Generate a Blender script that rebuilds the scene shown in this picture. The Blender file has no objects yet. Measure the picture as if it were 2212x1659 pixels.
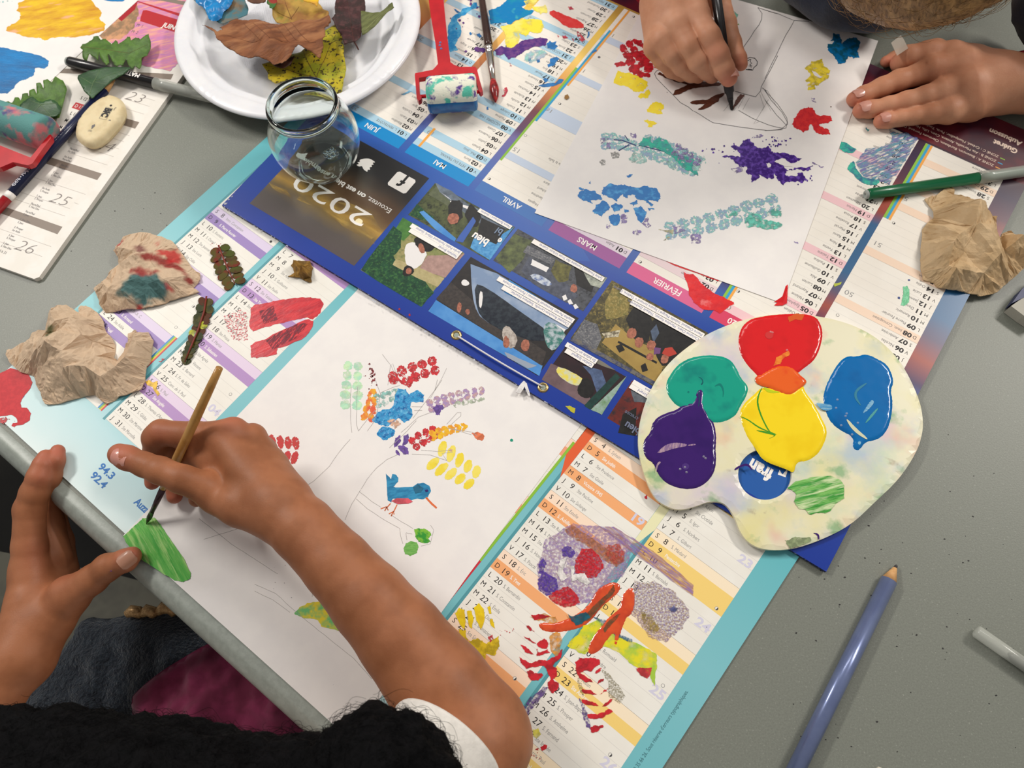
import bpy, bmesh, math, random
import numpy as np
from mathutils import Vector, Matrix, noise
from mathutils.geometry import delaunay_2d_cdt
PI = math.pi
W, H, FPX, CH = 2212, 1659, 1661.0, 0.528      # picture frame, focal length in pixels, lens height above the table (m)
SC = bpy.context.scene
COL = SC.collection
# ------------------------------------------------------------------ camera, world, lights, exposure
ROT = Matrix.Rotation(.400, 3, 'X') @ Matrix.Rotation(.034, 3, 'Y')
cam = bpy.data.cameras.new('camera'); camo = bpy.data.objects.new('camera', cam); COL.objects.link(camo)
cam.sensor_width = 36; cam.lens = 36 * FPX / W; cam.clip_start = .01; cam.clip_end = 20
camo.matrix_world = Matrix.Translation((0, 0, CH)) @ ROT.to_4x4()
cam.dof.use_dof = True; cam.dof.focus_distance = .53; cam.dof.aperture_fstop = 13
SC.camera = camo
world = bpy.data.worlds.new('room_light'); SC.world = world; world.use_nodes = True
world.node_tree.nodes['Background'].inputs[0].default_value = (1, .985, .96, 1)
world.node_tree.nodes['Background'].inputs[1].default_value = .38
def lamp(name, loc, size, power, col, aim=(0, .35, 0)):
    l = bpy.data.lights.new(name, 'AREA'); l.shape = 'RECTANGLE'; l.size, l.size_y = size
    l.energy = power; l.color = col
    o = bpy.data.objects.new(name, l); COL.objects.link(o); o.location = loc
    o.rotation_euler = (Vector(aim) - Vector(loc)).to_track_quat('-Z', 'Y').to_euler()
    return o
lamp('ceiling_lamp', (-1.25, 1.0, 1.45), (.6, .16), 25, (1, .96, .90))
lamp('ceiling_lamp', (1.45, .95, 1.45), (.6, .16), 27, (1, .95, .88))
lamp('ceiling_lamp', (.15, 1.7, 1.9), (1.0, .3), 12.5, (1, .97, .93))
vs = SC.view_settings
vs.view_transform = 'Standard'; vs.look = 'None'; vs.gamma = 1; vs.use_curve_mapping = False
vs.exposure = -0.34
# ------------------------------------------------------------------ helpers
def P(x, y, z=0.0):                       # the point at height z that the photo shows at pixel (x, y)
    d = ROT @ Vector(((x - W / 2) / FPX, -(y - H / 2) / FPX, -1))
    t = (CH - z) / -d.z
    return Vector((d.x * t, d.y * t, z))
def depth(p): return -(ROT.transposed() @ (Vector(p) - Vector((0, 0, CH)))).z
def lin(c):
    f = lambda v: v / 12.92 if v <= .04045 else ((v + .055) / 1.055) ** 2.4
    return tuple(f(v / 255) for v in c[:3]) + (1,)
MATS = {}
def M(name, rgb, rough=.6, rgb2=None, scale=200, fac=(.4, .6), stretch=None, ang=0, spec=.35, alpha=None, bump=None,
      coat=0, metal=0, trans=0, sss=0, rgb3=None, fac3=None, scale3=None, detail=3, attr=None, a0=1.0, ior=1.45, sheen=0):
    if name in MATS: return MATS[name]
    m = bpy.data.materials.new(name); m.use_nodes = True; nt = m.node_tree; N = nt.nodes; L = nt.links
    b = N['Principled BSDF']; I = b.inputs
    I['Base Color'].default_value = lin(rgb); I['Roughness'].default_value = rough
    I['Specular IOR Level'].default_value = spec; I['Metallic'].default_value = metal
    I['Coat Weight'].default_value = coat; I['Coat Roughness'].default_value = .08
    I['Transmission Weight'].default_value = trans; I['IOR'].default_value = ior
    if sheen: I['Sheen Weight'].default_value = sheen
    if sss:
        I['Subsurface Weight'].default_value = sss; I['Subsurface Radius'].default_value = (1, .35, .2); I['Subsurface Scale'].default_value = .004
    tc = N.new('ShaderNodeTexCoord'); mp = N.new('ShaderNodeMapping'); L.new(tc.outputs['Object'], mp.inputs[0])
    mp.vector_type = 'TEXTURE'; mp.inputs['Rotation'].default_value = (0, 0, ang)
    if stretch: mp.inputs['Scale'].default_value = tuple(1 / s for s in stretch)
    def nz(s, d=3, off=0, vec=None):
        n = N.new('ShaderNodeTexNoise'); n.inputs['Scale'].default_value = s; n.inputs['Detail'].default_value = d
        n.inputs['Roughness'].default_value = .6
        if off:
            v = N.new('ShaderNodeVectorMath'); v.inputs[1].default_value = (off, off * 1.7, off * .3); L.new(vec or mp.outputs[0], v.inputs[0]); L.new(v.outputs[0], n.inputs['Vector'])
        else: L.new(vec or mp.outputs[0], n.inputs['Vector'])
        return n.outputs[0]
    def ramp(src, lo, hi):
        r = N.new('ShaderNodeMapRange'); r.inputs[1].default_value = lo; r.inputs[2].default_value = hi; L.new(src, r.inputs[0]); return r.outputs[0]
    def mix(f, a, c):
        x = N.new('ShaderNodeMix'); x.data_type = 'RGBA'; L.new(f, x.inputs[0])
        if hasattr(a, 'is_linked'): L.new(a, x.inputs[6])
        else: x.inputs[6].default_value = lin(a)
        if hasattr(c, 'is_linked'): L.new(c, x.inputs[7])
        else: x.inputs[7].default_value = lin(c)
        return x.outputs[2]
    out = None
    if rgb2: out = mix(ramp(nz(scale, detail), *fac), rgb, rgb2)
    if rgb3 and attr != 'red': out = mix(ramp(nz(scale3 or scale * .5, 3, 3.3), *(fac3 or (.5, .65))), out if out is not None else rgb, rgb3)
    if attr:
        at = N.new('ShaderNodeVertexColor'); at.layer_name = attr
        if attr == 'red':
            out = mix(at.outputs[0], out if out is not None else rgb, rgb3 or (190, 90, 75))
        else: out = at.outputs[0]
    if out is not None: L.new(out, I['Base Color'])
    if alpha:                              # broken, dry-brush coverage: (scale, lo, hi)
        a = ramp(nz(alpha[0], 5, 7.7), alpha[1], alpha[2])
        if a0 < 1:
            k = N.new('ShaderNodeMath'); k.operation = 'MULTIPLY'; k.inputs[1].default_value = a0; L.new(a, k.inputs[0]); a = k.outputs[0]
        L.new(a, I['Alpha'])
    elif a0 < 1: I['Alpha'].default_value = a0
    if bump:
        bn = N.new('ShaderNodeBump'); bn.inputs['Strength'].default_value = bump[1]; bn.inputs['Distance'].default_value = bump[2] if len(bump) > 2 else .0005
        L.new(nz(bump[0], 4, 5.1), bn.inputs['Height']); L.new(bn.outputs[0], I['Normal'])
    MATS[name] = m
    return m
def tag(o, label=None, cat=None, group=None, kind=None):
    for k, v in (('label', label), ('category', cat), ('group', group), ('kind', kind)):
        if v: o[k] = v
    return o
def thing(name, loc, label, cat, group=None):
    o = bpy.data.objects.new(name, None); COL.objects.link(o); o.location = loc; o.empty_display_size = .01
    return tag(o, label, cat, group)
def mesh(name, vs_, fs, mats, parent=None, smooth=True, mi=None, label=None):
    """verts in world metres -> one mesh object, origin at its parent or its own base"""
    V = np.array([tuple(v) for v in vs_], dtype=float) if len(vs_) else np.zeros((0, 3))
    if parent is not None: o0 = np.array(world_loc(parent))
    else: o0 = np.array([(V[:, 0].min() + V[:, 0].max()) / 2, (V[:, 1].min() + V[:, 1].max()) / 2, V[:, 2].min()])
    me = bpy.data.meshes.new(name); me.from_pydata((V - o0).tolist(), [], [tuple(int(i) for i in f) for f in fs])
    if not isinstance(mats, (list, tuple)): mats = [mats]
    for m in mats: me.materials.append(m)
    if mi is not None: me.polygons.foreach_set('material_index', [int(i) for i in mi])
    me.polygons.foreach_set('use_smooth', [bool(smooth)] * len(me.polygons)); me.update()
    o = bpy.data.objects.new(name, me); COL.objects.link(o)
    if parent is not None: o.parent = parent
    else: o.location = o0
    if label: o['label'] = label
    return o
def world_loc(o):
    l = Vector(o.location)
    while o.parent: o = o.parent; l += Vector(o.location)
    return l
class MB:                                  # collects faces of several materials into one mesh
    def __init__(s): s.v = []; s.f = []; s.m = []; s.mats = []
    def mi(s, m):
        if m not in s.mats: s.mats.append(m)
        return s.mats.index(m)
    def add(s, vs_, fs, m):
        k = len(s.v); s.v += [tuple(v) for v in vs_]; i = s.mi(m)
        for f in fs: s.f.append(tuple(int(j) + k for j in f)); s.m.append(i)
        return s
    def box(s, c, sz, m, rot=None):
        c = Vector(c); R = rot or Matrix.Identity(3); vs_ = []
        for x in (-.5, .5):
            for y in (-.5, .5):
                for z in (-.5, .5): vs_.append(c + R @ Vector((x * sz[0], y * sz[1], z * sz[2])))
        return s.add(vs_, [(0, 1, 3, 2), (4, 6, 7, 5), (0, 4, 5, 1), (2, 3, 7, 6), (0, 2, 6, 4), (1, 5, 7, 3)], m)
    def tube(s, pts, rad, m, n=12, cap=True, sq=1.0):
        pts = [Vector(p) for p in pts]
        if not hasattr(rad, '__len__'): rad = [rad] * len(pts)
        vs_ = []; fs = []; ref = None
        for i, p in enumerate(pts):
            d = (pts[min(i + 1, len(pts) - 1)] - pts[max(i - 1, 0)])
            d = d.normalized() if d.length > 1e-9 else Vector((0, 0, 1))
            if ref is None: ref = d.orthogonal().normalized() if abs(d.z) > .95 else (Vector((0, 0, 1)) - d * d.z).normalized()
            else: ref = (ref - d * ref.dot(d)).normalized()
            b = d.cross(ref)
            for j in range(n):
                a = 2 * PI * j / n; vs_.append(p + (ref * math.cos(a) * sq + b * math.sin(a)) * rad[i])
        for i in range(len(pts) - 1):
            for j in range(n): fs.append((i * n + j, i * n + (j + 1) % n, (i + 1) * n + (j + 1) % n, (i + 1) * n + j))
        if cap: fs.append(tuple(range(n))[::-1]); fs.append(tuple(range((len(pts) - 1) * n, len(pts) * n)))
        return s.add(vs_, fs, m)
    def lathe(s, o, ax, prof, m, n=48):     # prof: (distance along axis, radius)
        o = Vector(o); ax = Vector(ax).normalized(); u = ax.orthogonal().normalized(); w = ax.cross(u); vs_ = []; fs = []
        for t, r in prof:
            for j in range(n):
                a = 2 * PI * j / n; vs_.append(o + ax * t + (u * math.cos(a) + w * math.sin(a)) * r)
        for i in range(len(prof) - 1):
            for j in range(n): fs.append((i * n + j, i * n + (j + 1) % n, (i + 1) * n + (j + 1) % n, (i + 1) * n + j))
        return s.add(vs_, fs, m)
    def build(s, name, parent=None, smooth=True, label=None):
        return mesh(name, s.v, s.f, s.mats, parent, smooth, s.m, label)
def inside(pt, poly):
    x, y = pt; c = False; j = len(poly) - 1
    for i in range(len(poly)):
        a, b = poly[i], poly[j]
        if (a[1] > y) != (b[1] > y) and x < (b[0] - a[0]) * (y - a[1]) / (b[1] - a[1] + 1e-12) + a[0]: c = not c
        j = i
    return c
def inside_np(pts, poly):
    pts = np.asarray(pts, float); poly = np.asarray(poly, float); c = np.zeros(len(pts), bool)
    a = poly; b = np.roll(poly, 1, axis=0)
    for (ax, ay), (bx, by) in zip(a, b):
        k = ((ay > pts[:, 1]) != (by > pts[:, 1])) & (pts[:, 0] < (bx - ax) * (pts[:, 1] - ay) / (by - ay + 1e-15) + ax)
        c ^= k
    return c
def dist_np(pts, poly):
    pts = np.asarray(pts, float); poly = np.asarray(poly, float); d = np.full(len(pts), 1e9)
    for a, b in zip(poly, np.roll(poly, -1, axis=0)):
        ab = b - a; t = np.clip(((pts - a) @ ab) / (ab @ ab + 1e-18), 0, 1)
        d = np.minimum(d, np.linalg.norm(pts - a - t[:, None] * ab, axis=1))
    return d
def rag(poly, amp=1.5, it=3, seed=0):       # ragged outline: midpoint displacement
    rnd = random.Random(seed); pts = [tuple(p) for p in poly]
    for k in range(it):
        out = []
        for a, b in zip(pts, pts[1:] + pts[:1]):
            L = math.hypot(b[0] - a[0], b[1] - a[1]); out.append(a)
            if L < 1.2: continue
            d = rnd.uniform(-1, 1) * min(amp, L * .35)
            out.append(((a[0] + b[0]) / 2 - (b[1] - a[1]) / L * d, (a[1] + b[1]) / 2 + (b[0] - a[0]) / L * d))
        pts = out; amp *= .62
    return pts
def smooth_poly(poly, it=2):
    pts = [tuple(p) for p in poly]
    for _ in range(it):
        pts = [q for a, b in zip(pts, pts[1:] + pts[:1]) for q in ((a[0] * .75 + b[0] * .25, a[1] * .75 + b[1] * .25), (a[0] * .25 + b[0] * .75, a[1] * .25 + b[1] * .75))]
    return pts
def cdt(poly, holes=(), step=None, jitter=.25, seed=0, extra=()):
    """triangles of a polygon, optionally with a cloud of inner points (step)"""
    poly = [tuple(p[:2]) for p in poly]; pts = list(poly); fc = [list(range(len(poly)))]; ed = []
    for h in holes:
        k = len(pts); pts += [tuple(p[:2]) for p in h]; ed += [(k + i, k + (i + 1) % len(h)) for i in range(len(h))]
    if step:
        rnd = np.random.RandomState(seed); A = np.array(poly); lo, hi = A.min(0), A.max(0)
        xs = np.arange(lo[0], hi[0], step); ys = np.arange(lo[1], hi[1], step * .87)
        g = np.array([(x + (step / 2 if j % 2 else 0), y) for j, y in enumerate(ys) for x in xs])
        if len(g):
            g = g + rnd.uniform(-jitter, jitter, g.shape) * step
            k = inside_np(g, poly) & (dist_np(g, poly) > step * .45)
            for h in holes: k &= ~inside_np(g, h) & (dist_np(g, h) > step * .45)
            pts += [tuple(p) for p in g[k]]
    pts += [tuple(p) for p in extra]
    s = 1.0 / max(1e-9, max(abs(c) for p in pts for c in p))
    r = delaunay_2d_cdt([Vector((p[0] * s, p[1] * s)) for p in pts], ed, fc, 1, 1e-9)
    V = np.array([(v.x / s, v.y / s) for v in r[0]]); F = [tuple(f) for f in r[2]]
    if holes and F:
        cen = np.array([V[list(f)].mean(0) for f in F]); k = np.ones(len(F), bool)
        for h in holes: k &= ~inside_np(cen, h)
        F = [f for f, q in zip(F, k) if q]
    return V, F
def up_faces(V3, F):                        # turn triangles so that they face up
    V3 = np.asarray(V3); out = []
    for f in F:
        a, b, c = V3[f[0]], V3[f[1]], V3[f[2]]
        out.append(f if np.cross(b - a, c - a)[2] >= 0 else tuple(reversed(f)))
    return out
def pxw(poly, z): return [tuple(P(p[0], p[1], z)[:2]) for p in poly]
def slab(name, poly, z0, z1, mat, parent=None, side=None, holes=(), step=None, zf=None, label=None, smooth=False, world_xy=False, topmi=None):
    """solid plate: outline in photo pixels (at height z1) or in metres, bottom z0, top z1 (+ zf(xy) relief)"""
    w = poly if world_xy else pxw(poly, z1)
    hs = [h if world_xy else pxw(h, z1) for h in holes]
    V, F = cdt(w, hs, step)
    zt = np.full(len(V), z1) + (zf(V, w) if zf else 0)
    T = np.c_[V, zt]; F = up_faces(T, F); n = len(V)
    B = np.c_[V, np.full(n, z0) if not (zf and zf.__name__ == 'sheet') else zt - (z1 - z0)]
    from collections import Counter
    E = Counter(); dirs = {}
    for f in F:
        for a, b in zip(f, f[1:] + f[:1]): E[frozenset((a, b))] += 1; dirs[frozenset((a, b))] = (a, b)
    fs = list(F) + [tuple(i + n for i in reversed(f)) for f in F]; mi = [0] * len(F) + [1] * len(F)
    if topmi is not None: mi[:len(F)] = [topmi(T[list(f)].mean(0)) for f in F]
    for e, c in E.items():
        if c == 1: a, b = dirs[e]; fs.append((b, a, a + n, b + n)); mi.append(1)
    mats = list(mat) if isinstance(mat, (list, tuple)) else [mat]
    if topmi is None: mats = [mats[0], side or mats[0]]
    else: mats = mats
    return mesh(name, np.r_[T, B], fs, mats, parent, smooth, mi, label)
ZL = [0, None]; NOTEXT = []
def film(name, polys, z, mat, parent, amp=1.5, it=3, seed=0, label=None, smooth_it=0, mb=None, hh=None):
    """thin paint film lying on a sheet; one or several outlines in photo pixels"""
    if hh is None: hh = .00004 if z in NOTEXT or z > .0074 else .00018
    if parent is not None and parent is not ZL[1]: ZL[0], ZL[1] = 0, parent
    ZL[0] += 1
    if polys and not hasattr(polys[0][0], '__len__'): polys = [polys]
    if mb is None and 2 <= len(polys) <= 4: return [film(name, [p], z, mat, parent, amp, it, seed * 7 + i, label, smooth_it, None, hh) for i, p in enumerate(polys)][0]
    out = mb or MB()
    for i, p in enumerate(polys):
        if smooth_it: p = smooth_poly(p, smooth_it)
        if amp: p = rag(p, amp, it, seed * 31 + i)
        zz = z + hh + ZL[0] * .0000022 + (i % 6) * .0000008
        V, F = cdt(pxw(p, zz)); T = np.c_[V, np.full(len(V), zz)]
        out.add(T, up_faces(T, F), mat)
    return out if mb else out.build(name, parent, False, label)
def puddle(name, poly, z, h, w, mat, parent, amp=0, label=None, step=.0016, rip=0, seed=0, sm=2, shell=None):
    """thick wet paint: domed body with a rounded rim"""
    if sm: poly = smooth_poly(poly, sm)
    if amp: poly = rag(poly, amp, 2, seed)
    wp = pxw(poly, z + h * .5); V, F = cdt(wp, step=step, jitter=.2, seed=seed)
    d = dist_np(V, wp); t = np.clip(d / w, 0, 1); zz = z + h * np.sqrt(np.clip(1 - (1 - t) ** 2, 0, 1)) - .00002
    if rip: zz += rip * np.array([noise.noise((x * 160, y * 160, seed)) for x, y in V]) * np.clip(t, 0, 1)
    T = np.c_[V, zz]
    return mesh(name, T, up_faces(T, F), mat, parent, True, None, label)
def dots(cx, cy, sx, sy, n, r, seed):       # scattered spatter
    rnd = random.Random(seed); out = []
    for _ in range(n):
        x, y = rnd.gauss(cx, sx), rnd.gauss(cy, sy); q = r * rnd.uniform(.3, 1.4)
        k = rnd.randint(5, 7); a0 = rnd.uniform(0, 6)
        out.append([(x + q * math.cos(a0 + 2 * PI * i / k) * rnd.uniform(.7, 1.2), y + q * math.sin(a0 + 2 * PI * i / k) * rnd.uniform(.7, 1.2)) for i in range(k)])
    return out
def stroke_poly(pts, w):                    # ribbon outline along pixel path
    L = []; R_ = []
    if not hasattr(w, '__len__'): w = [w] * len(pts)
    for i, p in enumerate(pts):
        a, b = pts[max(0, i - 1)], pts[min(len(pts) - 1, i + 1)]; dx, dy = b[0] - a[0], b[1] - a[1]; l = math.hypot(dx, dy) or 1
        L.append((p[0] - dy / l * w[i] / 2, p[1] + dx / l * w[i] / 2)); R_.append((p[0] + dy / l * w[i] / 2, p[1] - dx / l * w[i] / 2))
    return L + R_[::-1]
def leaflets(spine, n, wid, taper=.5, lean=.35, fat=.48, sides=(1, -1), skip=(), seed=0):
    """leaflet outlines along a pixel path (fern frond or its print)"""
    rnd = random.Random(seed); out = []
    seg = [math.hypot(b[0] - a[0], b[1] - a[1]) for a, b in zip(spine, spine[1:])]; tot = sum(seg)
    def at(t):
        s = t * tot
        for (a, b), l in zip(zip(spine, spine[1:]), seg):
            if s <= l or (a, b) == (spine[-2], spine[-1]):
                k = s / l; return (a[0] + (b[0] - a[0]) * k, a[1] + (b[1] - a[1]) * k), ((b[0] - a[0]) / l, (b[1] - a[1]) / l)
            s -= l
    for i in range(n):
        t = (i + .5) / n; (x, y), (dx, dy) = at(t); ln = wid * (1 - taper * t) * rnd.uniform(.88, 1.1) * (.75 + .25 * math.sin(min(1, t * 3) * PI / 2)); hw = tot / n * fat
        for s in sides:
            if (i, s) in skip: continue
            nx, ny = -dy * s + dx * lean, dx * s + dy * lean; q = math.hypot(nx, ny); nx /= q; ny /= q; px_, py_ = -ny, nx
            pr = [(.06, .3), (.25, .8), (.5, 1), (.75, .9), (.92, .55), (1, .0)]
            o = [(x + nx * ln * u + px_ * hw * v, y + ny * ln * u + py_ * hw * v) for u, v in pr] + [(x + nx * ln * u - px_ * hw * v, y + ny * ln * u - py_ * hw * v) for u, v in pr[::-1][1:]]
            out.append(o)
    return out
def sdf_mesh(groups, vox, kall=.004, creases=(), noise_amp=0):
    """one closed skin around chains of tapered capsules: groups = [(chain, k)], chain = [(point, radius)...]"""
    allp = [(Vector(p), r) for g, _ in groups for p, r in g]
    lo = np.array([min(p[i] - r for p, r in allp) for i in range(3)]) - 3 * vox
    hi = np.array([max(p[i] + r for p, r in allp) for i in range(3)]) + 3 * vox
    n = np.ceil((hi - lo) / vox).astype(int) + 1
    ax = [lo[i] + vox * np.arange(n[i]) for i in range(3)]
    D = np.full(n, .05, np.float32); DF = np.full(n, .05, np.float32); mg = .014
    def smin(a, b, k):
        h = np.clip(k - np.abs(a - b), 0, None) / k; return np.minimum(a, b) - h * h * k * .25
    def win(pmin, pmax):
        i0 = [max(0, int((pmin[i] - lo[i]) / vox)) for i in range(3)]; i1 = [min(n[i], int((pmax[i] - lo[i]) / vox) + 2) for i in range(3)]
        return tuple(slice(a, b) for a, b in zip(i0, i1))
    def segd(s, a, b):
        X = (ax[0][s[0]] - a[0])[:, None, None].astype(np.float32); Y = (ax[1][s[1]] - a[1])[None, :, None].astype(np.float32); Z = (ax[2][s[2]] - a[2])[None, None, :].astype(np.float32)
        d = b - a; L = d @ d + 1e-12; t = np.clip((X * d[0] + Y * d[1] + Z * d[2]) / L, 0, 1)
        return np.sqrt((X - t * d[0]) ** 2 + (Y - t * d[1]) ** 2 + (Z - t * d[2]) ** 2), t
    for g, k in groups:
        A = np.array([tuple(p) for p, r in g]); R_ = [r for p, r in g]; rm = max(R_) + mg
        s = win(A.min(0) - rm, A.max(0) + rm); G = np.full([len(range(*q.indices(m))) for q, m in zip(s, n)], .05, np.float32)
        segs = list(zip(range(len(g)), range(1, len(g)))) or [(0, 0)]
        for i, j in segs:
            rr = max(R_[i], R_[j]) + mg; w = win(np.minimum(A[i], A[j]) - rr, np.maximum(A[i], A[j]) + rr)
            d, t = segd(w, A[i], A[j]); d = d - (R_[i] + t * (R_[j] - R_[i]))
            q = tuple(slice(a.start - b.start, a.stop - b.start) for a, b in zip(w, s)); G[q] = smin(G[q], d, .003)
        if k == 'f': DF[s] = smin(DF[s], G, .0011)                      # fingers keep the cleft between them
        else: D[s] = smin(D[s], G, k or kall)
    D = smin(D, DF, .006); del DF
    for a, b, dep, wd in creases:
        a, b = np.array(tuple(a)), np.array(tuple(b)); s = win(np.minimum(a, b) - 3 * wd, np.maximum(a, b) + 3 * wd); d, t = segd(s, a, b)
        D[s] += dep * np.exp(-(d / wd) ** 2)
    S = D < 0; a = S[:-1, :-1, :-1]; cnt = np.zeros(a.shape, np.int8); cs = [(x, y, z) for x in (0, 1) for y in (0, 1) for z in (0, 1)]
    for x, y, z in cs: cnt += S[x:S.shape[0] - 1 + x, y:S.shape[1] - 1 + y, z:S.shape[2] - 1 + z]
    I = np.argwhere((cnt > 0) & (cnt < 8)); idx = np.full(a.shape, -1, np.int32); idx[tuple(I.T)] = np.arange(len(I))
    val = np.array([D[I[:, 0] + x, I[:, 1] + y, I[:, 2] + z] for x, y, z in cs]); acc = np.zeros((len(I), 3)); c = np.zeros(len(I))
    for p in range(8):
        for q in range(p + 1, 8):
            if sum(abs(u - v) for u, v in zip(cs[p], cs[q])) == 1:
                k = (val[p] < 0) != (val[q] < 0); t = np.where(k, val[p] / (val[p] - val[q] + 1e-20), 0)
                acc += np.where(k[:, None], np.array(cs[p]) + t[:, None] * (np.array(cs[q]) - np.array(cs[p])), 0); c += k
    V = lo + (I + acc / c[:, None]) * vox; F = []
    for axn in range(3):
        s0 = [slice(None)] * 3; s1 = [slice(None)] * 3; s0[axn] = slice(0, -1); s1[axn] = slice(1, None)
        A0, A1 = S[tuple(s0)], S[tuple(s1)]; E = np.argwhere(A0 != A1); o1, o2 = [i for i in range(3) if i != axn]
        E = E[(E[:, o1] > 0) & (E[:, o2] > 0) & (E[:, o1] < n[o1] - 1) & (E[:, o2] < n[o2] - 1)]
        ins = A0[tuple(E.T)]; c4 = []
        for d1, d2 in ((1, 1), (0, 1), (0, 0), (1, 0)):
            q = E.copy(); q[:, o1] -= d1; q[:, o2] -= d2; c4.append(idx[tuple(q.T)])
        c4 = np.array(c4).T
        flip = ins if axn != 1 else ~ins
        c4[~flip] = c4[~flip][:, ::-1]; F.append(c4)
    F = np.concatenate(F)
    return V, F[(F >= 0).all(1)]
def chain(*p):                              # (px, py, z, radius in px) -> (point, radius in metres)
    out = []
    for x, y, z, r in p: q = P(x, y, z); out.append((q, r * depth(q) / FPX))
    return out
def patch_nail(c, d, up, r, ln, mat, parent, wid=.8):
    d = d.normalized(); up = (up - d * up.dot(d)).normalized(); s = d.cross(up); vs_ = []; fs = []; nu, nv = 9, 9
    for j in range(nv):
        for i in range(nu):
            u = -1 + 2 * i / (nu - 1); v = -1 + 2 * j / (nv - 1); k = (1 - abs(v) ** 3.5) ** .5 * .35 + .65
            a = u * wid * k; rr = r * (1.0 + .05 * (1 - u * u)) - max(0, v) ** 3 * r * .12
            vs_.append(c + d * v * ln + (up * math.cos(a) + s * math.sin(a)) * rr)
    for j in range(nv - 1):
        for i in range(nu - 1): q = j * nu + i; fs.append((q, q + 1, q + nu + 1, q + nu))
    return mesh('fingernail', vs_, fs, mat, parent)
# ------------------------------------------------------------------ lettering (2-D outlines of the built-in font)
_TX = {}
def glyphs(txt, bold=0.0):
    k = (txt, bold)
    if k not in _TX:
        cu = bpy.data.curves.new('t', 'FONT'); cu.body = txt; cu.size = 1; cu.resolution_u = 3; cu.offset = bold; cu.dimensions = '2D'
        o = bpy.data.objects.new('t', cu); COL.objects.link(o); bpy.context.view_layer.update()
        me = o.evaluated_get(bpy.context.evaluated_depsgraph_get()).to_mesh()
        V = [(v.co.x, v.co.y) for v in me.vertices]; F = [tuple(p.vertices) for p in me.polygons]
        o.evaluated_get(bpy.context.evaluated_depsgraph_get()).to_mesh_clear()
        bpy.data.objects.remove(o); bpy.data.curves.remove(cu); _TX[k] = (np.array(V) if V else np.zeros((0, 2)), F)
    return _TX[k]
class Frame:                                # printed page: local millimetres -> world, several inks, one mesh
    def __init__(s, origin, ang, z, mb=None):
        s.o = P(*origin, z); s.u = Vector((math.cos(ang), math.sin(ang), 0)); s.w = Vector((-math.sin(ang), math.cos(ang), 0)); s.z = z; s.mb = mb or MB(); s.l = 0
    def to(s, x, y, l=0): return s.o + s.u * (x / 1000) + s.w * (y / 1000) + Vector((0, 0, .00002 * l))
    def rect(s, x0, y0, x1, y1, m, l=1):
        if x0 > x1: x0, x1 = x1, x0
        if y0 > y1: y0, y1 = y1, y0
        s.mb.add([s.to(x0, y0, l), s.to(x1, y0, l), s.to(x1, y1, l), s.to(x0, y1, l)], [(0, 1, 2, 3)], m); return s
    def poly(s, pts, m, l=2):
        V, F = cdt(pts); T = [s.to(x, y, l) for x, y in V]; s.mb.add(T, up_faces(np.array([tuple(t) for t in T]), F), m); return s
    def disc(s, x, y, r, m, l=3, n=14, a0=0, a1=2 * PI):
        s.mb.add([s.to(x + r * math.cos(a0 + (a1 - a0) * i / n), y + r * math.sin(a0 + (a1 - a0) * i / n), l) for i in range(n)], [tuple(range(n))], m); return s
    def text(s, t, x, y, h, m, bold=0.0, wx=.8, l=4, align='l', ital=0):
        V, F = glyphs(t, bold)
        if not len(V): return s
        k = h / .72; V = V * [k * wx, k]; V = V + np.c_[V[:, 1] * ital, np.zeros(len(V))]
        if align == 'r': V = V - [V[:, 0].max(), 0]
        elif align == 'c': V = V - [V[:, 0].max() / 2, 0]
        s.mb.add([s.to(x + a, y + b, l) for a, b in V], F, m); return s
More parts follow.
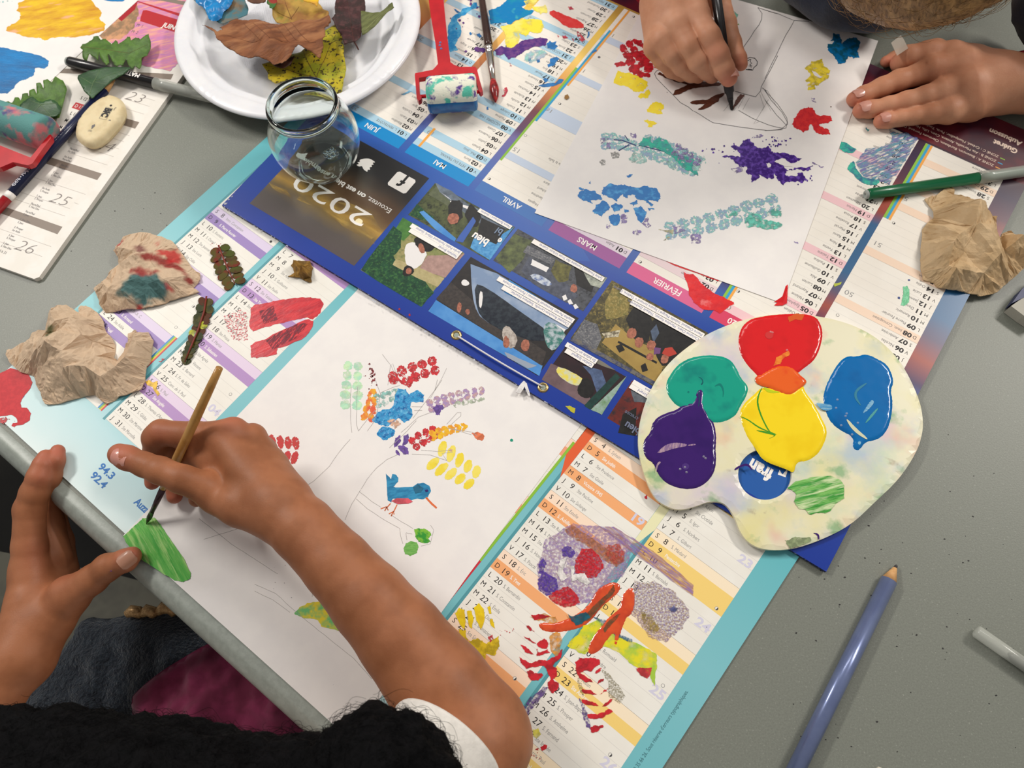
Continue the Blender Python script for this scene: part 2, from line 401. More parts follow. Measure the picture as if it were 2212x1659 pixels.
# ------------------------------------------------------------------ inks and boards
INK = M('black_ink', (38, 34, 36), .5); GREY = M('grey_ink', (150, 148, 146), .5); DGREY = M('dark_grey_ink', (105, 102, 104), .5)
WHT = M('white_ink', (246, 240, 234), .45); LIL = M('lilac_ink', (212, 208, 226), .5); RULE = M('rule_ink', (214, 209, 203), .5)
PAGE = M('calendar_page', (240, 234, 224), .42, (236, 229, 218), 30)
PAGE19 = M('calendar_page_ivory', (239, 235, 226), .42, (235, 230, 220), 30)
BLUEINK = M('blue_ink', (60, 120, 190), .5)
def gmat(name, axis, o, stops, rough=.4, dist=.02, dscale=9, bump=None):
    """printed gradient along a direction of the page"""
    m = bpy.data.materials.new(name); m.use_nodes = True; nt = m.node_tree; N = nt.nodes; L = nt.links; b = N['Principled BSDF']
    g = N.new('ShaderNodeNewGeometry'); s = N.new('ShaderNodeVectorMath'); s.operation = 'SUBTRACT'; s.inputs[1].default_value = o; L.new(g.outputs['Position'], s.inputs[0])
    d = N.new('ShaderNodeVectorMath'); d.operation = 'DOT_PRODUCT'; d.inputs[1].default_value = axis; L.new(s.outputs[0], d.inputs[0])
    n = N.new('ShaderNodeTexNoise'); n.inputs['Scale'].default_value = dscale; n.inputs['Detail'].default_value = 5; L.new(g.outputs['Position'], n.inputs['Vector'])
    a = N.new('ShaderNodeMath'); a.operation = 'MULTIPLY_ADD'; a.inputs[1].default_value = dist * 2; a.inputs[2].default_value = -dist; L.new(n.outputs[0], a.inputs[0])
    q = N.new('ShaderNodeMath'); L.new(d.outputs['Value'], q.inputs[0]); L.new(a.outputs[0], q.inputs[1])
    lo, hi = stops[0][0], stops[-1][0]
    r = N.new('ShaderNodeMapRange'); r.inputs[1].default_value = lo; r.inputs[2].default_value = hi; L.new(q.outputs[0], r.inputs[0])
    c = N.new('ShaderNodeValToRGB'); L.new(r.outputs[0], c.inputs[0]); e = c.color_ramp.elements
    while len(e) > 1: e.remove(e[-1])
    e[0].position = 0; e[0].color = lin(stops[0][1])
    for p, k in stops[1:]: x = e.new((p - lo) / (hi - lo)); x.color = lin(k)
    L.new(c.outputs[0], b.inputs['Base Color']); b.inputs['Roughness'].default_value = rough; b.inputs['Specular IOR Level'].default_value = .35
    return m
# ------------------------------------------------------------------ floor, table
floor_m = M('dark_floor', (30, 28, 25), .6, (22, 21, 19), 14, rgb3=(14, 13, 12), scale3=3, spec=.2)
f = MB(); f.box((0, .3, -.735), (5, 5, .02), floor_m); tag(f.build('floor', smooth=False), kind='structure')
table_m = M('grey_speckled_laminate', (124, 127, 117), .42, (115, 117, 108), 900, (.35, .65), rgb3=(146, 148, 138), scale3=700, fac3=(.62, .72), bump=(900, .25, .0003), spec=.5)
rim_m = M('grey_table_rim', (160, 166, 158), .36, (150, 156, 148), 200, bump=(420, .25, .0003), spec=.5)
A0 = P(0, 982, -.012); A1 = P(671, 1593, -.012); ed = (A1 - A0); ed.z = 0; ed.normalize(); en = Vector((-ed.y, ed.x, 0))   # en points onto the table
if en.y < 0: en = -en
def edge(s, t, z): q = A0 + ed * s + en * t; return Vector((q.x, q.y, z))
troot = thing('table', edge(.35, .5, -.73), 'grey speckled folding table with a thick rounded pale rim, under everything', 'table')
prof = [(.0165, 0), (.012, -.0004), (.0105, .0001), (.0085, -.0006), (.004, -.0035), (.0015, -.0075), (0, -.012), (.0005, -.022), (.004, -.030), (.02, -.034), (.03, -.034)]
mb = MB(); s0, s1, dp = -.75, 1.6, .985
mb.add([edge(s0, .0165, 0), edge(s1, .0165, 0), edge(s1, dp, 0), edge(s0, dp, 0), edge(s0, .0165, -.03), edge(s1, .0165, -.03), edge(s1, dp, -.03), edge(s0, dp, -.03)],
       [(0, 1, 2, 3), (4, 7, 6, 5), (2, 6, 7, 3), (0, 4, 5, 1), (1, 5, 6, 2), (3, 7, 4, 0)], table_m)
mb.build('tabletop', troot, False)
mb = MB(); n = 160; vs_ = []
for i in range(n + 1):
    for t, z in prof: vs_.append(edge(s0 + (s1 - s0) * i / n, t, z + .0002 * noise.noise((i * .6, t * 300, 1)) * (z < -.0001)))
k = len(prof); mb.add(vs_, [(i * k + j, i * k + j + 1, (i + 1) * k + j + 1, (i + 1) * k + j) for i in range(n) for j in range(k - 1)], rim_m)
mb.build('table_rim', troot, True)
for s_, t_ in ((s0 + .12, .14), (s1 - .12, .14), (s0 + .12, dp - .14), (s1 - .12, dp - .14)):
    mb = MB(); mb.tube([edge(s_, t_, -.031), edge(s_, t_, -.724)], .014, M('dark_steel', (50, 50, 52), .4, metal=.6)); mb.build('leg', troot)
mb = MB(); rnd = random.Random(12)
for i in range(90):
    x, y = (rnd.uniform(1700, 2200), rnd.uniform(900, 1655)) if i < 70 else (rnd.uniform(120, 420), rnd.uniform(330, 640)); c = P(x, y, .0001); r = rnd.uniform(.0002, .0006); k = 6; a0 = rnd.uniform(0, 6)
    mb.add([c + Vector((r * math.cos(a0 + 2 * PI * j / k) * (1.6 if j % 3 else .8), r * math.sin(a0 + 2 * PI * j / k), 0)) for j in range(k)], [tuple(range(k))], M('graphite_crumb', (48, 46, 46), .7))
tag(mb.build('crumb_speckle', troot, False), kind='stuff')
# ------------------------------------------------------------------ 2019 calendar (lies nearest, months start at the top)
Z19, A19 = .0012, .914 - PI / 2; O19 = (616, 532)
F0 = Frame(O19, A19, Z19)
cal19 = thing('wall_calendar', F0.to(180, -30) - Vector((0, 0, Z19)), 'large pale blue card calendar under the near drawing, reaching the table edge', 'calendar')
base19 = gmat('pale_blue_card', F0.w, F0.o, [(-.245, (226, 238, 236)), (-.225, (203, 226, 227)), (-.195, (178, 214, 219)), (-.165, (112, 186, 194)), (-.06, (128, 192, 200)), (.03, (100, 182, 190)), (.19, (88, 176, 186))], .38, .012, 14)
wl = lambda pts, F_: [tuple(F_.to(x, y)[:2]) for x, y in pts]
slab('board', wl([(-92.5, -238.7), (453, -232.5), (453, 186), (-93, 186)], F0), 0, Z19, [base19, M('card_edge', (210, 214, 208), .7)], cal19, world_xy=True)
PU1, PU2 = M('violet_ink', (156, 132, 190), .42), M('pale_violet_ink', (220, 206, 230), .42)
MG1, MG2 = M('mauve_ink', (178, 140, 194), .42), M('pale_mauve_ink', (226, 206, 228), .42)
SA1, SA2 = M('salmon_ink', (240, 160, 122), .42), M('pale_salmon_ink', (246, 214, 196), .42)
OR1, OR2 = M('orange_ink', (243, 172, 116), .42), M('pale_orange_ink', (249, 222, 198), .42)
YE1, YE2 = M('straw_ink', (245, 210, 122), .42), M('pale_straw_ink', (249, 230, 200), .42)
SB, SG, SY, SR = M('stripe_blue', (60, 140, 200), .4), M('stripe_green', (140, 190, 60), .4), M('stripe_yellow', (225, 190, 60), .4), M('stripe_red', (205, 45, 60), .4)
SO = M('stripe_orange', (240, 165, 70), .4)
shade19 = M('printed_teal_shadow', (84, 152, 162), .42)
def month19(x0, wd, nd, c1, c2, names, dark=(), weeks=(), top=46.4, pitch=7.54, rows=None, moons=(), stripes=()):
    f = Frame(O19, A19, Z19); w = 66.3; bot = top - nd * pitch
    f.rect(x0 - 2.2, bot - 1.5, x0, top, shade19, 1); f.rect(x0, bot, x0 + w, top, PAGE19, 2)
    for d in range(1, nd + 1):
        if rows and d not in rows: continue
        y = top - d * pitch; k = (wd + d - 1) % 7; L_ = 'LMMJVSD'[k]; c = c1 if (k == 6 or d in dark) else c2 if k == 5 else None
        if c: f.rect(x0, y, x0 + w, y + pitch, c, 3)
        else: f.rect(x0, y - .1, x0 + w, y + .1, RULE, 3)
        f.text(L_, x0 + 3.4, y + 2.0, 3.5, INK, .0, .98, align='c'); f.text(str(d), x0 + 10.4, y + 1.7, 4.0, INK, .0, 1.08, align='c')
        if d in names: f.text(names[d], x0 + 15.2, y + 2.1, 2.7, WHT if c is c1 else GREY, .015 if c is c1 else 0, .76)
    for t, yy in weeks: f.text(t, x0 + 54.5, yy, 6.0, LIL, .03, 1.25)
    for xx, yy, t in moons:
        f.disc(x0 + xx, yy, 1.25, GREY, 5); f.disc(x0 + xx, yy, .95, PAGE19 if t else INK, 6)
        if t == 2: f.disc(x0 + xx, yy, .95, INK, 7, 8, -PI / 2, PI / 2)
    for a, b, y0, y1, m in stripes: f.rect(x0 + a, y0, x0 + b, y1, m, 5)
    return f.mb.build('month_column', cal19, False)
month19(-73.6, 5, 31, PU1, PU2, {8: 'Imm. Conception', 9: 'S. Pierre Fourier', 10: 'S. Romaric', 11: 'S. Daniel', 12: 'Ste Jeanne', 13: 'Ste Lucie', 14: 'Ste Odile', 21: 'S. Pierre C.', 22: 'Ste Fr.-X. C.', 23: 'S. Armand', 24: 'Ste Adèle', 25: 'Noël'}, (25,), [('50', -44)],
        moons=[(61, -4, 0), (55, -84, 2), (58, -105, 1)], stripes=[(61.6, 63, -187, -111, SB), (63, 64.2, -187, -111, SG), (64.2, 65.2, -187, -111, SY), (65.2, 66.4, -187, -111, SR)])
month19(0, 1, 31, MG1, MG2, {9: 'Ste Alix', 10: 'S. Guillaume', 11: 'Ste Paulin', 12: 'Ste Tatiana', 13: 'Ste Yvette', 14: 'Ste Nina', 15: 'S. Rémi', 16: 'S. Marcel', 17: 'Ste Roseline', 18: 'Ste Prisca', 19: 'S. Marius', 20: 'S. Sébastien', 21: 'Ste Agnès', 22: 'S. Vincent', 23: 'S. Barnard', 24: 'S. Fr. de Sales', 25: 'Conv. de S. Paul', 26: 'S. Paul', 27: 'Ste Angèle', 28: "S. Thomas d'Aquin", 29: 'S. Gildas', 30: 'Ste Martine', 31: 'Ste Marcelle'}, (6,), [('03', -45), ('04', -137)],
        top=45.4, pitch=7.56, moons=[(58, 8, 2), (60, -118, 1)], stripes=[(61.6, 63, 8, 46, SB), (63, 64.2, 8, 46, SG), (64.2, 65.2, 8, 46, SY), (65.2, 66.4, 8, 46, SR)])
month19(220.2, 0, 30, SA1, SA2, {}, (22,), [], top=48, stripes=[(64.4, 66.4, -98, 9, SG), (64.4, 66.4, -180, -98, SR)])
month19(293.5, 2, 31, OR1, OR2, {4: 'S. Sylvain', 5: 'Ste Judith', 6: 'Ste Prudence', 7: 'Ste Gisèle', 8: 'Victoire 1945', 9: 'Ste Pacôme', 10: 'Ste Solange', 11: 'Ste Estelle', 12: 'S. Achille', 13: 'Ste Rolande', 14: 'S. Matthias', 15: 'Ste Denise', 16: 'S. Honoré', 17: 'S. Pascal', 18: 'S. Éric', 19: 'S. Yves', 20: 'S. Bernardin', 21: 'S. Constantin', 22: 'S. Émile', 23: 'S. Didier', 24: 'S. Donatien', 25: 'Ste Sophie', 30: 'Ascension'}, (8, 30), [('19', -12)], moons=[(41, -85, 1), (57, -142, 2)])
month19(366.9, 5, 30, YE1, YE2, {3: 'S. Kévin', 4: 'Ste Clotilde', 5: 'S. Igor', 6: 'S. Norbert', 7: 'S. Gilbert', 8: 'S. Médard', 9: 'Pentecôte', 10: 'Landry', 11: 'S. Barnabé', 12: 'Guy', 19: 'S. Romuald', 20: 'S. Silvère', 22: 'S. Alban', 23: 'Ste Audrey', 24: 'S. Jean-Baptiste', 25: 'S. Prosper', 26: 'S. Anthelme', 27: 'S. Fernand', 28: 'Ste Irénée', 29: 'Pierre, Paul', 30: 'Martial'}, (10,), [('23', 9), ('24', -43), ('25', -95), ('26', -148)], top=46.7, moons=[(61, -26, 2), (60, -87, 1), (57, -140, 2)])
f = Frame(O19, A19, Z19)                                        # other prints on the card
for t, x, y, h in (('94.3', 25, -217.5, 5.2), ('92.4', 25.5, -225.3, 5.2), ('Auzances', 66, -218.5, 5.2), ('Guéret', -82, -219, 5.2)): f.text(t, x, y, h, BLUEINK, .03, 1.22 if t[0] == '9' else .88); f.mb.build('printed_number' if t[0] == '9' else 'printed_town_name', cal19, False); f = Frame(O19, A19, Z19)
f2 = Frame(O19, A19 + PI / 2, Z19); f2.o = f.to(441.5, -190)
f2.text("Antoine Dubost. Impression : Duteprint - 03 80 35 66 26. Sous réserve d'erreurs typographiques.", 0, 0, 2.5, M('teal_ink', (70, 120, 128), .5), 0, .8); f.mb.v, f.mb.f, f.mb.m
f2.mb.build('imprint_line', cal19, False)
f.poly([(286, 33), (293.4, 24.5), (293.4, -18), (286.6, -2)], M('orange_red_print', (226, 96, 52), .42), 2)
f.poly([(285, 35), (293.5, 24.6), (290, 24)], SY, 3)
f.mb.build('orange_print', cal19, False); f = Frame(O19, A19, Z19)
f.poly([(360, 30), (366.8, 30), (366.8, -8), (363, -22), (359.9, -25)], M('cream_print', (234, 230, 186), .42), 2)
f.mb.build('cream_print', cal19, False)
# ------------------------------------------------------------------ 2020 calendar (upside down to the lens)
Z20, A20 = .0045, .992 + PI / 2; O20 = (1785, 1235)
G0 = Frame(O20, A20, Z20)
cal20 = thing('wall_calendar', G0.to(270, -200) - Vector((0, 0, Z20)), 'dark blue card calendar with photo collage, upside down under the glass jar and palette', 'calendar')
st = [(0, (20, 52, 146)), (.115, (22, 64, 154)), (.15, (52, 92, 164)), (.163, (62, 44, 88)), (.183, (160, 76, 62)), (.2, (94, 84, 110)), (.22, (50, 98, 140)), (.27, (42, 92, 136)), (.285, (150, 62, 50)), (.305, (170, 72, 48)), (.325, (88, 46, 66)), (.35, (52, 34, 66)), (.37, (62, 30, 44)), (.39, (92, 26, 38)), (.42, (118, 30, 42))]
sky20 = gmat('printed_sunset', -G0.w, G0.o, st, .3, .018, 7)
st2 = [(0, (20, 52, 146)), (.12, (30, 82, 166)), (.15, (66, 98, 170)), (.19, (110, 100, 160)), (.20, (88, 54, 96)), (.225, (118, 58, 66)), (.255, (224, 146, 78)), (.29, (246, 206, 110)), (.33, (240, 200, 84)), (.36, (190, 150, 70)), (.42, (110, 60, 50))]
sky20b = gmat('printed_sunset_glow', -G0.w, G0.o, st2, .3, .012, 8)
edge20 = M('blue_card_edge', (34, 44, 92), .6, (180, 184, 190), 420, (.55, .7))
w20 = G0.o + G0.u * .232
slab('board', wl([(0, 0), (542, 0), (542, -425), (-2, -425)], G0), Z19 + .0004, Z20, [sky20, sky20b, edge20], cal20, world_xy=True, step=.012,
     topmi=lambda c: 1 if (Vector(c) - G0.o).dot(G0.u) > .262 else 0).data.polygons.foreach_get
for o in cal20.children:                                          # the card's side faces use the edge ink
    if o.name.startswith('board'):
        for p in o.data.polygons:
            if p.normal.z < .5: p.material_index = 2
HB = M('month_blue', (0, 134, 200), .35)
def month20(x0, title, tc, nd, wd, band, names, dark=(), weeks=(), rows=None, moons=(), stripes=(), bold=.02):
    f = Frame(O20, A20, Z20); w = 66.4; top, p = -137.4, 7.45
    f.rect(x0, top, x0 + w, -126, tc, 1); f.rect(x0, top - 31 * p, x0 + w, top, PAGE, 2)
    f.text(title, x0 + w / 2, -134.2, 5.2, WHT, .012, .95, align='c')
    for d in range(1, nd + 1):
        y = top - d * p; k = (wd + d - 1) % 7
        if k == 6 or d in dark: f.rect(x0, y, x0 + w, y + p, band, 3)
        else: f.rect(x0, y - .08, x0 + w, y + .08, RULE, 3)
        if rows and d not in rows: continue
        f.text('LMMJVSD'[k], x0 + 3.6, y + 2.2, 2.9, INK, 0, .95, align='c'); f.text('%02d' % d, x0 + 6.0, y + 1.9, 3.9, INK, .035, 1.2)
        if d in names: f.text(names[d], x0 + 13.6, y + 2.2, 2.7, DGREY, 0, .88)
    for t, yy in weeks: f.text(t, x0 + 56, yy, 4.4, GREY, 0, 1.2)
    for xx, yy, t in moons:
        f.disc(x0 + xx, yy, 1.3, DGREY, 5); 
        if t: f.disc(x0 + xx, yy, 1.0, PAGE, 6)
        if t == 2: f.disc(x0 + xx, yy, 1.0, INK, 7, 8, PI / 2, 3 * PI / 2)
    for a, b, y0, y1, m in stripes: f.rect(x0 + a, y0, x0 + b, y1, m, 5)
    return f.mb.build('month_column', cal20, False)
BB = M('pale_blue_ink', (172, 206, 224), .4); LB = M('ice_blue_ink', (196, 208, 226), .4); PK = M('pale_pink_ink', (238, 196, 200), .4)
month20(452.8, 'JUIN', HB, 30, 0, BB, {1: 'L. PENTECÔTE', 2: 'Blandine', 3: 'Kévin', 4: 'Clotilde', 5: 'Igor', 6: 'Norbert', 12: 'Guy', 13: 'Antoine', 14: 'Elisée', 15: 'Germaine', 16: 'J.F. Régis', 17: 'Hervé', 18: 'Léonce', 19: 'Romuald', 20: 'Silvère', 21: 'Rodolphe', 22: 'Alban'}, (1,), [('23', -143.5), ('24', -188), ('25', -240)], moons=[(59, -222, 2)])
month20(379.6, 'MAI', HB, 31, 4, BB, {1: 'FÊTE DU TRAVAIL', 2: 'Boris', 3: 'Phil., Jacq.', 4: 'Sylvain', 5: 'Judith', 6: 'Prudence', 7: 'Gisèle', 8: 'VICTOIRE 1945', 9: 'Pacôme', 10: 'Solange', 11: 'Estelle', 12: 'Achille', 13: 'Rolande', 14: 'Matthias', 15: 'Denise', 16: 'Honoré', 17: 'Pascal', 18: 'Éric', 19: 'Yves', 20: 'Bernardin', 21: 'ASCENSION', 22: 'Émile', 23: 'Didier', 24: 'Donatien', 25: 'Sophie', 26: 'Bérenger', 27: 'Augustin', 28: 'Germain', 29: 'Aymar', 30: 'Ferdinand', 31: 'PENTECÔTE'}, (1, 8, 21),
        [('19', -157), ('20', -208), ('21', -262), ('22', -314)], moons=[(59, -214, 2), (60, -272, 0)], stripes=[(58.5, 60.8, -160.5, -137.4, SO)])
SC2 = M('stripe_cyan', (50, 160, 205), .4)
month20(306.8, 'AVRIL', M('month_steel_blue', (64, 112, 178), .35), 30, 2, LB, {1: 'Hugues', 2: 'Sandrine', 3: 'Richard', 4: 'Isidore', 7: 'J-B. de la Salle', 8: 'Julie'}, (13,), [('15', -181), ('16', -232), ('17', -286), ('18', -336)], moons=[(62.5, -142, 2), (62, -196, 1), (56, -241, 2), (55, -305, 0), (54, -364, 2)], rows=range(1, 9),
        stripes=[(64.3, 66.4, -284, -163, SG), (62.2, 64.3, -338, -214, SC2), (60.2, 62.2, -368.3, -262, SO)])
month20(234, 'MARS', M('month_mauve', (156, 88, 150), .35), 31, 6, M('lilac_pink_ink', (220, 206, 216), .4), {1: 'Aubin'}, rows=range(1, 5))
month20(161.2, 'FÉVRIER', M('month_rose', (214, 98, 142), .35), 29, 5, M('pale_rose_ink', (228, 206, 208), .4), {2: 'Présentation', 3: 'Blaise'}, rows=range(1, 5), moons=[(62, -140, 2)])
month20(88.3, 'JANVIER 2020', M('month_red_rose', (214, 60, 96), .35), 31, 2, PK, {4: 'Odilon', 5: 'Épiphanie', 6: 'Mélaine', 7: 'Raymond', 8: 'Lucien', 9: 'Alix', 10: 'Guillaume', 11: 'Pauline', 12: 'Tatiana', 13: 'Yvette', 14: 'Nina', 15: 'Rémi', 16: 'Marcel', 17: 'Roseline', 18: 'Prisca', 19: 'Marius', 20: 'Sébastien', 21: 'Agnès', 22: 'Vincent', 23: 'Barnard', 24: 'François S.', 25: 'Conv. Paul', 26: 'Paule', 27: 'Angèle', 28: "Th. d'Aquin", 29: 'Gildas', 30: 'Martine', 31: 'Marcelle'}, (1,), [('01', -143.5)], moons=[(58.5, -158, 2)],
        stripes=[(64.3, 66.4, -163, -137.4, SG), (62.2, 64.3, -163, -137.4, SC2), (60.2, 62.2, -163, -137.4, SO)])
month20(15.6, 'DÉCEMBRE', M('month_red', (190, 40, 60), .35), 31, 6, M('peach_ink', (242, 214, 190), .4), {6: 'Nicolas', 7: 'Ambroise', 8: 'Imm. Conception', 9: 'Pierre Fourier', 10: 'Romaric', 11: 'Daniel', 12: 'Jeanne C.', 13: 'Lucie', 14: 'Odile', 15: 'Ninon', 16: 'Alice', 28: 'Innocents', 29: 'David', 30: 'Roger', 31: 'Sylvestre'}, (25,), [('50', -204), ('51', -257), ('52', -309)], moons=[(59, -180, 1), (57, -280, 2)],
        stripes=[(64.3, 66.4, -368.3, -281, SG), (62.2, 64.3, -368.3, -281, SC2), (60.2, 62.2, -368.3, -281, SO)])
f = Frame(O20, A20, Z20); CR = M('cream_lettering', (232, 208, 190), .5)
f.rect(-1.5, -425, 541, -370.5, M('maroon_print', (96, 28, 40), .35, (60, 26, 44), 22, rgb3=(134, 34, 40), scale3=12), 1)
for t, y in (('ZONE A : Besançon, Bordeaux, Clermont Ferrand, Dijon, Grenoble, Limoges, Lyon, Poitiers', -377), ('ZONE B : Aix Marseille, Amiens, Caen, Lille, Nancy Metz, Nantes, Nice, Orléans', -382.4), ('ZONE C : Créteil, Montpellier, Paris, Toulouse, Versailles', -387.8)):
    f.text(t, 27, y, 2.6, CR, .01, .98, 3)
for y, m in ((-375.5, SO), (-380.9, SC2), (-386.3, SG)): f.rect(21.5, y - .5, 25.5, y + .5, m, 3)
f.text('Guéret', 16, -402, 5.2, CR, .04, .95, 3); f.text('Aubusson', 16, -411.5, 5.2, CR, .04, .95, 3); f.text('Le Grand', 60, -420.5, 3.8, CR, .03, .9, 3)
f.mb.build('school_zone_strip', cal20, False)
# header photographs of the collage: flat prints with their own picture content
def px_area(mb, pts, m, l, amp=0, sm=0, seed=0):
    p = [tuple(q) for q in pts]
    if sm: p = smooth_poly(p, sm)
    if amp: p = rag(p, amp, 2, seed)
    z = Z20 + .00002 * l; V, F = cdt(pxw(p, z)); T = np.c_[V, np.full(len(V), z)]; mb.add(T, up_faces(T, F), m)
def photo(rect, ground, areas, caps=(), label=None):
    f = Frame(O20, A20, Z20); f.rect(*rect, ground, 2)
    for i, a in enumerate(areas): px_area(f.mb, a[0], a[1], 3 + i * .5, a[2] if len(a) > 2 else .8, a[3] if len(a) > 3 else 0, i)
    for x, y, w, h, t in caps: f.rect(x, y - h / 2, x + w, y + h / 2, WHT, 40); f.text(t, x + 1.2, y - 1.05, 2.35, M('caption_blue', (92, 104, 158), .5), .0, .86, 42)
    return f.mb.build('collage_photograph', cal20, False, label)
K = lambda n_, a, b=None, s=500, c=None: M(n_, a, .35, b, s * .45, (.3, .72), rgb3=c, scale3=s * 1.1, fac3=(.5, .72), detail=7)
DK = K('print_dark', (18, 16, 18), (38, 36, 34)); FA = K('print_skin', (190, 120, 96), (120, 70, 56), 900); SKY = M('print_sky', (66, 132, 200), .35, (86, 148, 210), 60)
STN = K('print_stone', (112, 112, 116), (70, 72, 80), 700, (150, 148, 146)); GRN = K('print_green', (30, 82, 50), (14, 44, 34), 450, (70, 120, 60)); WPR = M('print_white', (232, 228, 226), .35)
f = Frame(O20, A20, Z20)                                           # sunset photograph with the year
sun = gmat('printed_lake_sunset', -G0.w, G0.o, [(.014, (84, 74, 74)), (.03, (86, 78, 74)), (.042, (118, 98, 62)), (.05, (176, 138, 64)), (.056, (122, 96, 60)), (.064, (96, 70, 46)), (.075, (84, 62, 44)), (.083, (58, 46, 36)), (.092, (26, 24, 24)), (.116, (20, 19, 22))], .3, .008, 34)
f.rect(412, -115.3, 523.5, -14, sun, 2)
gold = M('printed_gold_light', (236, 196, 104), .3, (176, 140, 74), 60, (.35, .6), stretch=(1, 5, 1), ang=A20, alpha=(26, .36, .75), a0=.8)
for p in ([(760, 440), (800, 455), (826, 500), (798, 520), (742, 490), (700, 455), (640, 430), (650, 418), (720, 435)], [(764, 500), (800, 512), (812, 528), (790, 526)], [(580, 394), (620, 410), (632, 428), (600, 420)]): px_area(f.mb, p, gold, 4, 2)
px_area(f.mb, smooth_poly([(766, 477), (775, 470), (786, 478), (776, 488), (768, 485)]), M('printed_sun', (252, 238, 196), .3), 5)
f.text('2020', 428.5, -60.4, 15.6, WHT, .002, 1.82, 8)
f.text('Ecoutez, ', 418.6, -73.4, 5.0, WHT, 0, 1.05, 8); f.text('on est bien ensemble', 446, -73.4, 5.0, WHT, .03, 1.12, 8)
r_ = [(x, y) for x, y in ((419.4, -92.8), (421, -91.2), (437, -91.2), (438.6, -92.8), (438.6, -106), (437, -107.6), (421, -107.6), (419.4, -106))]
f.poly(r_, WHT, 6); f.text('f', 426.4, -107.4, 13.0, DK, .02, .95, 8)
px_area(f.mb, smooth_poly([(769, 356), (776, 354), (771, 350), (778, 350), (776, 345), (790, 342), (800, 343), (812, 351), (804, 351), (808, 356), (802, 356), (804, 361), (798, 361), (800, 367), (794, 366), (794, 372), (785, 366), (782, 358), (776, 360)], 1), WHT, 8)
f.mb.build('lake_sunset_photograph', cal20, False)
photo((345, -71.5, 405.3, -13.8), K('print_lawn', (120, 132, 74), (168, 152, 104), 300, (96, 110, 64)), [
    ([(870, 470), (905, 488), (872, 520), (845, 510)], K('print_grass', (84, 134, 60), (52, 100, 46), 500)),
    ([(780, 583), (850, 488), (868, 500), (866, 535), (850, 552), (862, 575), (905, 590), (938, 632), (910, 663)], GRN, 2),
    ([(924, 552), (1004, 548), (962, 600), (906, 580)], K('print_path', (186, 150, 140), (150, 120, 112), 500)),
    ([(855, 560), (910, 580), (960, 602), (945, 620), (900, 600), (848, 572)], K('print_sand', (190, 176, 130), (164, 150, 104), 500)),
    ([(873, 550), (876, 528), (892, 522), (908, 530), (925, 545), (912, 570), (896, 582), (880, 578)], WPR, 1, 1),
    ([(892, 515), (912, 508), (948, 520), (938, 540), (918, 545), (900, 535)], DK, 1, 1),
    ([(868, 590), (876, 572), (888, 575), (896, 584), (890, 594), (874, 598)], DK, .5, 1),
    ([(876, 584), (882, 577), (890, 582), (888, 592), (878, 592)], FA, 0, 1), ([(902, 528), (912, 524), (920, 545), (908, 548)], FA, 0, 1)],
    [(358.5 - 12, -65, 48, 4, 'Nathalie Brunet'), (346.5, -69.2, 50, 4.2, 'Jardin Public Ferdinand Villard, Guéret')])
photo((324.5, -113.8, 405, -76.4), K('print_trees', (44, 54, 34), (96, 102, 62), 260, (26, 30, 24)), [
    ([(884, 465), (900, 440), (938, 470), (925, 478), (900, 470)], GRN, 2), ([(945, 400), (990, 430), (1030, 470), (1000, 468), (960, 440), (925, 420)], K('print_hill', (104, 108, 80), (70, 80, 60))),
    ([(940, 394), (975, 412), (1010, 440), (1110, 490), (1070, 500), (1020, 475), (980, 440), (950, 415)], K('print_wall', (120, 134, 150), (60, 66, 74), 300)),
    ([(948, 412), (975, 432), (972, 436), (1024, 448), (1034, 462), (1010, 452), (985, 440)], WPR, .6), ([(906, 458), (915, 455), (985, 515), (982, 522), (940, 495)], SKY, .6),
    ([(968, 445), (975, 432), (992, 432), (1000, 440), (1000, 470), (985, 485), (972, 478)], DK, 2), ([(966, 470), (972, 460), (990, 462), (992, 478), (978, 486), (968, 480)], FA, 1, 1),
    ([(1004, 462), (1018, 440), (1040, 470), (1030, 490), (1010, 480)], DK, 3), ([(1016, 535), (1026, 508), (1064, 520), (1110, 490), (1058, 562)], M('print_azure', (58, 132, 190), .35, (92, 160, 208), 300), .6),
    ([(984, 521), (1022, 468), (1028, 478), (1000, 524)], M('print_mid_blue', (60, 94, 170), .35)), ([(1040, 470), (1092, 494), (1072, 528), (1030, 510)], DK, 1)],
    [(326.5, -111.2, 32, 4, 'Nora Boidrouni | Guéret')])
f = Frame(O20, A20, Z20); f.text('bleu', 334, -92, 7.5, WHT, .03, .85, 30); f.text('e', 325.8, -98.5, 6, WHT, .03, .85, 30); f.text('bl', 330, -106, 6.5, M('print_slate', (120, 136, 160), .4), .02, .9, 30); f.mb.build('sign_lettering', cal20, False)
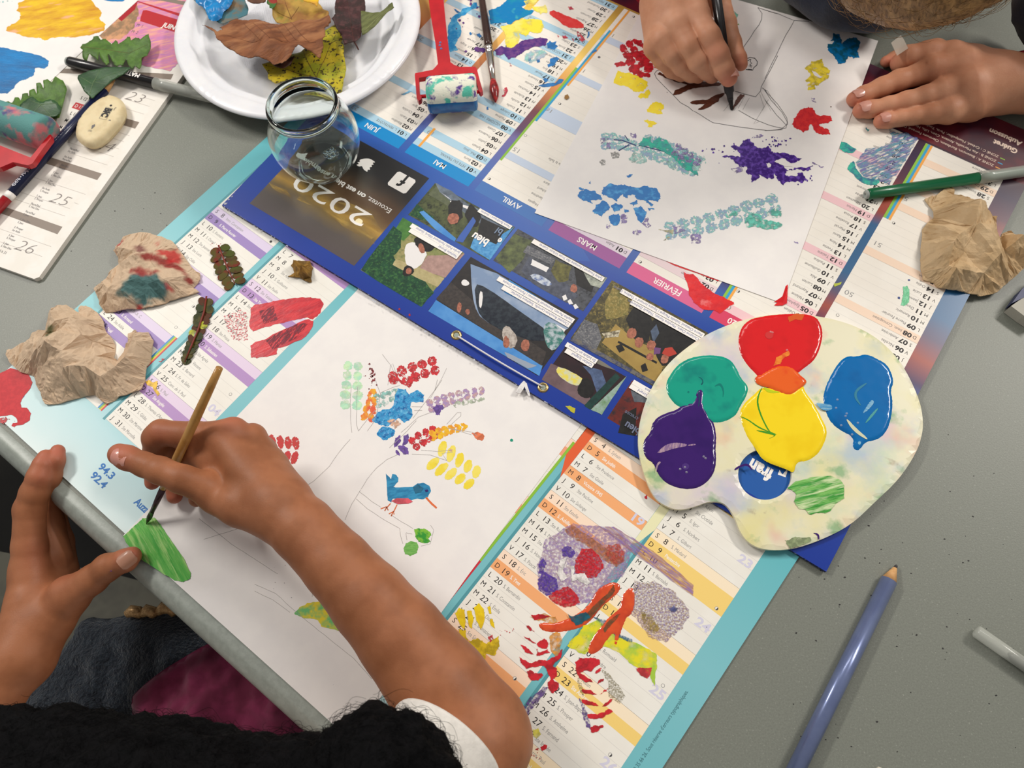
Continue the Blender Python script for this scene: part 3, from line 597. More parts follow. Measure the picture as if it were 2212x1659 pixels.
photo((237.3, -71.4, 338.5, -13.9), K('print_asphalt', (48, 42, 40), (30, 28, 30), 600), [
    ([(925, 672), (942, 648), (1172, 790), (1165, 812)], SKY, .4), ([(942, 645), (975, 610), (1060, 680), (1180, 760), (1170, 790)], K('print_roof', (70, 62, 58), (46, 42, 42), 900)),
    ([(1016, 557), (1243, 690), (1222, 716), (1170, 730), (1100, 720), (1040, 690), (1024, 660), (1018, 610)], M('print_car_silver', (122, 144, 176), .3, (150, 166, 190), 60), .3, 1),
    ([(1024, 612), (1050, 620), (1120, 670), (1190, 720), (1170, 742), (1090, 718), (1046, 692), (1030, 670)], M('print_windscreen', (24, 30, 42), .25, (44, 52, 60), 300), .4, 1),
    ([(996, 608), (1004, 602), (1016, 612), (1008, 618), (998, 616)], WPR, 0, 1), ([(986, 668), (990, 652), (998, 656), (996, 672), (990, 676)], FA, .5, 1), ([(1004, 674), (1008, 666), (1016, 670), (1012, 682)], FA, .5, 1),
    ([(1036, 628), (1044, 632), (1040, 668), (1034, 660)], WPR, 0, 1), ([(1090, 760), (1130, 778), (1160, 790), (1140, 796), (1096, 772)], M('print_window_row', (150, 160, 176), .35), .8), ([(1200, 700), (1222, 712), (1214, 724), (1196, 712)], WPR, .4),
    ([(1084, 712), (1096, 700), (1120, 730), (1110, 756), (1088, 745)], K('print_shirt', (206, 196, 186), (120, 104, 96), 700), 1, 1), ([(1086, 738), (1092, 722), (1102, 736), (1098, 752), (1088, 750)], FA, .6, 1),
    ([(1124, 744), (1132, 732), (1144, 736), (1142, 758), (1128, 758)], FA, .6, 1), ([(1172, 706), (1190, 692), (1224, 720), (1216, 736), (1196, 760), (1180, 748)], M('print_mirror', (60, 120, 112), .3, (180, 190, 196), 200), .5, 1),
    ([(1087, 618), (1100, 604), (1158, 640), (1146, 660), (1090, 632)], M('print_azure2', (54, 128, 190), .35), .2)],
    [(239.5, -62, 62, 4.1, 'Chrystel Rouchon-Larrede, Stéphane Hourlier,'), (239, -66.6, 70, 4.3, 'Sophie Peretti, Emmanuel Rousseau | Partout en Creuse')])
photo((237.6, -113.7, 321.6, -78.2), K('print_street', (58, 60, 66), (90, 92, 98), 420, (30, 30, 34)), [
    ([(1070, 558), (1110, 505), (1150, 520), (1130, 560), (1100, 590)], K('print_plants', (40, 44, 36), (110, 120, 70), 400)), ([(1142, 555), (1200, 585), (1250, 640), (1225, 655), (1150, 612), (1126, 585)], K('print_facade', (92, 96, 110), (52, 56, 70), 500), 1),
    ([(1200, 560), (1235, 575), (1228, 605), (1208, 610), (1190, 585)], K('print_tree_yellow', (120, 116, 56), (46, 42, 28), 500), 2), ([(1240, 575), (1290, 600), (1278, 632), (1245, 615)], DK, 1),
    ([(1140, 596), (1160, 590), (1196, 612), (1180, 620)], M('print_car_blue', (90, 110, 160), .35, (200, 206, 214), 200), .6, 1), ([(1150, 560), (1186, 578), (1180, 588), (1146, 572)], WPR, .8), ([(1214, 640), (1222, 636), (1226, 646), (1218, 650)], WPR, .3), ([(1226, 650), (1232, 646), (1238, 656), (1230, 658)], WPR, .3), ([(1238, 660), (1244, 656), (1250, 664), (1242, 668)], WPR, .3),
    ([(1230, 628), (1236, 612), (1248, 618), (1244, 634)], FA, .6, 1), ([(1256, 580), (1312, 600), (1296, 622), (1276, 616)], K('print_pale', (190, 194, 178), (90, 96, 90), 500)), ([(1140, 530), (1200, 560), (1190, 572), (1130, 545)], STN, 1)],
    [(239, -110.2, 66, 4.2, 'Sylvie Fouquet | Fontaine des Trois Grâces, Guéret')])
photo((149, -113.8, 233.4, -53.3), K('print_park', (92, 84, 50), (44, 40, 30), 420, (142, 124, 66)), [
    ([(1234, 735), (1262, 690), (1290, 700), (1300, 730), (1285, 760)], STN, 1), ([(1300, 740), (1330, 700), (1380, 740), (1440, 760), (1420, 835)], K('print_ochre', (170, 142, 76), (150, 122, 64), 200), .5),
    ([(1325, 612), (1370, 640), (1355, 680), (1310, 690), (1308, 650)], K('print_shrub', (150, 128, 66), (88, 92, 46), 500, (180, 160, 100)), 3), ([(1352, 690), (1375, 655), (1400, 665), (1410, 700), (1400, 740), (1375, 740)], DK, 1.5),
    ([(1400, 710), (1420, 680), (1520, 735), (1480, 780), (1430, 790), (1410, 750)], DK, 2), ([(1300, 720), (1340, 712), (1336, 728), (1306, 730)], M('print_lattice', (206, 196, 170), .35, (110, 100, 80), 500), .6), ([(1330, 748), (1342, 742), (1350, 756), (1338, 762)], DK, .3), ([(1384, 790), (1394, 784), (1400, 800), (1388, 804)], DK, .3), ([(1336, 736), (1420, 782), (1418, 786), (1334, 740)], DK, .4), ([(1262, 760), (1300, 780), (1330, 800), (1300, 790), (1262, 772)], M('print_beam', (120, 116, 104), .35), .4),
    ([(1405, 715), (1418, 700), (1424, 720), (1412, 740)], K('print_denim', (90, 104, 126), (60, 70, 90))),
    ([(1352, 722), (1362, 706), (1376, 712), (1374, 728), (1358, 732)], FA, 1, 1), ([(1370, 742), (1374, 728), (1390, 730), (1388, 748), (1376, 752)], FA, 1, 1), ([(1396, 748), (1402, 734), (1418, 738), (1414, 754), (1402, 758)], FA, 1, 1),
    ([(1394, 775), (1400, 762), (1412, 764), (1410, 780)], FA, .5, 1), ([(1426, 778), (1432, 764), (1446, 768), (1442, 784), (1430, 786)], FA, .5, 1), ([(1436, 752), (1452, 750), (1462, 764), (1446, 770), (1430, 764)], M('print_scarlet', (180, 60, 46), .35), 1),
    ([(1414, 750), (1428, 752), (1426, 764), (1412, 766)], M('print_mauve', (110, 70, 120), .35)), ([(1230, 735), (1417, 835), (1422, 828), (1240, 728)], M('print_gutter', (110, 106, 100), .35, (60, 66, 96), 300))],
    [(151, -104.6, 60, 4.1, 'Christine Cheix, Maryline Forest, Thibault Desbordes,'), (150.5, -109.2, 72, 4.3, 'Pierre Chazaud, Isabelle Margne | Square Jorrand + Théâtre, Guéret')])
photo((182, -49, 233, -13.3), K('print_maroon', (50, 26, 32), (34, 22, 28), 300), [
    ([(1170, 820), (1190, 785), (1230, 800), (1290, 880), (1262, 874)], K('print_door', (124, 100, 104), (96, 76, 80), 200)), ([(1200, 800), (1208, 790), (1258, 815), (1262, 830), (1240, 834), (1210, 815)], M('print_window', (206, 208, 180), .3, (226, 210, 90), 300), .4, 1),
    ([(1246, 840), (1262, 810), (1285, 830), (1284, 852), (1268, 862), (1250, 854)], DK, 1, 1), ([(1258, 790), (1300, 800), (1310, 830), (1290, 850), (1276, 810)], K('print_jeans', (92, 112, 150), (50, 60, 86))),
    ([(1262, 876), (1330, 806), (1340, 815), (1275, 885)], K('print_dark_green', (30, 70, 62), (20, 44, 42))), ([(1276, 885), (1354, 812), (1330, 850), (1300, 896)], K('print_view', (90, 130, 70), (170, 190, 190), 300))],
    [(207, -42.8, 24, 4.1, 'Gaëtan Spagnol'), (206.5, -47.2, 27, 4.1, 'En balade en Creuse')])
photo((116, -49, 177, -13.5), K('print_wood', (120, 44, 36), (84, 32, 30), 160, (40, 36, 40)), [([(1335, 935), (1345, 895), (1375, 880), (1372, 942)], DK, .5), ([(1362, 842), (1400, 850), (1395, 870), (1370, 868)], K('print_steel', (110, 116, 124), (70, 76, 84)))],
      [(152, -44.2, 24, 3.9, 'Olivier Simard'), (151, -48, 25, 3.9, 'Le Creusois')])
f = Frame(O20, A20, Z20); f.text('bleu', 152, -19, 5.6, M('print_greyblue', (110, 116, 140), .4), .03, .9, 30); f.text('creuse', 158, -26, 3.3, M('print_greyblue', (110, 116, 140), .4), 0, .9, 30); f.mb.build('sign_lettering', cal20, False)
f = Frame(O20, A20, Z20); LB2 = M('logo_blue', (30, 88, 164), .35)                                 # station logo seen through the palette's thumb hole
f.rect(36, -56, 92, -20, LB2, 1); mb = f.mb; LG = Frame(O20, A20, Z20, mb)
px_area(mb, [(1690, 1025), (1700, 1014), (1701, 1018), (1697, 1031), (1680, 1025), (1684, 1015)], WHT, 6)
LG.o = P(1667, 1018, Z20); LG.u = (P(1635, 1000, Z20) - P(1667, 1018, Z20)).normalized(); LG.w = Vector((-LG.u.y, LG.u.x, 0))
LG.text('fran', -1, -1, 9.5, WHT, .05, .8, 6)
mb.build('station_logo', cal20, False)
for x, y, nm in ((986, 724, 0), (1173, 837, 1)):                      # eyelets and hanging string
    c = P(x, y, Z20); mb = MB(); br = M('brass', (196, 170, 116), .25, metal=1)
    mb.lathe(c, (0, 0, 1), [(0.0, .0021), (.0005, .0023), (.0009, .003), (.0007, .0039), (0, .0042)], br, 28); mb.lathe(c, (0, 0, 1), [(.0001, .0001), (.0001, .0021)], M('eyelet_core', (150, 160, 150), .5), 20)
    mb.build('eyelet', cal20)
a, b = P(990, 727, Z20 + .0014), P(1170, 834, Z20 + .0014); pts = [a + Vector((0, 0, -.0012))] + [a.lerp(b, t) + Vector((0, 0, .0009 * math.sin(PI * t))) + (b - a).cross(Vector((0, 0, 1))) * .012 * math.sin(PI * t) for t in [i / 16 for i in range(17)]] + [b + Vector((0, 0, -.0012))]
mb = MB(); mb.tube(pts, .0007, M('white_string', (222, 220, 224), .8), 8); mb.build('hanging_string', cal20)
SPK = []
for i, (x, y, r) in enumerate(((884, 681, 3.5), (862, 667, 2), (574, 486, 1.6), (829, 522, 2), (660, 520, 2), (1240, 880, 2))): SPK += dots(x, y, .5, .5, 1, r, i)
film('red_speck', SPK[:2], Z20, M('red_dry_paint', (170, 36, 40), .5), cal20, .4)
film('paint_chip', [[(1221, 877), (1230, 876), (1243, 882), (1241, 893), (1232, 888)]], Z20, M('olive_yellow_paint', (186, 178, 44), .5), cal20, 1)
ch = M('worn_white_edge', (190, 192, 204), .8, alpha=(420, .54, .62))
for i, s in enumerate(([(483, 441), (505, 414), (508, 417), (488, 443)], [(481, 443), (560, 492), (640, 542), (640, 544), (556, 494), (480, 448)], [(760, 620), (900, 702), (1200, 880), (1199, 882), (895, 704), (758, 622)], [(1780, 1232), (1785, 1224), (1788, 1234)])): film('worn_edge', [s], Z20, ch, cal20, .6, 2, i)
# ------------------------------------------------------------------ third calendar, top left
Z3 = .004; T0 = Frame((80, 605), math.radians(-20.3), Z3)
cal3 = thing('desk_calendar', T0.to(-80, 120) - Vector((0, 0, Z3)), 'white card calendar with taupe bars and week numbers, under the eraser', 'calendar')
slab('board', wl([(-260, 0), (-3, 0), (0, 3), (1, 300), (-260, 300)], T0), 0, Z3, [M('white_card', (238, 232, 224), .45, (232, 226, 216), 60), M('dark_card_edge', (110, 112, 108), .7)], cal3, world_xy=True)
f = Frame((80, 605), math.radians(-20.3), Z3); BR = M('taupe_ink', (136, 122, 110), .45); br2 = M('taupe_line', (176, 166, 158), .5)
def q3(pts, m, l=2): px3 = [tuple(P(x, y, Z3)[:2]) for x, y in pts]; V, F = cdt(px3); T = np.c_[V, np.full(len(V), Z3 + .00002 * l)]; f.mb.add(T, up_faces(T, F), m)
for p in ([(-40, 428), (20, 450), (135, 490), (124, 506), (8, 463), (-60, 440)], [(101, 337), (220, 375), (210, 389), (95, 352)], [(240, 246), (301, 264), (292, 278), (230, 260)], [(125, 158), (139, 148), (375, 160), (369, 172), (200, 157), (180, 160)]): q3(p, BR)
loc = lambda x, y: ((P(x, y, Z3) - f.o).dot(f.u) * 1000, (P(x, y, Z3) - f.o).dot(f.w) * 1000)
for (x0, y0, x1, y1) in ((0, 520, 90, 556), (0, 494, 110, 533), (140, 468, 30, 428), (150, 452, 40, 412), (160, 438, 170, 441), (185, 420, 70, 382), (232, 357, 150, 330), (245, 340, 130, 300), (258, 322, 200, 304), (268, 306, 190, 282), (280, 293, 230, 278), (312, 246, 260, 232), (323, 230, 270, 214), (335, 218, 310, 210), (345, 201, 300, 188), (355, 183, 200, 170)):
    a = loc(x0, y0); b = loc(x1, y1); yy = (a[1] + b[1]) / 2; f.rect(a[0], yy - .12, b[0], yy + .12, br2, 3)
for t, x, y in (('26', 33, 536), ('25', 108, 433), ('24', 205, 316), ('23', 272, 212), ('22', 346, 112)): a = loc(x, y); f.text(t, a[0] - 2, a[1] - 1, 10.5, M('grey_numeral', (134, 126, 122), .5), -.02, 1.25, 4, ital=.3)
for t, x, y in (('S 12', 172, 214), ('D 13', 160, 231), ('L 14', 150, 247), ('M 15', 138, 262), ('M 16', 126, 277), ('J 17', 110, 298)):
    a = loc(x, y)
    if t[0] == 'D': f.rect(a[0] - 1.5, a[1] - 1.6, a[0] + 13, a[1] + 5.2, M('red_cell', (196, 40, 44), .45), 3)
    f.text(t, a[0], a[1], 3.6, WHT if t[0] == 'D' else INK, .01, .8, 5)
rnd = random.Random(5)
for i in range(13):
    x, y = 150 - i * 12, 322 + i * 17; a = loc(x, y)
    for k in range(2): f.text(rnd.choice(['S. Fête Dieu', 'S. Jean', 'Ste Aude', 'S. Prosper', 'Pierre/Paul']), a[0], a[1] - k * 3, 2.0, DGREY, 0, .75, 5)
a = loc(0, 545); f.text("L'ETE sera le 21 juin à 3 h 31", a[0] - 28, a[1], 2.6, DGREY, 0, .8, 5)
f.mb.build('month_print', cal3, False)
pinkm = M('pink_wash', (226, 140, 160), .4, (196, 130, 184), 120, (.35, .65), stretch=(1, 6, 1), ang=.3, rgb3=(236, 170, 150), scale3=50)
f = MB(); film('x', [[(301, 0), (420, -4), (384, 60), (384, 110), (388, 135), (367, 154), (300, 139), (215, 77), (265, 28)]], Z3, pinkm, cal3, 3, mb=f)
film('x', [[(213, 77), (275, 20), (262, 12), (290, -5), (300, 30), (290, 60), (262, 84), (230, 88)]], Z3 + .00003, M('peach_wash', (216, 158, 116), .4, (150, 120, 90), 100), cal3, 3, mb=f)
film('x', [[(255, 40), (290, 6), (285, 2), (300, -6), (292, 20), (262, 46)]], Z3 + .00005, M('crimson_print', (170, 30, 40), .4), cal3, 1, mb=f)
f.build('painted_patch', cal3, False)
f = Frame((80, 605), math.radians(-20.3), Z3)
def q3b(pts, m, l): px3 = [tuple(P(x, y, Z3)[:2]) for x, y in pts]; V, F = cdt(px3); T = np.c_[V, np.full(len(V), Z3 + .00002 * l)]; f.mb.add(T, up_faces(T, F), m)
q3b([(309, 23), (316, 22), (395, 46), (385, 72), (303, 46), (304, 38)], M('red_header', (184, 40, 46), .42), 12); q3b([(290, 2), (296, 2), (400, 33), (398, 39)], M('red_header', (184, 40, 46), .42), 12)
q3b([(330, -6), (420, 6), (400, 12), (340, 0)], BR, 12)
a = loc(350, 58); f.text('JUIN', a[0], a[1], 5.6, WHT, .03, .85, 16); a = loc(294, 56); f.text('M  1', a[0], a[1], 3.4, DGREY, 0, .8, 14); a = loc(283, 70); f.text('M  2', a[0], a[1], 3.4, DGREY, 0, .8, 14)
f.mb.build('month_header', cal3, False)
# ------------------------------------------------------------------ drawings and their paint
def cr(ox, oy, s, pts): return [(ox + x / s, oy + y / s) for x, y in pts]
def prt(name, rgb, sc=260, lo=.38, hi=.5, rgb2=None, a0=1.0, st=None, ang=0, rough=.45): return M(name, rgb, rough, rgb2 or tuple(max(0, int(c * .8)) for c in rgb), sc * .8, (.42, .6), st, ang, alpha=(sc, lo, hi), a0=a0, spec=.4)
def thick(name, rgb, rgb2=None, sc=180, st=None, ang=0, bump=.5): return M(name, rgb, .32, rgb2 or tuple(max(0, int(c * .86)) for c in rgb), sc, (.42, .58), st, ang, spec=.5, bump=(sc * 2, bump, .0003), coat=.15)
PENCIL = M('pencil_line', (186, 181, 178), .7, alpha=(900, .2, .5), a0=.8); PENCIL2 = M('dark_pencil_line', (104, 100, 102), .6, alpha=(900, .1, .4))
def line(mb, pts, z, w, m, wob=.5, seed=0):
    rnd = random.Random(seed); out = []
    for a, b in zip(pts, pts[1:]):
        n = max(1, int(math.hypot(b[0] - a[0], b[1] - a[1]) / 14))
        for i in range(n): out.append((a[0] + (b[0] - a[0]) * i / n + rnd.uniform(-wob, wob), a[1] + (b[1] - a[1]) * i / n + rnd.uniform(-wob, wob)))
    out.append(pts[-1]); p = stroke_poly(out, w); n = len(out); zz = z + .00012
    mb.add([P(x, y, zz) for x, y in p], [(i, i + 1, 2 * n - 2 - i, 2 * n - 1 - i) for i in range(n - 1)], m)
PAPER = M('white_drawing_paper', (240, 235, 231), .55, (236, 231, 228), 40, bump=(1500, .12, .0002)); PEDGE = M('paper_edge', (214, 208, 204), .7)
CRED = thick('wet_red_paint', (214, 28, 38)); 
# --- near drawing: tree with leaf prints and a blue bird
ZN = Z19 + .0003; NOTEXT.append(ZN)
near = thing('tree_drawing', P(700, 1100, Z19), 'white paper drawing with leaf prints and a painted blue bird, under the forearm', 'drawing')
slab('paper_sheet', [(266, 1157), (757, 1598), (1013, 1240), (1138, 1073), (1254, 919), (1276, 889), (808, 588), (773, 625), (573, 835)], Z19 + .00005, ZN, PAPER, near, PEDGE)
mb = MB()
Q = lambda pts: cr(550, 820, 3.95, pts)
for i, l in enumerate(([(770, 1195), (830, 1060), (895, 955), (960, 850), (1040, 750), (1130, 680), (1220, 640)], [(895, 955), (1000, 1040), (1080, 1090)], [(865, 1015), (960, 1100), (1110, 1200), (1240, 1270)], [(1160, 1150), (1250, 1210), (1350, 1270)], [(1240, 1275), (1245, 1330), (1265, 1400)], [(1290, 1310), (1300, 1370)], [(1290, 1305), (1345, 1318)],
        [(415, 925), (500, 870), (640, 740), (720, 620), (815, 510)], [(830, 450), (820, 330), (815, 200), (825, 60)], [(885, 435), (870, 380), (870, 200), (880, 60)], [(885, 440), (960, 340), (1030, 260)], [(960, 440), (1010, 370), (1050, 260), (1075, 120), (1030, 0)], [(1075, 110), (1200, 60), (1240, 50)], [(1250, 450), (1400, 320), (1530, 270)], [(1340, 230), (1430, 232)], [(1360, 265), (1430, 262)],
        [(1350, 330), (1450, 200), (1540, 90), (1560, 0)], [(1150, 580), (1300, 440), (1380, 350)], [(1540, 90), (1600, 0)], [(1420, 600), (1560, 612), (1680, 605), (1690, 620), (1600, 630), (1640, 690)], [(1340, 635), (1500, 642), (1640, 690)], [(1640, 380), (1730, 280), (1760, 280), (1760, 310), (1670, 390)], [(1690, 420), (1860, 450), (1900, 480)], [(1640, 410), (1850, 470)], [(1500, 1240), (1530, 1280), (1500, 1400), (1420, 1420)])):
    line(mb, Q(l), ZN, 1.1, PENCIL, .5, i)
for i, l in enumerate(([(0, 90), (180, 170), (400, 370), (640, 560), (840, 720), (960, 850), (1000, 900)], [(0, 150), (150, 220), (300, 330)], [(490, 200), (495, 150)])): line(mb, cr(550, 1239, 3.95, l), ZN, 1.0, PENCIL, .5, 40 + i)
for l in ([(440, 1165), (520, 1140)], [(430, 1120), (500, 1175), (600, 1240)], [(560, 980 + 150), (585, 1120)], [(826, 765), (845, 790), (855, 815)], [(930, 860), (955, 815), (965, 795)], [(838, 832), (843, 790), (848, 785), (856, 808)]): line(mb, l, ZN, 1.0, PENCIL, .5, 60)
mb.build('pencil_outline', near, False)
def fp(name, spine, n, wid, m, parent, z, amp=1.6, label=None, **k): return film(name, leaflets(spine, n, wid, **k), z, m, parent, amp, 3, len(spine) + n, label)
fp('leaf_print', [(758, 888), (760, 840), (763, 782)], 5, 27, prt('mint_print', (176, 226, 196), 160, .3, .55, (206, 236, 190)), near, ZN, lean=.2, taper=.25, label='pale mint green leaf print')
fp('leaf_print', [(840, 832), (880, 808), (942, 788)], 5, 27, prt('red_print', (214, 48, 56), 420, .36, .46), near, ZN, lean=.5, taper=.2, label='red leaf print above the blue one', skip=((0, 1),))
film('leaf_print', cr(550, 820, 3.95, [(1140, 10), (1160, -30), (1220, -20), (1250, 5), (1290, -10), (1340, 50), (1320, 75), (1260, 40), (1230, 10), (1200, 50), (1150, 30)]), ZN, MATS['red_print'], near, 2)
film('leaf_print', dots(803, 812, 5, 12, 34, 2.0, 3), ZN, prt('dark_red_print', (130, 44, 48), 500, .35, .42), near, .5, label='speckled dark red leaf print')
fp('leaf_print', [(792, 912), (800, 880), (806, 842)], 4, 17, prt('orange_yellow_print', (240, 178, 40), 120, .2, .3, (226, 92, 60)), near, ZN, label='yellow and orange leaf print', fat=.6)
fp('leaf_print', [(805, 868), (832, 862), (860, 846)], 4, 20, prt('teal_wash_print', (150, 205, 196), 300, .4, .6), near, ZN, amp=2, label='faint teal leaf print')
BLP = M('blue_print', (50, 150, 206), .3, (20, 104, 170), 300, (.5, .62), spec=.5, bump=(170, 1, .0012), coat=.1, rgb3=(96, 178, 218), scale3=160, fac3=(.58, .68))
film('leaf_print', [Q([(1220, 70), (1290, 80), (1320, 130), (1385, 88), (1450, 130), (1440, 195), (1345, 190), (1330, 240), (1352, 300), (1320, 350), (1270, 365), (1220, 330), (1160, 385), (1120, 400), (1060, 385), (1005, 360), (1012, 330), (1050, 270), (1100, 255), (1170, 240), (1190, 180)]), Q([(1040, 460), (1100, 400), (1195, 425), (1190, 480), (1150, 500), (1110, 515), (1070, 490)])], ZN, BLP, near, 2.4, label='thick blue leaf print')
fp('leaf_print', [(918, 882), (970, 862), (1045, 842)], 8, 20, prt('mauve_print', (168, 140, 186), 330, .38, .5, (198, 160, 160)), near, ZN, amp=2, lean=.7, label='faded mauve and grey green leaf print')
fp('leaf_print', [(975, 868), (1010, 862), (1046, 858)], 4, 16, prt('sage_print', (190, 200, 178), 330, .4, .55), near, ZN, amp=2, sides=(1,))
film('leaf_print', [Q([(1520, 240), (1550, 215), (1600, 210), (1620, 245), (1590, 260), (1580, 305), (1545, 300)]), Q([(1190, 580), (1200, 500), (1240, 470), (1250, 520), (1220, 560)]), Q([(1255, 560), (1270, 480), (1310, 460), (1312, 530), (1270, 560)]), Q([(1220, 570), (1270, 560), (1310, 590), (1315, 640), (1270, 640), (1240, 600)]), Q([(1205, 600), (1240, 630), (1235, 650), (1210, 635)])], ZN, prt('violet_print', (112, 80, 160), 400, .25, .4), near, 1.8, label='violet leaf print')
fp('leaf_print', [(885, 966), (915, 944), (942, 932)], 4, 19, MATS['red_print'], near, ZN, lean=.5, taper=.1, label='red leaf print beside the violet one')
fp('leaf_print', [(925, 944), (965, 930), (1008, 921)], 6, 15, prt('yolk_print', (242, 196, 32), 220, .25, .36, (232, 150, 40)), near, ZN, lean=.8, fat=.6, label='yellow leaf print at the branch end')
film('paint_dab', Q([(1850, 455), (1900, 445), (1945, 458), (1962, 485), (1945, 520), (1900, 515), (1875, 490)]), ZN, prt('orange_dab', (240, 128, 84), 200, .15, .3), near, 1.5)
fp('leaf_print', [(940, 982), (985, 1010), (1034, 1040)], 5, 42, prt('yellow_print', (244, 226, 104), 110, .2, .35, (240, 216, 60)), near, ZN, lean=-.25, taper=.3, fat=.4, amp=1, label='large yellow leaf print')
film('paint_dab', [Q([(1655, 600), (1670, 588), (1695, 596), (1690, 612), (1665, 615)]), Q([(1130, 350), (1210, 340), (1250, 380), (1200, 420), (1170, 395)])], ZN, prt('peach_print', (240, 190, 160), 400, .4, .55), near, 1.5)
fp('leaf_print', [(566, 968), (604, 970), (650, 974)], 5, 30, prt('scarlet_print', (204, 42, 50), 380, .33, .43, (190, 60, 50)), near, ZN, lean=-.25, taper=-.05, fat=.46, label='red leaf print beside the wrist')
mb = MB(); BB1 = thick('bird_blue', (52, 146, 190), (34, 120, 166), 120, (1, 3, 1), .2, .3)          # bird
film('x', [Q([(1120, 800), (1150, 830), (1165, 850), (1175, 805), (1205, 810), (1225, 835), (1225, 870), (1185, 915), (1200, 920), (1350, 915), (1390, 885), (1440, 880), (1490, 905), (1505, 950), (1480, 1000), (1440, 1020), (1390, 1015), (1340, 1030), (1180, 1015), (1165, 1050), (1135, 1030), (1130, 940)])], ZN, BB1, near, .8, 2, mb=mb)
film('x', [Q([(1352, 920), (1390, 890), (1440, 925), (1420, 960), (1370, 970)])], ZN + .00004, thick('bird_dark_blue', (36, 104, 136)), near, 1, mb=mb)
film('x', [Q([(1165, 1035), (1210, 1012), (1310, 1012), (1350, 1040), (1310, 1058), (1220, 1062)])], ZN + .00005, prt('coral_belly', (226, 92, 104), 160, .1, .2), near, .6, 2, mb=mb)
film('x', [Q([(1455, 1010), (1470, 1000), (1510, 1045), (1558, 1090), (1548, 1102), (1500, 1060)])], ZN, prt('orange_beak', (226, 112, 60), 160, .1, .2), near, .5, 2, mb=mb)
for k in ([(1160, 1055), (1125, 1095)], [(1075, 1102), (1125, 1085), (1140, 1115)], [(1125, 1090), (1110, 1120)], [(1215, 1065), (1185, 1130)], [(1145, 1145), (1185, 1125), (1190, 1150)], [(1180, 1130), (1165, 1165)]): line(mb, Q(k), ZN, 2.2, MATS['orange_beak'], .3)
film('x', [Q([(1452, 940), (1475, 936), (1484, 952), (1460, 960)])], ZN + .00007, M('bird_eye', (52, 40, 110), .3), near, .3, 2, mb=mb)
mb.build('painted_bird', near, False, 'blue bird with coral belly and orange beak')
film('leaf_print', Q([(1360, 1275), (1400, 1268), (1450, 1272), (1500, 1300), (1508, 1330), (1480, 1355), (1505, 1385), (1480, 1392), (1440, 1395), (1400, 1385), (1370, 1340)]), ZN, thick('wet_green', (50, 150, 50), (128, 190, 60), 300), near, 1.5, label='wet dark green dab')
film('leaf_print', Q([(1270, 1440), (1290, 1395), (1330, 1378), (1385, 1390), (1398, 1430), (1385, 1480), (1330, 1505), (1285, 1490)]), ZN, thick('leaf_green', (124, 186, 92), (104, 170, 76), 200, (1, 4, 1)), near, 1.2, label='light green dab')
film('leaf_print', cr(550, 1239, 3.95, [(335, 335), (380, 290), (450, 250), (560, 235), (620, 260), (660, 330), (700, 375), (775, 480), (720, 490), (570, 452), (540, 400), (430, 382), (350, 352)]), ZN, prt('yellow_green_print', (226, 204, 40), 150, .1, .2, (110, 186, 110)), near, 1.8, label='yellow and green leaf print half under the forearm')
gst = M('green_brush_strokes', (112, 190, 84), .2, (70, 168, 60), 34, (.38, .62), (1, 9, 1), math.radians(-52), spec=.6, bump=(60, 1.0, .0008), coat=.5, rgb3=(162, 210, 120), scale3=44)
film('paint_stroke', [[(266, 1158), (290, 1136), (308, 1119), (334, 1118), (354, 1144), (380, 1182), (400, 1212), (412, 1238), (411, 1250), (396, 1257), (377, 1254), (350, 1238), (300, 1205), (272, 1172)]], ZN, gst, near, 1.2, label='wet green brush strokes at the corner', hh=.0003)
film('pencil_fleck', dots(590, 1260, 20, 25, 7, .9, 4) + dots(720, 1479, .1, .1, 1, 1.3, 2), ZN, M('fleck', (120, 116, 124), .6), near, 0)
film('paint_dab', dots(1105, 951, .1, .1, 1, 3.4, 1), ZN, thick('teal_dot', (16, 150, 120)), near, .3)
# --- paint on the 2019 calendar
R_ = thick('dry_red_paint', (214, 42, 52), (186, 30, 46), 60, (1, 4, 1), .5, .8)
film('paint_smear', [[(542, 664), (550, 658), (590, 650), (626, 645), (671, 642), (692, 645), (699, 658), (692, 676), (676, 690), (661, 686), (612, 698), (576, 706), (546, 716), (538, 704)], [(541, 746), (575, 732), (612, 712), (664, 690), (677, 692), (673, 710), (651, 734), (600, 752), (598, 765), (555, 774), (542, 772)]], Z19, R_, cal19, 2.2, label='red paint smear below the dried leaf')
film('paint_smear', [[(560, 672), (592, 660), (600, 690), (570, 700)], [(575, 735), (640, 700), (665, 700), (640, 730), (590, 755)]], Z19 + .00006, prt('dark_maroon_streak', (130, 30, 52), 200, .42, .55, st=(1, 4, 1), ang=1.0), cal19, 2)
film('paint_smear', [[(482, 682), (520, 668), (534, 676), (536, 735), (505, 735), (490, 710)]], Z19, prt('pink_scuff', (226, 96, 108), 700, .5, .6), cal19, 2, label='faint pink scuff')
film('paint_smear', [[(-30, 815), (0, 806), (23, 795), (60, 805), (70, 826), (66, 838), (50, 858), (44, 870), (46, 880), (58, 881), (67, 893), (64, 908), (50, 917), (35, 919), (31, 923), (25, 920), (28, 914), (38, 912), (35, 903), (25, 896), (14, 898), (-30, 902)]], Z19, M('dry_red_blob', (206, 44, 52), .5, (192, 36, 46), 300), cal19, .8, 2, label='flat red blob at the left corner')
film('paint_smear', [[(0, 903), (12, 900), (18, 906), (8, 916), (0, 912)]] + dots(10, 908, 8, 4, 9, 1.6, 8), Z19, prt('red_spatter', (212, 70, 76), 500, .4, .5), cal19, .6)
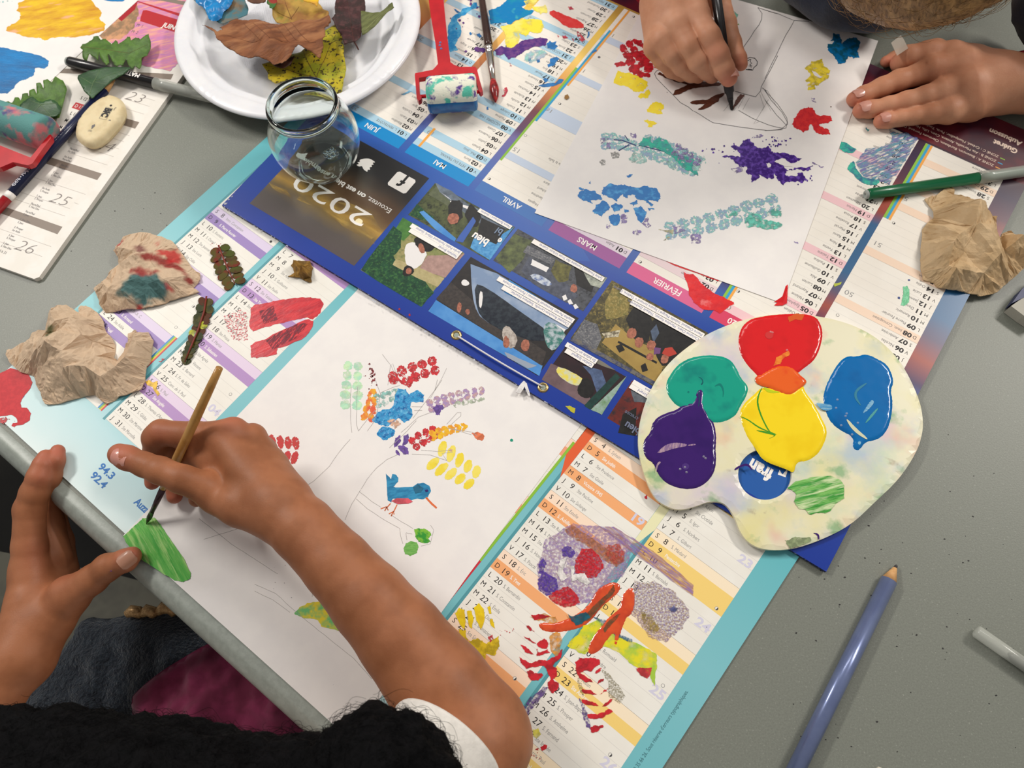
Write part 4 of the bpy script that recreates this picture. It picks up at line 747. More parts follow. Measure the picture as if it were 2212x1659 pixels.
film('paint_smear', [[(313, 824), (322, 820), (330, 826), (341, 823), (338, 840), (346, 850), (340, 856), (334, 846), (330, 836), (318, 832)]], Z19, prt('egg_yellow', (244, 196, 60), 300, .25, .4), cal19, 1.2, label='small yellow dab on a date')
film('paint_smear', [[(342, 781), (350, 774), (356, 775), (348, 782)]] + dots(470, 530, 10, 4, 6, 1.2, 5), Z19, MATS['red_spatter'], cal19, .5)
Q = lambda pts: cr(1100, 1100, 3.19, pts)
def sp(nm, rgb, sc, lo, hi, rgb2=None, st=None, ang=0): return prt(nm, rgb, sc * .8, lo - .1, hi + .1, rgb2, .92, st, ang, .4)
film('sponge_print', [Q([(440, 95), (600, 110), (780, 180), (850, 270), (780, 470), (700, 500), (560, 640), (480, 660), (300, 600), (200, 540), (190, 380), (240, 220), (350, 150)])], Z19, sp('lilac_sponge', (160, 132, 186), 800, .42, .56, (180, 150, 170)), cal19, 4, label='mottled lilac sponge print')
film('sponge_print', [Q([(380, 140), (430, 100), (560, 190), (700, 290), (800, 350), (740, 400), (620, 330), (500, 230), (410, 180)])], Z19 + .0001, sp('brown_sponge', (196, 124, 90), 700, .4, .52), cal19, 3)
film('sponge_print', [Q([(600, 110), (720, 120), (860, 200), (1060, 340), (1270, 520), (1270, 600), (1100, 480), (920, 350), (850, 300), (700, 180)])], Z19 + .0001, sp('violet_drag', (150, 118, 186), 160, .4, .55, (180, 130, 120), (1, 8, 1), -.62), cal19, 2, label='dragged violet strokes')
film('sponge_print', [Q([(195, 480), (235, 420), (330, 480), (340, 560), (260, 600), (200, 550)]), Q([(365, 272), (425, 258), (452, 310), (430, 335), (372, 325)]), Q([(240, 340), (200, 380), (200, 440), (240, 420), (260, 380)])], Z19 + .00014, sp('deep_violet_sponge', (96, 64, 170), 900, .34, .48), cal19, 3, label='deep violet patches')
film('sponge_print', [Q([(455, 350), (500, 265), (560, 268), (620, 320), (652, 400), (600, 470), (540, 475), (455, 440)]), Q([(270, 600), (340, 560), (400, 530), (470, 590), (492, 645), (400, 672), (320, 650)])], Z19 + .00014, sp('crimson_sponge', (214, 36, 50), 900, .32, .44), cal19, 3, label='red sponge patches')
film('sponge_print', [Q([(680, 240), (760, 235), (800, 300), (790, 360), (720, 380), (660, 300)])], Z19 + .00014, sp('rust_sponge', (206, 84, 70), 900, .42, .54), cal19, 4)
film('sponge_print', [Q([(350, 340), (400, 330), (370, 420), (400, 470), (360, 500), (330, 440)]), Q([(420, 400), (450, 390), (440, 450), (520, 440), (560, 500), (530, 520), (470, 480), (430, 500)])], Z19 + .00018, prt('print_gap_white', (236, 230, 226), 300, .25, .4), cal19, 2)
film('sponge_print', [Q([(860, 490), (1000, 490), (1130, 560), (1240, 690), (1200, 820), (1080, 920), (960, 880), (830, 720), (850, 600)])], Z19, sp('grey_violet_stipple', (146, 124, 170), 1100, .46, .56, (170, 140, 110)), cal19, 6, label='stippled grey violet sponge print')
film('sponge_print', [Q([(900, 680), (980, 720), (1040, 820), (1000, 860), (920, 800)])], Z19 + .0001, sp('ochre_stipple', (176, 150, 70), 700, .48, .58), cal19, 5)
film('paint_dab', [Q([(1095, 680), (1130, 664), (1165, 680), (1150, 705), (1110, 706)])], Z19 + .0001, sp('blue_thumb', (92, 96, 150), 700, .35, .5), cal19, 2)
film('paint_smear', [Q([(510, 800), (620, 750), (700, 850), (800, 890), (950, 960), (1015, 1000), (1020, 1080), (1005, 1235), (970, 1140), (860, 1080), (740, 980), (640, 950), (600, 940), (520, 1000), (480, 990), (400, 940), (450, 880)])], Z19, sp('lemon_green_smear', (236, 224, 40), 160, .3, .42, (170, 206, 70)), cal19, 3, label='yellow green smear')
film('paint_smear', [Q([(580, 740), (660, 760), (760, 860), (850, 900), (840, 920), (740, 880), (620, 790)])], Z19 + .0001, sp('petrol_speck', (40, 110, 150), 500, .45, .52), cal19, 3)
film('paint_smear', [Q([(868, 1094), (900, 1090), (985, 1092), (975, 1130), (952, 1168), (900, 1140)])], Z19 + .0001, sp('red_end_dab', (214, 60, 66), 400, .3, .4), cal19, 2)
OS = M('wet_orange_paint', (226, 84, 34), .16, (206, 66, 28), 90, (.4, .6), spec=.6, coat=.6, alpha=(60, .05, .3))
for i, p in enumerate(([(640, 530), (700, 502), (760, 508), (768, 560), (700, 620), (630, 680), (555, 780), (470, 825), (340, 850), (240, 842), (200, 805), (212, 780), (330, 785), (440, 740), (505, 700), (560, 640), (600, 560)],
        [(800, 560), (855, 532), (868, 600), (862, 680), (835, 732), (805, 745), (775, 830), (737, 952), (720, 940), (730, 850), (690, 880), (640, 960), (575, 1005), (535, 985), (560, 900), (620, 820), (700, 730), (762, 690), (772, 620)])):
    puddle('paint_stroke', Q(p), Z19 + .0001, .0007, .0018, OS, cal19, .8, 'wet orange stroke', .0014, seed=i)
film('paint_smear', [Q([(640, 610), (690, 560), (720, 520), (730, 560), (660, 640), (590, 720), (540, 770), (500, 760), (560, 690)]), Q([(650, 820), (720, 740), (770, 720), (700, 800), (660, 850)])], Z19 + .0008, sp('brown_under', (112, 84, 54), 300, .3, .5), cal19, 2)
film('paint_smear', [Q([(398, 712), (425, 735), (480, 722), (530, 708), (558, 745), (500, 790), (462, 802), (430, 770)])], Z19 + .00086, sp('petrol_dab', (30, 100, 120), 300, .2, .4), cal19, 2)
ribs = [[(455, 1050), (490, 1025), (560, 1020), (620, 1035), (625, 1070), (590, 1090), (560, 1120), (520, 1110), (490, 1130), (560, 1170), (585, 1195), (520, 1190), (480, 1160), (460, 1110)], [(590, 1130), (620, 1095), (635, 1090), (630, 1110), (605, 1130)], [(495, 1230), (560, 1245), (605, 1275), (540, 1270), (500, 1255)], [(605, 1205), (625, 1175), (650, 1165), (648, 1185)], [(500, 1310), (570, 1325), (620, 1355), (560, 1350), (510, 1335)], [(620, 1280), (650, 1250), (682, 1235), (670, 1255)], [(635, 1360), (660, 1335), (700, 1305), (712, 1312), (690, 1340)],
        [(540, 1410), (610, 1415), (650, 1400), (670, 1385), (705, 1380), (715, 1395), (660, 1425), (600, 1445), (550, 1440)], [(560, 1500), (600, 1490), (640, 1485), (650, 1500), (620, 1520), (570, 1540)]]
film('leaf_print', [Q(p) for p in ribs], Z19 + .0001, sp('rib_red', (212, 34, 48), 300, .12, .25), cal19, 2, label='red rib shaped leaf print at the lower right')
film('leaf_print', [Q([(480, 1300), (510, 1310), (540, 1400), (560, 1500), (580, 1530), (530, 1500), (500, 1400)])], Z19, sp('rib_violet', (110, 84, 150), 900, .46, .54), cal19, 3)
film('leaf_print', [Q([(460, 1120), (500, 1200), (520, 1300), (490, 1260), (470, 1180)]), Q([(640, 1100), (740, 1200), (800, 1290), (760, 1340), (690, 1300), (680, 1180)])], Z19, sp('grey_spray', (160, 150, 120), 1200, .5, .56), cal19, 3)
ribs = [[(150, 730), (200, 720), (290, 735), (250, 750), (170, 762)], [(118, 800), (150, 815), (175, 840), (140, 835)], [(100, 872), (140, 885), (185, 925), (140, 905)], [(75, 930), (120, 955), (175, 1000), (110, 985)], [(190, 925), (240, 890), (270, 920), (260, 960), (210, 950)], [(190, 960), (200, 985), (265, 965), (280, 990), (210, 1010), (188, 1012)],
        [(68, 1015), (110, 1040), (150, 1060), (200, 1040), (260, 1045), (330, 1010), (365, 960), (360, 1020), (300, 1080), (330, 1100), (330, 1150), (290, 1180), (270, 1140), (240, 1080), (160, 1085), (120, 1100), (90, 1070)], [(120, 1120), (150, 1110), (170, 1130), (225, 1130), (228, 1150), (200, 1180), (150, 1178)], [(265, 1190), (300, 1170), (340, 1195), (335, 1240), (305, 1268), (275, 1240)]]
film('leaf_print', [Q(p) for p in ribs], Z19 + .0001, MATS['rib_red'], cal19, 2, label='red rib shaped leaf print left of the orange strokes')
film('leaf_print', [Q([(140, 740), (240, 715), (320, 740), (340, 790), (300, 800), (240, 770), (170, 765)]), Q([(280, 870), (350, 850), (360, 930), (330, 1040), (290, 980)])], Z19, sp('orange_spray', (232, 160, 70), 400, .38, .52), cal19, 3)
film('sponge_print', [Q([(60, 1400), (140, 1300), (230, 1220), (270, 1230), (210, 1310), (120, 1430), (60, 1470)])], Z19, sp('violet_wash', (112, 84, 150), 800, .42, .52), cal19, 4, label='violet stipple over the dates')
film('paint_smear', [Q([(160, 1520), (200, 1505), (220, 1550), (190, 1580), (165, 1560)])], Z19, sp('yellow_spot', (238, 226, 90), 200, .3, .5), cal19, 2)
film('paint_smear', [Q([(215, 1640), (240, 1620), (262, 1625), (258, 1650), (225, 1665)])] + [Q(p) for p in ([(180, 1655), (205, 1645), (200, 1665)],)] + dots(1155, 1635, 12, 5, 14, 1.4, 6), Z19, MATS['rib_red'], cal19, 1)
Q = lambda pts: cr(550, 1239, 3.95, pts)
film('leaf_print', [Q([(1710, 340), (1745, 290), (1790, 310), (1800, 400), (1790, 480), (1750, 430)]), Q([(1812, 320), (1850, 315), (1868, 380), (1855, 470), (1830, 450)]), Q([(1870, 290), (1915, 250), (1955, 300), (1960, 400), (1930, 480), (1890, 400)]), Q([(1985, 285), (2010, 280), (2022, 340), (2000, 340)]), Q([(2008, 395), (2030, 385), (2050, 470), (2015, 440)])], Z19, thick('yolk_leaf', (236, 206, 16), (222, 186, 20), 200), cal19, 1, label='yellow leaflets printed on dates')
film('leaf_print', [Q([(1740, 470), (1800, 480), (1820, 580), (1900, 550), (1980, 600), (2080, 530), (2090, 620), (2050, 700), (1980, 680), (1960, 760), (1880, 700), (1800, 610)])], Z19, prt('mustard_print', (226, 192, 30), 260, .25, .36), cal19, 3, label='yellow patch beside the forearm')
film('paint_smear', [Q([(2010, 840), (2060, 860), (2110, 920), (2145, 1000), (2100, 980), (2050, 910)])], Z19, prt('dark_violet_smear', (92, 50, 120), 200, .2, .3), cal19, 1.5)
film('paint_smear', [Q([(1990, 540), (2030, 520), (2040, 560), (2010, 590)])] + dots(1095, 1362, 12, 6, 8, 1.2, 9), Z19, MATS['red_spatter'], cal19, 1)
film('paint_smear', [[(1392, 1073), (1398, 1068), (1398, 1078), (1393, 1077)], [(1423, 1083), (1428, 1086), (1424, 1089)]], Z19, M('red_tick', (206, 44, 60), .4), cal19, .4)
# --- paint on the 2020 calendar
Q = lambda pts: cr(880, 0, 4.1, pts); Z = Z20
film('paint_smear', [Q([(720, 90), (800, 60), (860, 20), (900, -20), (1090, -20), (1080, 20), (1010, 60), (1060, 85), (1130, 95), (1090, 130), (1000, 165), (930, 205), (905, 225), (880, 200), (735, 215)])], Z, M('glossy_blue_paint', (10, 128, 190), .2, (20, 150, 180), 60, (.5, .7), spec=.5, rgb3=(70, 180, 190), scale3=40, fac3=(.62, .68), bump=(200, .6, .0005)), cal20, 2, label='glossy blue smear behind the brush')
film('paint_smear', [Q([(610, 20), (560, 60), (480, 90), (400, 150), (360, 230), (355, 330), (360, 400), (380, 460), (450, 440), (420, 400), (460, 330), (475, 240), (440, 190), (480, 140), (560, 90), (640, 60)])], Z, M('blue_ring_paint', (20, 134, 196), .25, (90, 180, 220), 90, (.45, .6), bump=(300, .8, .0005)), cal20, 3, label='blue paint ring beside the red roller')
film('paint_smear', [Q([(410, 75), (430, 80), (470, 110), (440, 115)]), Q([(548, 290), (565, 285), (575, 305), (555, 312)]), Q([(610, 300), (640, 290), (660, 320), (640, 335)]), Q([(1060, 520), (1090, 500), (1100, 540), (1080, 558)]), Q([(1140, 500), (1165, 495), (1175, 550), (1150, 555)]), Q([(1265, 520), (1320, 500), (1345, 515), (1300, 580), (1245, 598), (1240, 570), (1265, 560)]), Q([(1235, 385), (1260, 360), (1285, 375), (1320, 365), (1310, 395), (1335, 410), (1300, 440), (1240, 425)]), Q([(1160, 760), (1230, 740), (1310, 735), (1340, 700), (1385, 705), (1370, 730), (1290, 765), (1190, 768)]), Q([(1200, 700), (1235, 695), (1250, 705), (1220, 735)]), Q([(1600, 285), (1615, 275), (1610, 320), (1590, 340)]), Q([(1630, 455), (1680, 435), (1675, 455), (1640, 470)]), Q([(700, 950), (715, 945), (720, 970), (705, 978)])], Z, thick('azure_drops', (16, 118, 190)), cal20, 1, label='scattered blue drops')
film('paint_smear', [Q([(1030, 10), (1080, -20), (1160, -20), (1130, 40), (1060, 60)]), Q([(920, 220), (1000, 180), (1080, 165), (1190, 180), (1210, 240), (1170, 290), (1080, 280), (1050, 330), (990, 290), (980, 400), (960, 440), (880, 420), (870, 330), (850, 270), (820, 240)]), Q([(1100, 60), (1220, 40), (1240, 110), (1180, 130)])], Z + .00006, prt('lemon_smear', (244, 226, 60), 70, .3, .5, (246, 232, 120)), cal20, 2.5, label='lemon yellow smear')
film('paint_smear', [Q([(770, 440), (830, 405), (930, 420), (1000, 370), (1080, 345), (1180, 330), (1245, 350), (1230, 400), (1100, 420), (1030, 460), (960, 510), (890, 525), (860, 480), (790, 490)]), Q([(590, 430), (640, 420), (690, 440), (680, 465), (620, 460)])], Z + .0001, prt('dark_violet_paint', (74, 30, 120), 260, .26, .36, (110, 60, 130)), cal20, 2.5, label='dark violet smear')
film('paint_smear', [Q([(1040, 480), (1100, 440), (1200, 430), (1240, 480), (1180, 520), (1090, 560), (1030, 530)])], Z + .00004, prt('aqua_wash', (150, 206, 200), 200, .35, .55, (180, 190, 210)), cal20, 3)
film('paint_smear', [Q([(1258, 100), (1290, 90), (1340, 105), (1400, 135), (1460, 160), (1500, 170), (1560, 215), (1565, 245), (1500, 250), (1430, 245), (1370, 215), (1300, 155), (1262, 130)])], Z, M('vermilion_dab', (222, 40, 38), .35, (226, 60, 56), 200), cal20, 1.2, label='red dab near the week numbers')
film('paint_smear', [Q([(1370, 315), (1400, 312), (1425, 335), (1395, 345), (1375, 335)]), Q([(1500, 275), (1530, 290), (1575, 350), (1550, 375), (1510, 330)]), Q([(1330, 310), (1350, 320), (1340, 335)]), Q([(1455, 335), (1475, 350), (1470, 370)]), Q([(850, 790), (880, 768), (888, 810), (865, 850), (835, 855), (858, 830)]), Q([(903, 555), (912, 552), (925, 585), (905, 588)]), Q([(1420, 60), (1450, 55), (1480, 80), (1440, 88)])], Z, prt('rose_dab', (214, 66, 84), 300, .35, .5), cal20, 1.2, label='small rose dabs')
film('paint_smear', [Q([(880, 960 - 130), (0, 0), (0, 1)])] if 0 else [[(866, 203), (885, 195), (890, 197), (872, 206)]], Z, prt('sky_dab', (120, 184, 220), 300, .3, .5), cal20, 1)
film('paint_smear', dots(1020, 35, 22, 22, 20, 2.4, 11), Z + .00012, MATS['dark_violet_paint'], cal20, .6)
film('leaf_crumb', [[(1220, 206), (1226, 203), (1230, 210), (1224, 215), (1219, 212)]], Z, M('brown_crumb', (150, 110, 60), .6), cal20, .4, hh=.0008)
Q = lambda pts: cr(1160, 560, 5.03, pts)
film('paint_smear', [Q([(1590, 130), (1640, 160), (1690, 160), (1740, 200), (1770, 240), (1830, 300), (1900, 350), (2000, 400), (2080, 440), (2140, 465), (2140, 490), (2080, 520), (2040, 550), (1980, 590), (1940, 560), (1860, 555), (1780, 530), (1700, 470), (1650, 380), (1640, 290), (1610, 220)])], Z, M('scarlet_paint', (222, 32, 34), .3, (206, 26, 36), 120, bump=(150, .5, .0004), rgb3=(230, 110, 110), scale3=90, fac3=(.6, .7)), cal20, 1.5, label='red paint smear over the pink month')
film('paint_smear', [Q([(1380, 10), (1500, 45), (1700, 110), (1880, 180), (2000, 245), (1960, 235), (1850, 195), (1700, 140), (1500, 70)])], Z + .00003, MATS['scarlet_paint'], cal20, .8)
film('paint_smear', [[(1672, 660), (1690, 640), (1697, 618), (1702, 614), (1700, 655), (1690, 660)]], Z + .0004, MATS['scarlet_paint'], cal20, .5)
Q = lambda pts: cr(1700, 200, 4.32, pts)
film('paint_smear', [Q([(490, 440), (560, 470), (650, 530), (620, 560), (540, 560), (490, 520)]), Q([(575, 680), (620, 640), (640, 700), (700, 780), (860, 820), (840, 860), (720, 850), (640, 790), (570, 720)]), Q([(740, 325), (765, 340), (755, 362), (738, 352)])], Z, thick('emerald_smear', (60, 186, 160), (50, 110, 140), 120), cal20, 2, label='emerald paint under the hand')
film('paint_smear', [Q([(960, 360), (1120, 370), (1225, 430), (1150, 560), (1060, 700), (960, 860), (870, 830), (720, 790), (640, 650), (740, 520), (900, 500), (980, 420)])], Z + .00004, prt('teal_violet_wash', (92, 150, 170), 160, .36, .58, (120, 110, 170), st=(1, 5, 1), ang=.4), cal20, 4, label='teal and violet wash over January')
film('paint_smear', [cr(1652, 410, 3.95, [(1180, 825), (1215, 818), (1235, 850), (1230, 960), (1190, 990), (1160, 985), (1180, 900)])], Z, thick('jade_dab', (70, 180, 120), (110, 200, 150), 200), cal20, 1.2, label='jade green dab')
film('paint_smear', [cr(1652, 410, 3.95, [(590, 800), (660, 785), (650, 805), (595, 828)])], Z, prt('lime_dab', (180, 190, 60), 200, .2, .3), cal20, .8)
film('paint_smear', [cr(1652, 410, 3.95, p) for p in ([(1222, 762), (1240, 762), (1240, 775), (1224, 776)], [(1135, 915), (1152, 914), (1154, 932), (1136, 930)])], Z, M('navy_dot', (30, 60, 130), .4), cal20, .5)
# --- far drawing: vase outline with prints
ZF = Z20 + .0006; NOTEXT.append(ZF)
BLc, BRc, TRc = P(1155, 460, ZF), P(1690, 655, ZF), P(1897, 88, ZF); TLc = BLc + (TRc - BRc)
far = thing('vase_drawing', P(1530, 330, Z20), 'white paper with colourful leaf prints and a brown marker drawing, under the black marker', 'drawing')
slab('paper_sheet', [tuple(v)[:2] for v in (BLc, BRc, TRc, TLc)], ZF - .0003, ZF, PAPER, far, PEDGE, world_xy=True, step=.01)
film('red_corner', [[(1672, 652), (1690, 640), (1697, 618), (1702, 622), (1691, 654)]], ZF, M('wet_scarlet', (206, 20, 28), .2, coat=.4), far, .3)
mb = MB(); Q = lambda pts: cr(1360, 0, 6.91, pts)
for i, l in enumerate(([(480, 1030), (400, 1060), (372, 1100), (400, 1170), (520, 1290), (650, 1420), (760, 1530), (880, 1600), (950, 1659)], [(1915, 110), (1975, 200), (1970, 290), (1930, 370), (1800, 560), (1680, 735)], [(1915, 110), (2020, 150), (2212, 205)], [(2212, 830), (2100, 1050), (1970, 1290), (1950, 1360), (1880, 1445)], [(1570, 1362), (1700, 1400), (1880, 1445)], [(1980, 1310), (2050, 1360)])): line(mb, Q(l), ZF, 1.2, PENCIL2, .5, i)
for i, l in enumerate(([(1640, 0 - 15), (1650, 20)], )): pass
for i, l in enumerate(([(1595, 238), (1625, 255), (1660, 270), (1690, 277), (1701, 268), (1700, 255), (1680, 225), (1652, 195)], [(1500, 240), (1540, 265), (1600, 275), (1660, 282), (1690, 280)])): line(mb, l, ZF, 1.1, PENCIL2, .4, 20 + i)
Q2 = lambda pts: cr(1652, 0, 3.95, pts)
for i, l in enumerate(([(0, 85), (120, 120), (250, 175), (180, 300), (120, 420), (0, 670)], [(250, 175), (380, 182)], [(0, 770), (60, 860), (150, 960), (190, 1040), (180, 1090), (100, 1110), (0, 1115)], [(0, 850), (100, 980), (180, 1065)])): line(mb, Q2(l), ZF, 1.1, PENCIL2, .4, 30 + i)
for i, l in enumerate(([(1720, 1430), (1620, 1620)], [(1790, 1460), (1690, 1640)], [(1940, 1400), (2010, 1600), (1980, 1650)], [(1960, 1370), (2080, 1600), (2110, 1659)], [(2055, 1350), (2200, 1600)])): line(mb, Q(l), ZF, 1.0, PENCIL, .4, 44 + i)
for l in ([(1580, 470 - 252), (1563, 240)], [(1640, 262), (1628, 268), (1660, 215)]): line(mb, l, ZF, 1, PENCIL, .4)
mb.build('pencil_outline', far, False)
mb = MB(); BL_ = M('black_pen_line', (40, 36, 44), .5)
for i, l in enumerate(([(1730, 880), (1800, 858), (1870, 870), (1905, 920), (1900, 970), (1850, 1010), (1840, 1045), (1735, 1040), (1770, 1030), (1830, 1040)], [(1745, 920), (1790, 890), (1810, 880), (1800, 920), (1830, 950), (1790, 960), (1830, 990), (1780, 980), (1820, 1010), (1800, 960)], [(1740, 920), (1760, 960)])): line(mb, Q(l), ZF, 1.5, BL_, .6, i)
mb.build('pen_doodle', far, False)
BRN = M('brown_marker_ink', (76, 38, 26), .5, (102, 56, 40), 220, (.4, .6), (1, 6, 1), -.3)
film('marker_stroke', [Q([(410, 1100), (450, 1072), (560, 1130), (720, 1200), (900, 1250), (1090, 1215), (1340, 1230), (1375, 1245), (1350, 1275), (1200, 1290), (1000, 1315), (880, 1340), (760, 1400), (640, 1418), (680, 1345), (820, 1290), (860, 1265), (700, 1225), (520, 1160)]), Q([(905, 1540), (930, 1510), (1150, 1490), (1280, 1420), (1400, 1385), (1420, 1400), (1340, 1470), (1320, 1520), (1200, 1590), (1060, 1640), (1015, 1640), (1100, 1570), (1140, 1545), (1000, 1560)]), Q([(1540, 1590), (1580, 1500), (1650, 1405), (1720, 1410), (1680, 1470), (1600, 1570), (1548, 1640)])], ZF + .00005, BRN, far, 1.2, label='brown branch strokes')
fp('leaf_print', [(1398, 165), (1380, 140), (1350, 95)], 5, 30, prt('flame_print', (206, 34, 48), 260, .3, .4), far, ZF, amp=3, label='red print under the drawing hand', fat=.55)
film('leaf_print', [Q([(0, 590), (80, 575), (180, 600), (240, 720), (160, 700), (60, 640)]), Q([(0, 790), (300, 765), (365, 900), (240, 960), (180, 1010), (90, 1010), (150, 920), (0, 810)]), Q([(135, 1060), (180, 1045), (210, 1090), (310, 1120), (280, 1160), (140, 1155)]), Q([(-230, 960), (-100, 920), (0, 930), (-60, 980), (-190, 1010)]), Q([(0, 850), (60, 830), (40, 930), (20, 990)]), Q([(300, 930), (340, 940), (340, 990), (300, 980)]), Q([(370, 985), (400, 980), (398, 1015), (372, 1018)])], ZF, MATS['flame_print'], far, 3)
YP = prt('sunny_print', (248, 226, 52), 180, .28, .42, (246, 218, 40))
film('leaf_print', [Q([(-180, 1050), (0, 1080), (110, 1130), (240, 1200), (280, 1280), (200, 1370), (60, 1370), (-60, 1290), (-240, 1240)]), Q([(130, 1430), (230, 1390), (290, 1330), (310, 1400), (280, 1450), (180, 1465)])], ZF, YP, far, 3, label='bright yellow print below the red one')
film('leaf_print', [Q([(250, 1630), (300, 1580), (340, 1530), (420, 1520), (510, 1560), (520, 1610), (480, 1640), (500, 1700), (400, 1700), (260, 1670)])], ZF, YP, far, 2, label='small round yellow print')
film('leaf_print', [cr(1250, 250, 4.02, [(560, 40), (600, 30), (640, 45), (685, 65), (645, 80), (640, 100), (600, 100), (600, 65)])], ZF, YP, far, 2, label='smallest yellow print')
Q = lambda pts: cr(1250, 250, 4.02, pts)
TL_ = prt('teal_print', (44, 182, 154), 240, .33, .46, (60, 150, 150)); TW = prt('teal_violet_print', (146, 170, 196), 380, .4, .52, (140, 200, 190)); VW = prt('violet_wash_print', (150, 134, 186), 420, .42, .54)
fp('leaf_print', [(1296, 305), (1325, 305), (1378, 318)], 5, 22, TW, far, ZF, amp=3, label='grey violet leaf print left of the teal one', fat=.6)
film('leaf_print', [Q([(185, 200), (230, 175), (268, 190), (240, 230), (190, 240)]), Q([(235, 235), (270, 230), (280, 280), (240, 290)]), Q([(450, 150), (490, 150), (500, 190), (470, 205)])], ZF, VW, far, 2.5)
film('leaf_print', [Q([(275, 320), (310, 308), (355, 318), (352, 365), (290, 370)]), Q([(180, 400), (220, 380), (235, 420), (200, 436)])], ZF, prt('grey_fingerprint', (160, 158, 154), 700, .42, .5), far, 2)
fp('leaf_print', [(1384, 310), (1440, 330), (1505, 360)], 8, 30, TW, far, ZF, amp=3.5, fat=.62, taper=.1, label='teal and violet leaf print')
film('leaf_print', [Q([(520, 245), (560, 180), (620, 180), (630, 230), (700, 250), (740, 290), (640, 280), (560, 270)]), Q([(640, 240), (720, 190), (780, 240), (820, 300), (900, 360), (990, 370), (1000, 400), (980, 460), (1030, 490), (1040, 515), (1000, 515), (960, 470), (900, 450), (820, 360), (740, 310), (690, 290)])], ZF + .00005, TL_, far, 4)
fp('leaf_print', [(1452, 318), (1480, 335), (1512, 352)], 4, 18, VW, far, ZF + .00008, amp=3)
film('leaf_print', [Q([(430, 370), (480, 310), (560, 330), (600, 390), (540, 420), (450, 400)]), Q([(960, 430), (1030, 420), (1075, 470), (1000, 480)]), Q([(1040, 340), (1085, 345), (1105, 415), (1080, 400)]), Q([(760, 390), (850, 400), (830, 475), (780, 440)])], ZF, prt('pale_teal_print', (170, 214, 206), 350, .4, .55), far, 3)
mb = MB()
for l in ([(520, 255), (660, 290), (900, 350), (1060, 430)], [(300, 205), (380, 215), (500, 258)], [(430, 215), (400, 170)], [(345, 300), (440, 250)]): line(mb, Q(l), ZF + .0001, 2.2, M('dark_vein', (56, 70, 120), .5, alpha=(500, .3, .45)), 1)
mb.build('printed_vein', far, False)
BP = M('cobalt_print', (16, 112, 184), .35, (70, 158, 214), 170, (.5, .66), bump=(400, .5, .0003))
film('leaf_print', [Q([(198, 650), (210, 620), (265, 590), (340, 605), (400, 595), (500, 625), (600, 608), (660, 625), (705, 670), (712, 720), (680, 745), (600, 740), (500, 720), (490, 690), (430, 690), (430, 720), (380, 680), (350, 720), (330, 745), (260, 710), (210, 690)]), Q([(0, 680), (60, 635), (130, 650), (190, 690), (200, 730), (100, 740), (120, 765), (40, 740), (0, 710)]), Q([(120, 830), (150, 770), (200, 740), (260, 770), (265, 820), (200, 880), (140, 850)]), Q([(280, 790), (330, 760), (385, 780), (360, 820), (310, 840)]), Q([(262, 870), (345, 850), (362, 900), (340, 950), (290, 940)]), Q([(440, 760), (500, 730), (520, 770), (470, 785)]), Q([(470, 800), (540, 780), (590, 830), (580, 880), (545, 930), (500, 870)]), Q([(580, 740), (650, 770), (620, 780)]), Q([(600, 800), (660, 815), (620, 822)]), Q([(395, 805), (440, 830), (410, 840)]), Q([(405, 525), (440, 508), (470, 512), (445, 535)]), Q([(85, 590), (105, 565), (100, 595)]), Q([(0, 625), (60, 640), (90, 655), (20, 645)])], ZF, BP, far, 3, label='big cobalt blue print')
film('leaf_print', [Q([(240, 940), (270, 925), (282, 960), (258, 980), (238, 970)]), Q([(365, 870), (410, 860), (420, 920), (370, 940)]), Q([(545, 930), (580, 880), (610, 900), (630, 950), (590, 970)]), Q([(468, 1000), (500, 985), (545, 1005), (520, 1035), (475, 1025)])], ZF, VW, far, 3)
VP = M('deep_violet_print', (60, 28, 118), .4, (104, 70, 170), 330, (.46, .62), bump=(500, .7, .0003))
film('leaf_print', [Q([(1320, 265), (1350, 235), (1400, 265), (1440, 215), (1490, 203), (1525, 260), (1560, 280), (1640, 262), (1690, 320), (1780, 320), (1870, 340), (1940, 370), (1860, 410), (1780, 370), (1740, 380), (1700, 400), (1780, 430), (1840, 470), (1870, 450), (2035, 430), (2020, 470), (1960, 480), (1870, 470), (1810, 480), (1800, 520), (1900, 520), (1940, 490), (1980, 560), (1930, 590), (1850, 570), (1780, 605), (1730, 560), (1700, 500), (1680, 550), (1640, 550), (1560, 510), (1540, 560), (1505, 580), (1500, 530), (1460, 500), (1450, 440), (1380, 420), (1330, 380), (1245, 355), (1300, 350), (1400, 360), (1380, 300)])], ZF, VP, far, 4, label='deep violet print')
film('leaf_print', [Q([(1630, 415), (1650, 405), (1672, 420), (1668, 445), (1640, 448)]), Q([(1700, 395), (1760, 385), (1790, 415), (1860, 440), (1800, 440)])], ZF + .0001, PAPER, far, 1.5)
film('leaf_print', dots(1675, 308, 16, 9, 26, 2.0, 7) + dots(1548, 322, 14, 12, 10, 2.2, 8) + dots(1738, 385, 12, 8, 12, 1.8, 9), ZF, VP, far, .8)
film('leaf_print', [Q([(1320, 460), (1420, 430), (1430, 480), (1370, 500)]), Q([(1500, 195), (1570, 165), (1605, 170), (1580, 190)]), Q([(2030, 400), (2130, 440), (2110, 452), (2040, 425)]), Q([(1870, 1090), (1900, 1095), (1910, 1110), (1880, 1105)])], ZF, VW, far, 2)
fp('leaf_print', [(1432, 500), (1520, 485), (1600, 462), (1680, 440)], 9, 22, TW, far, ZF, amp=3.5, fat=.5, taper=-.2, label='pale teal leaf print along the lower edge')
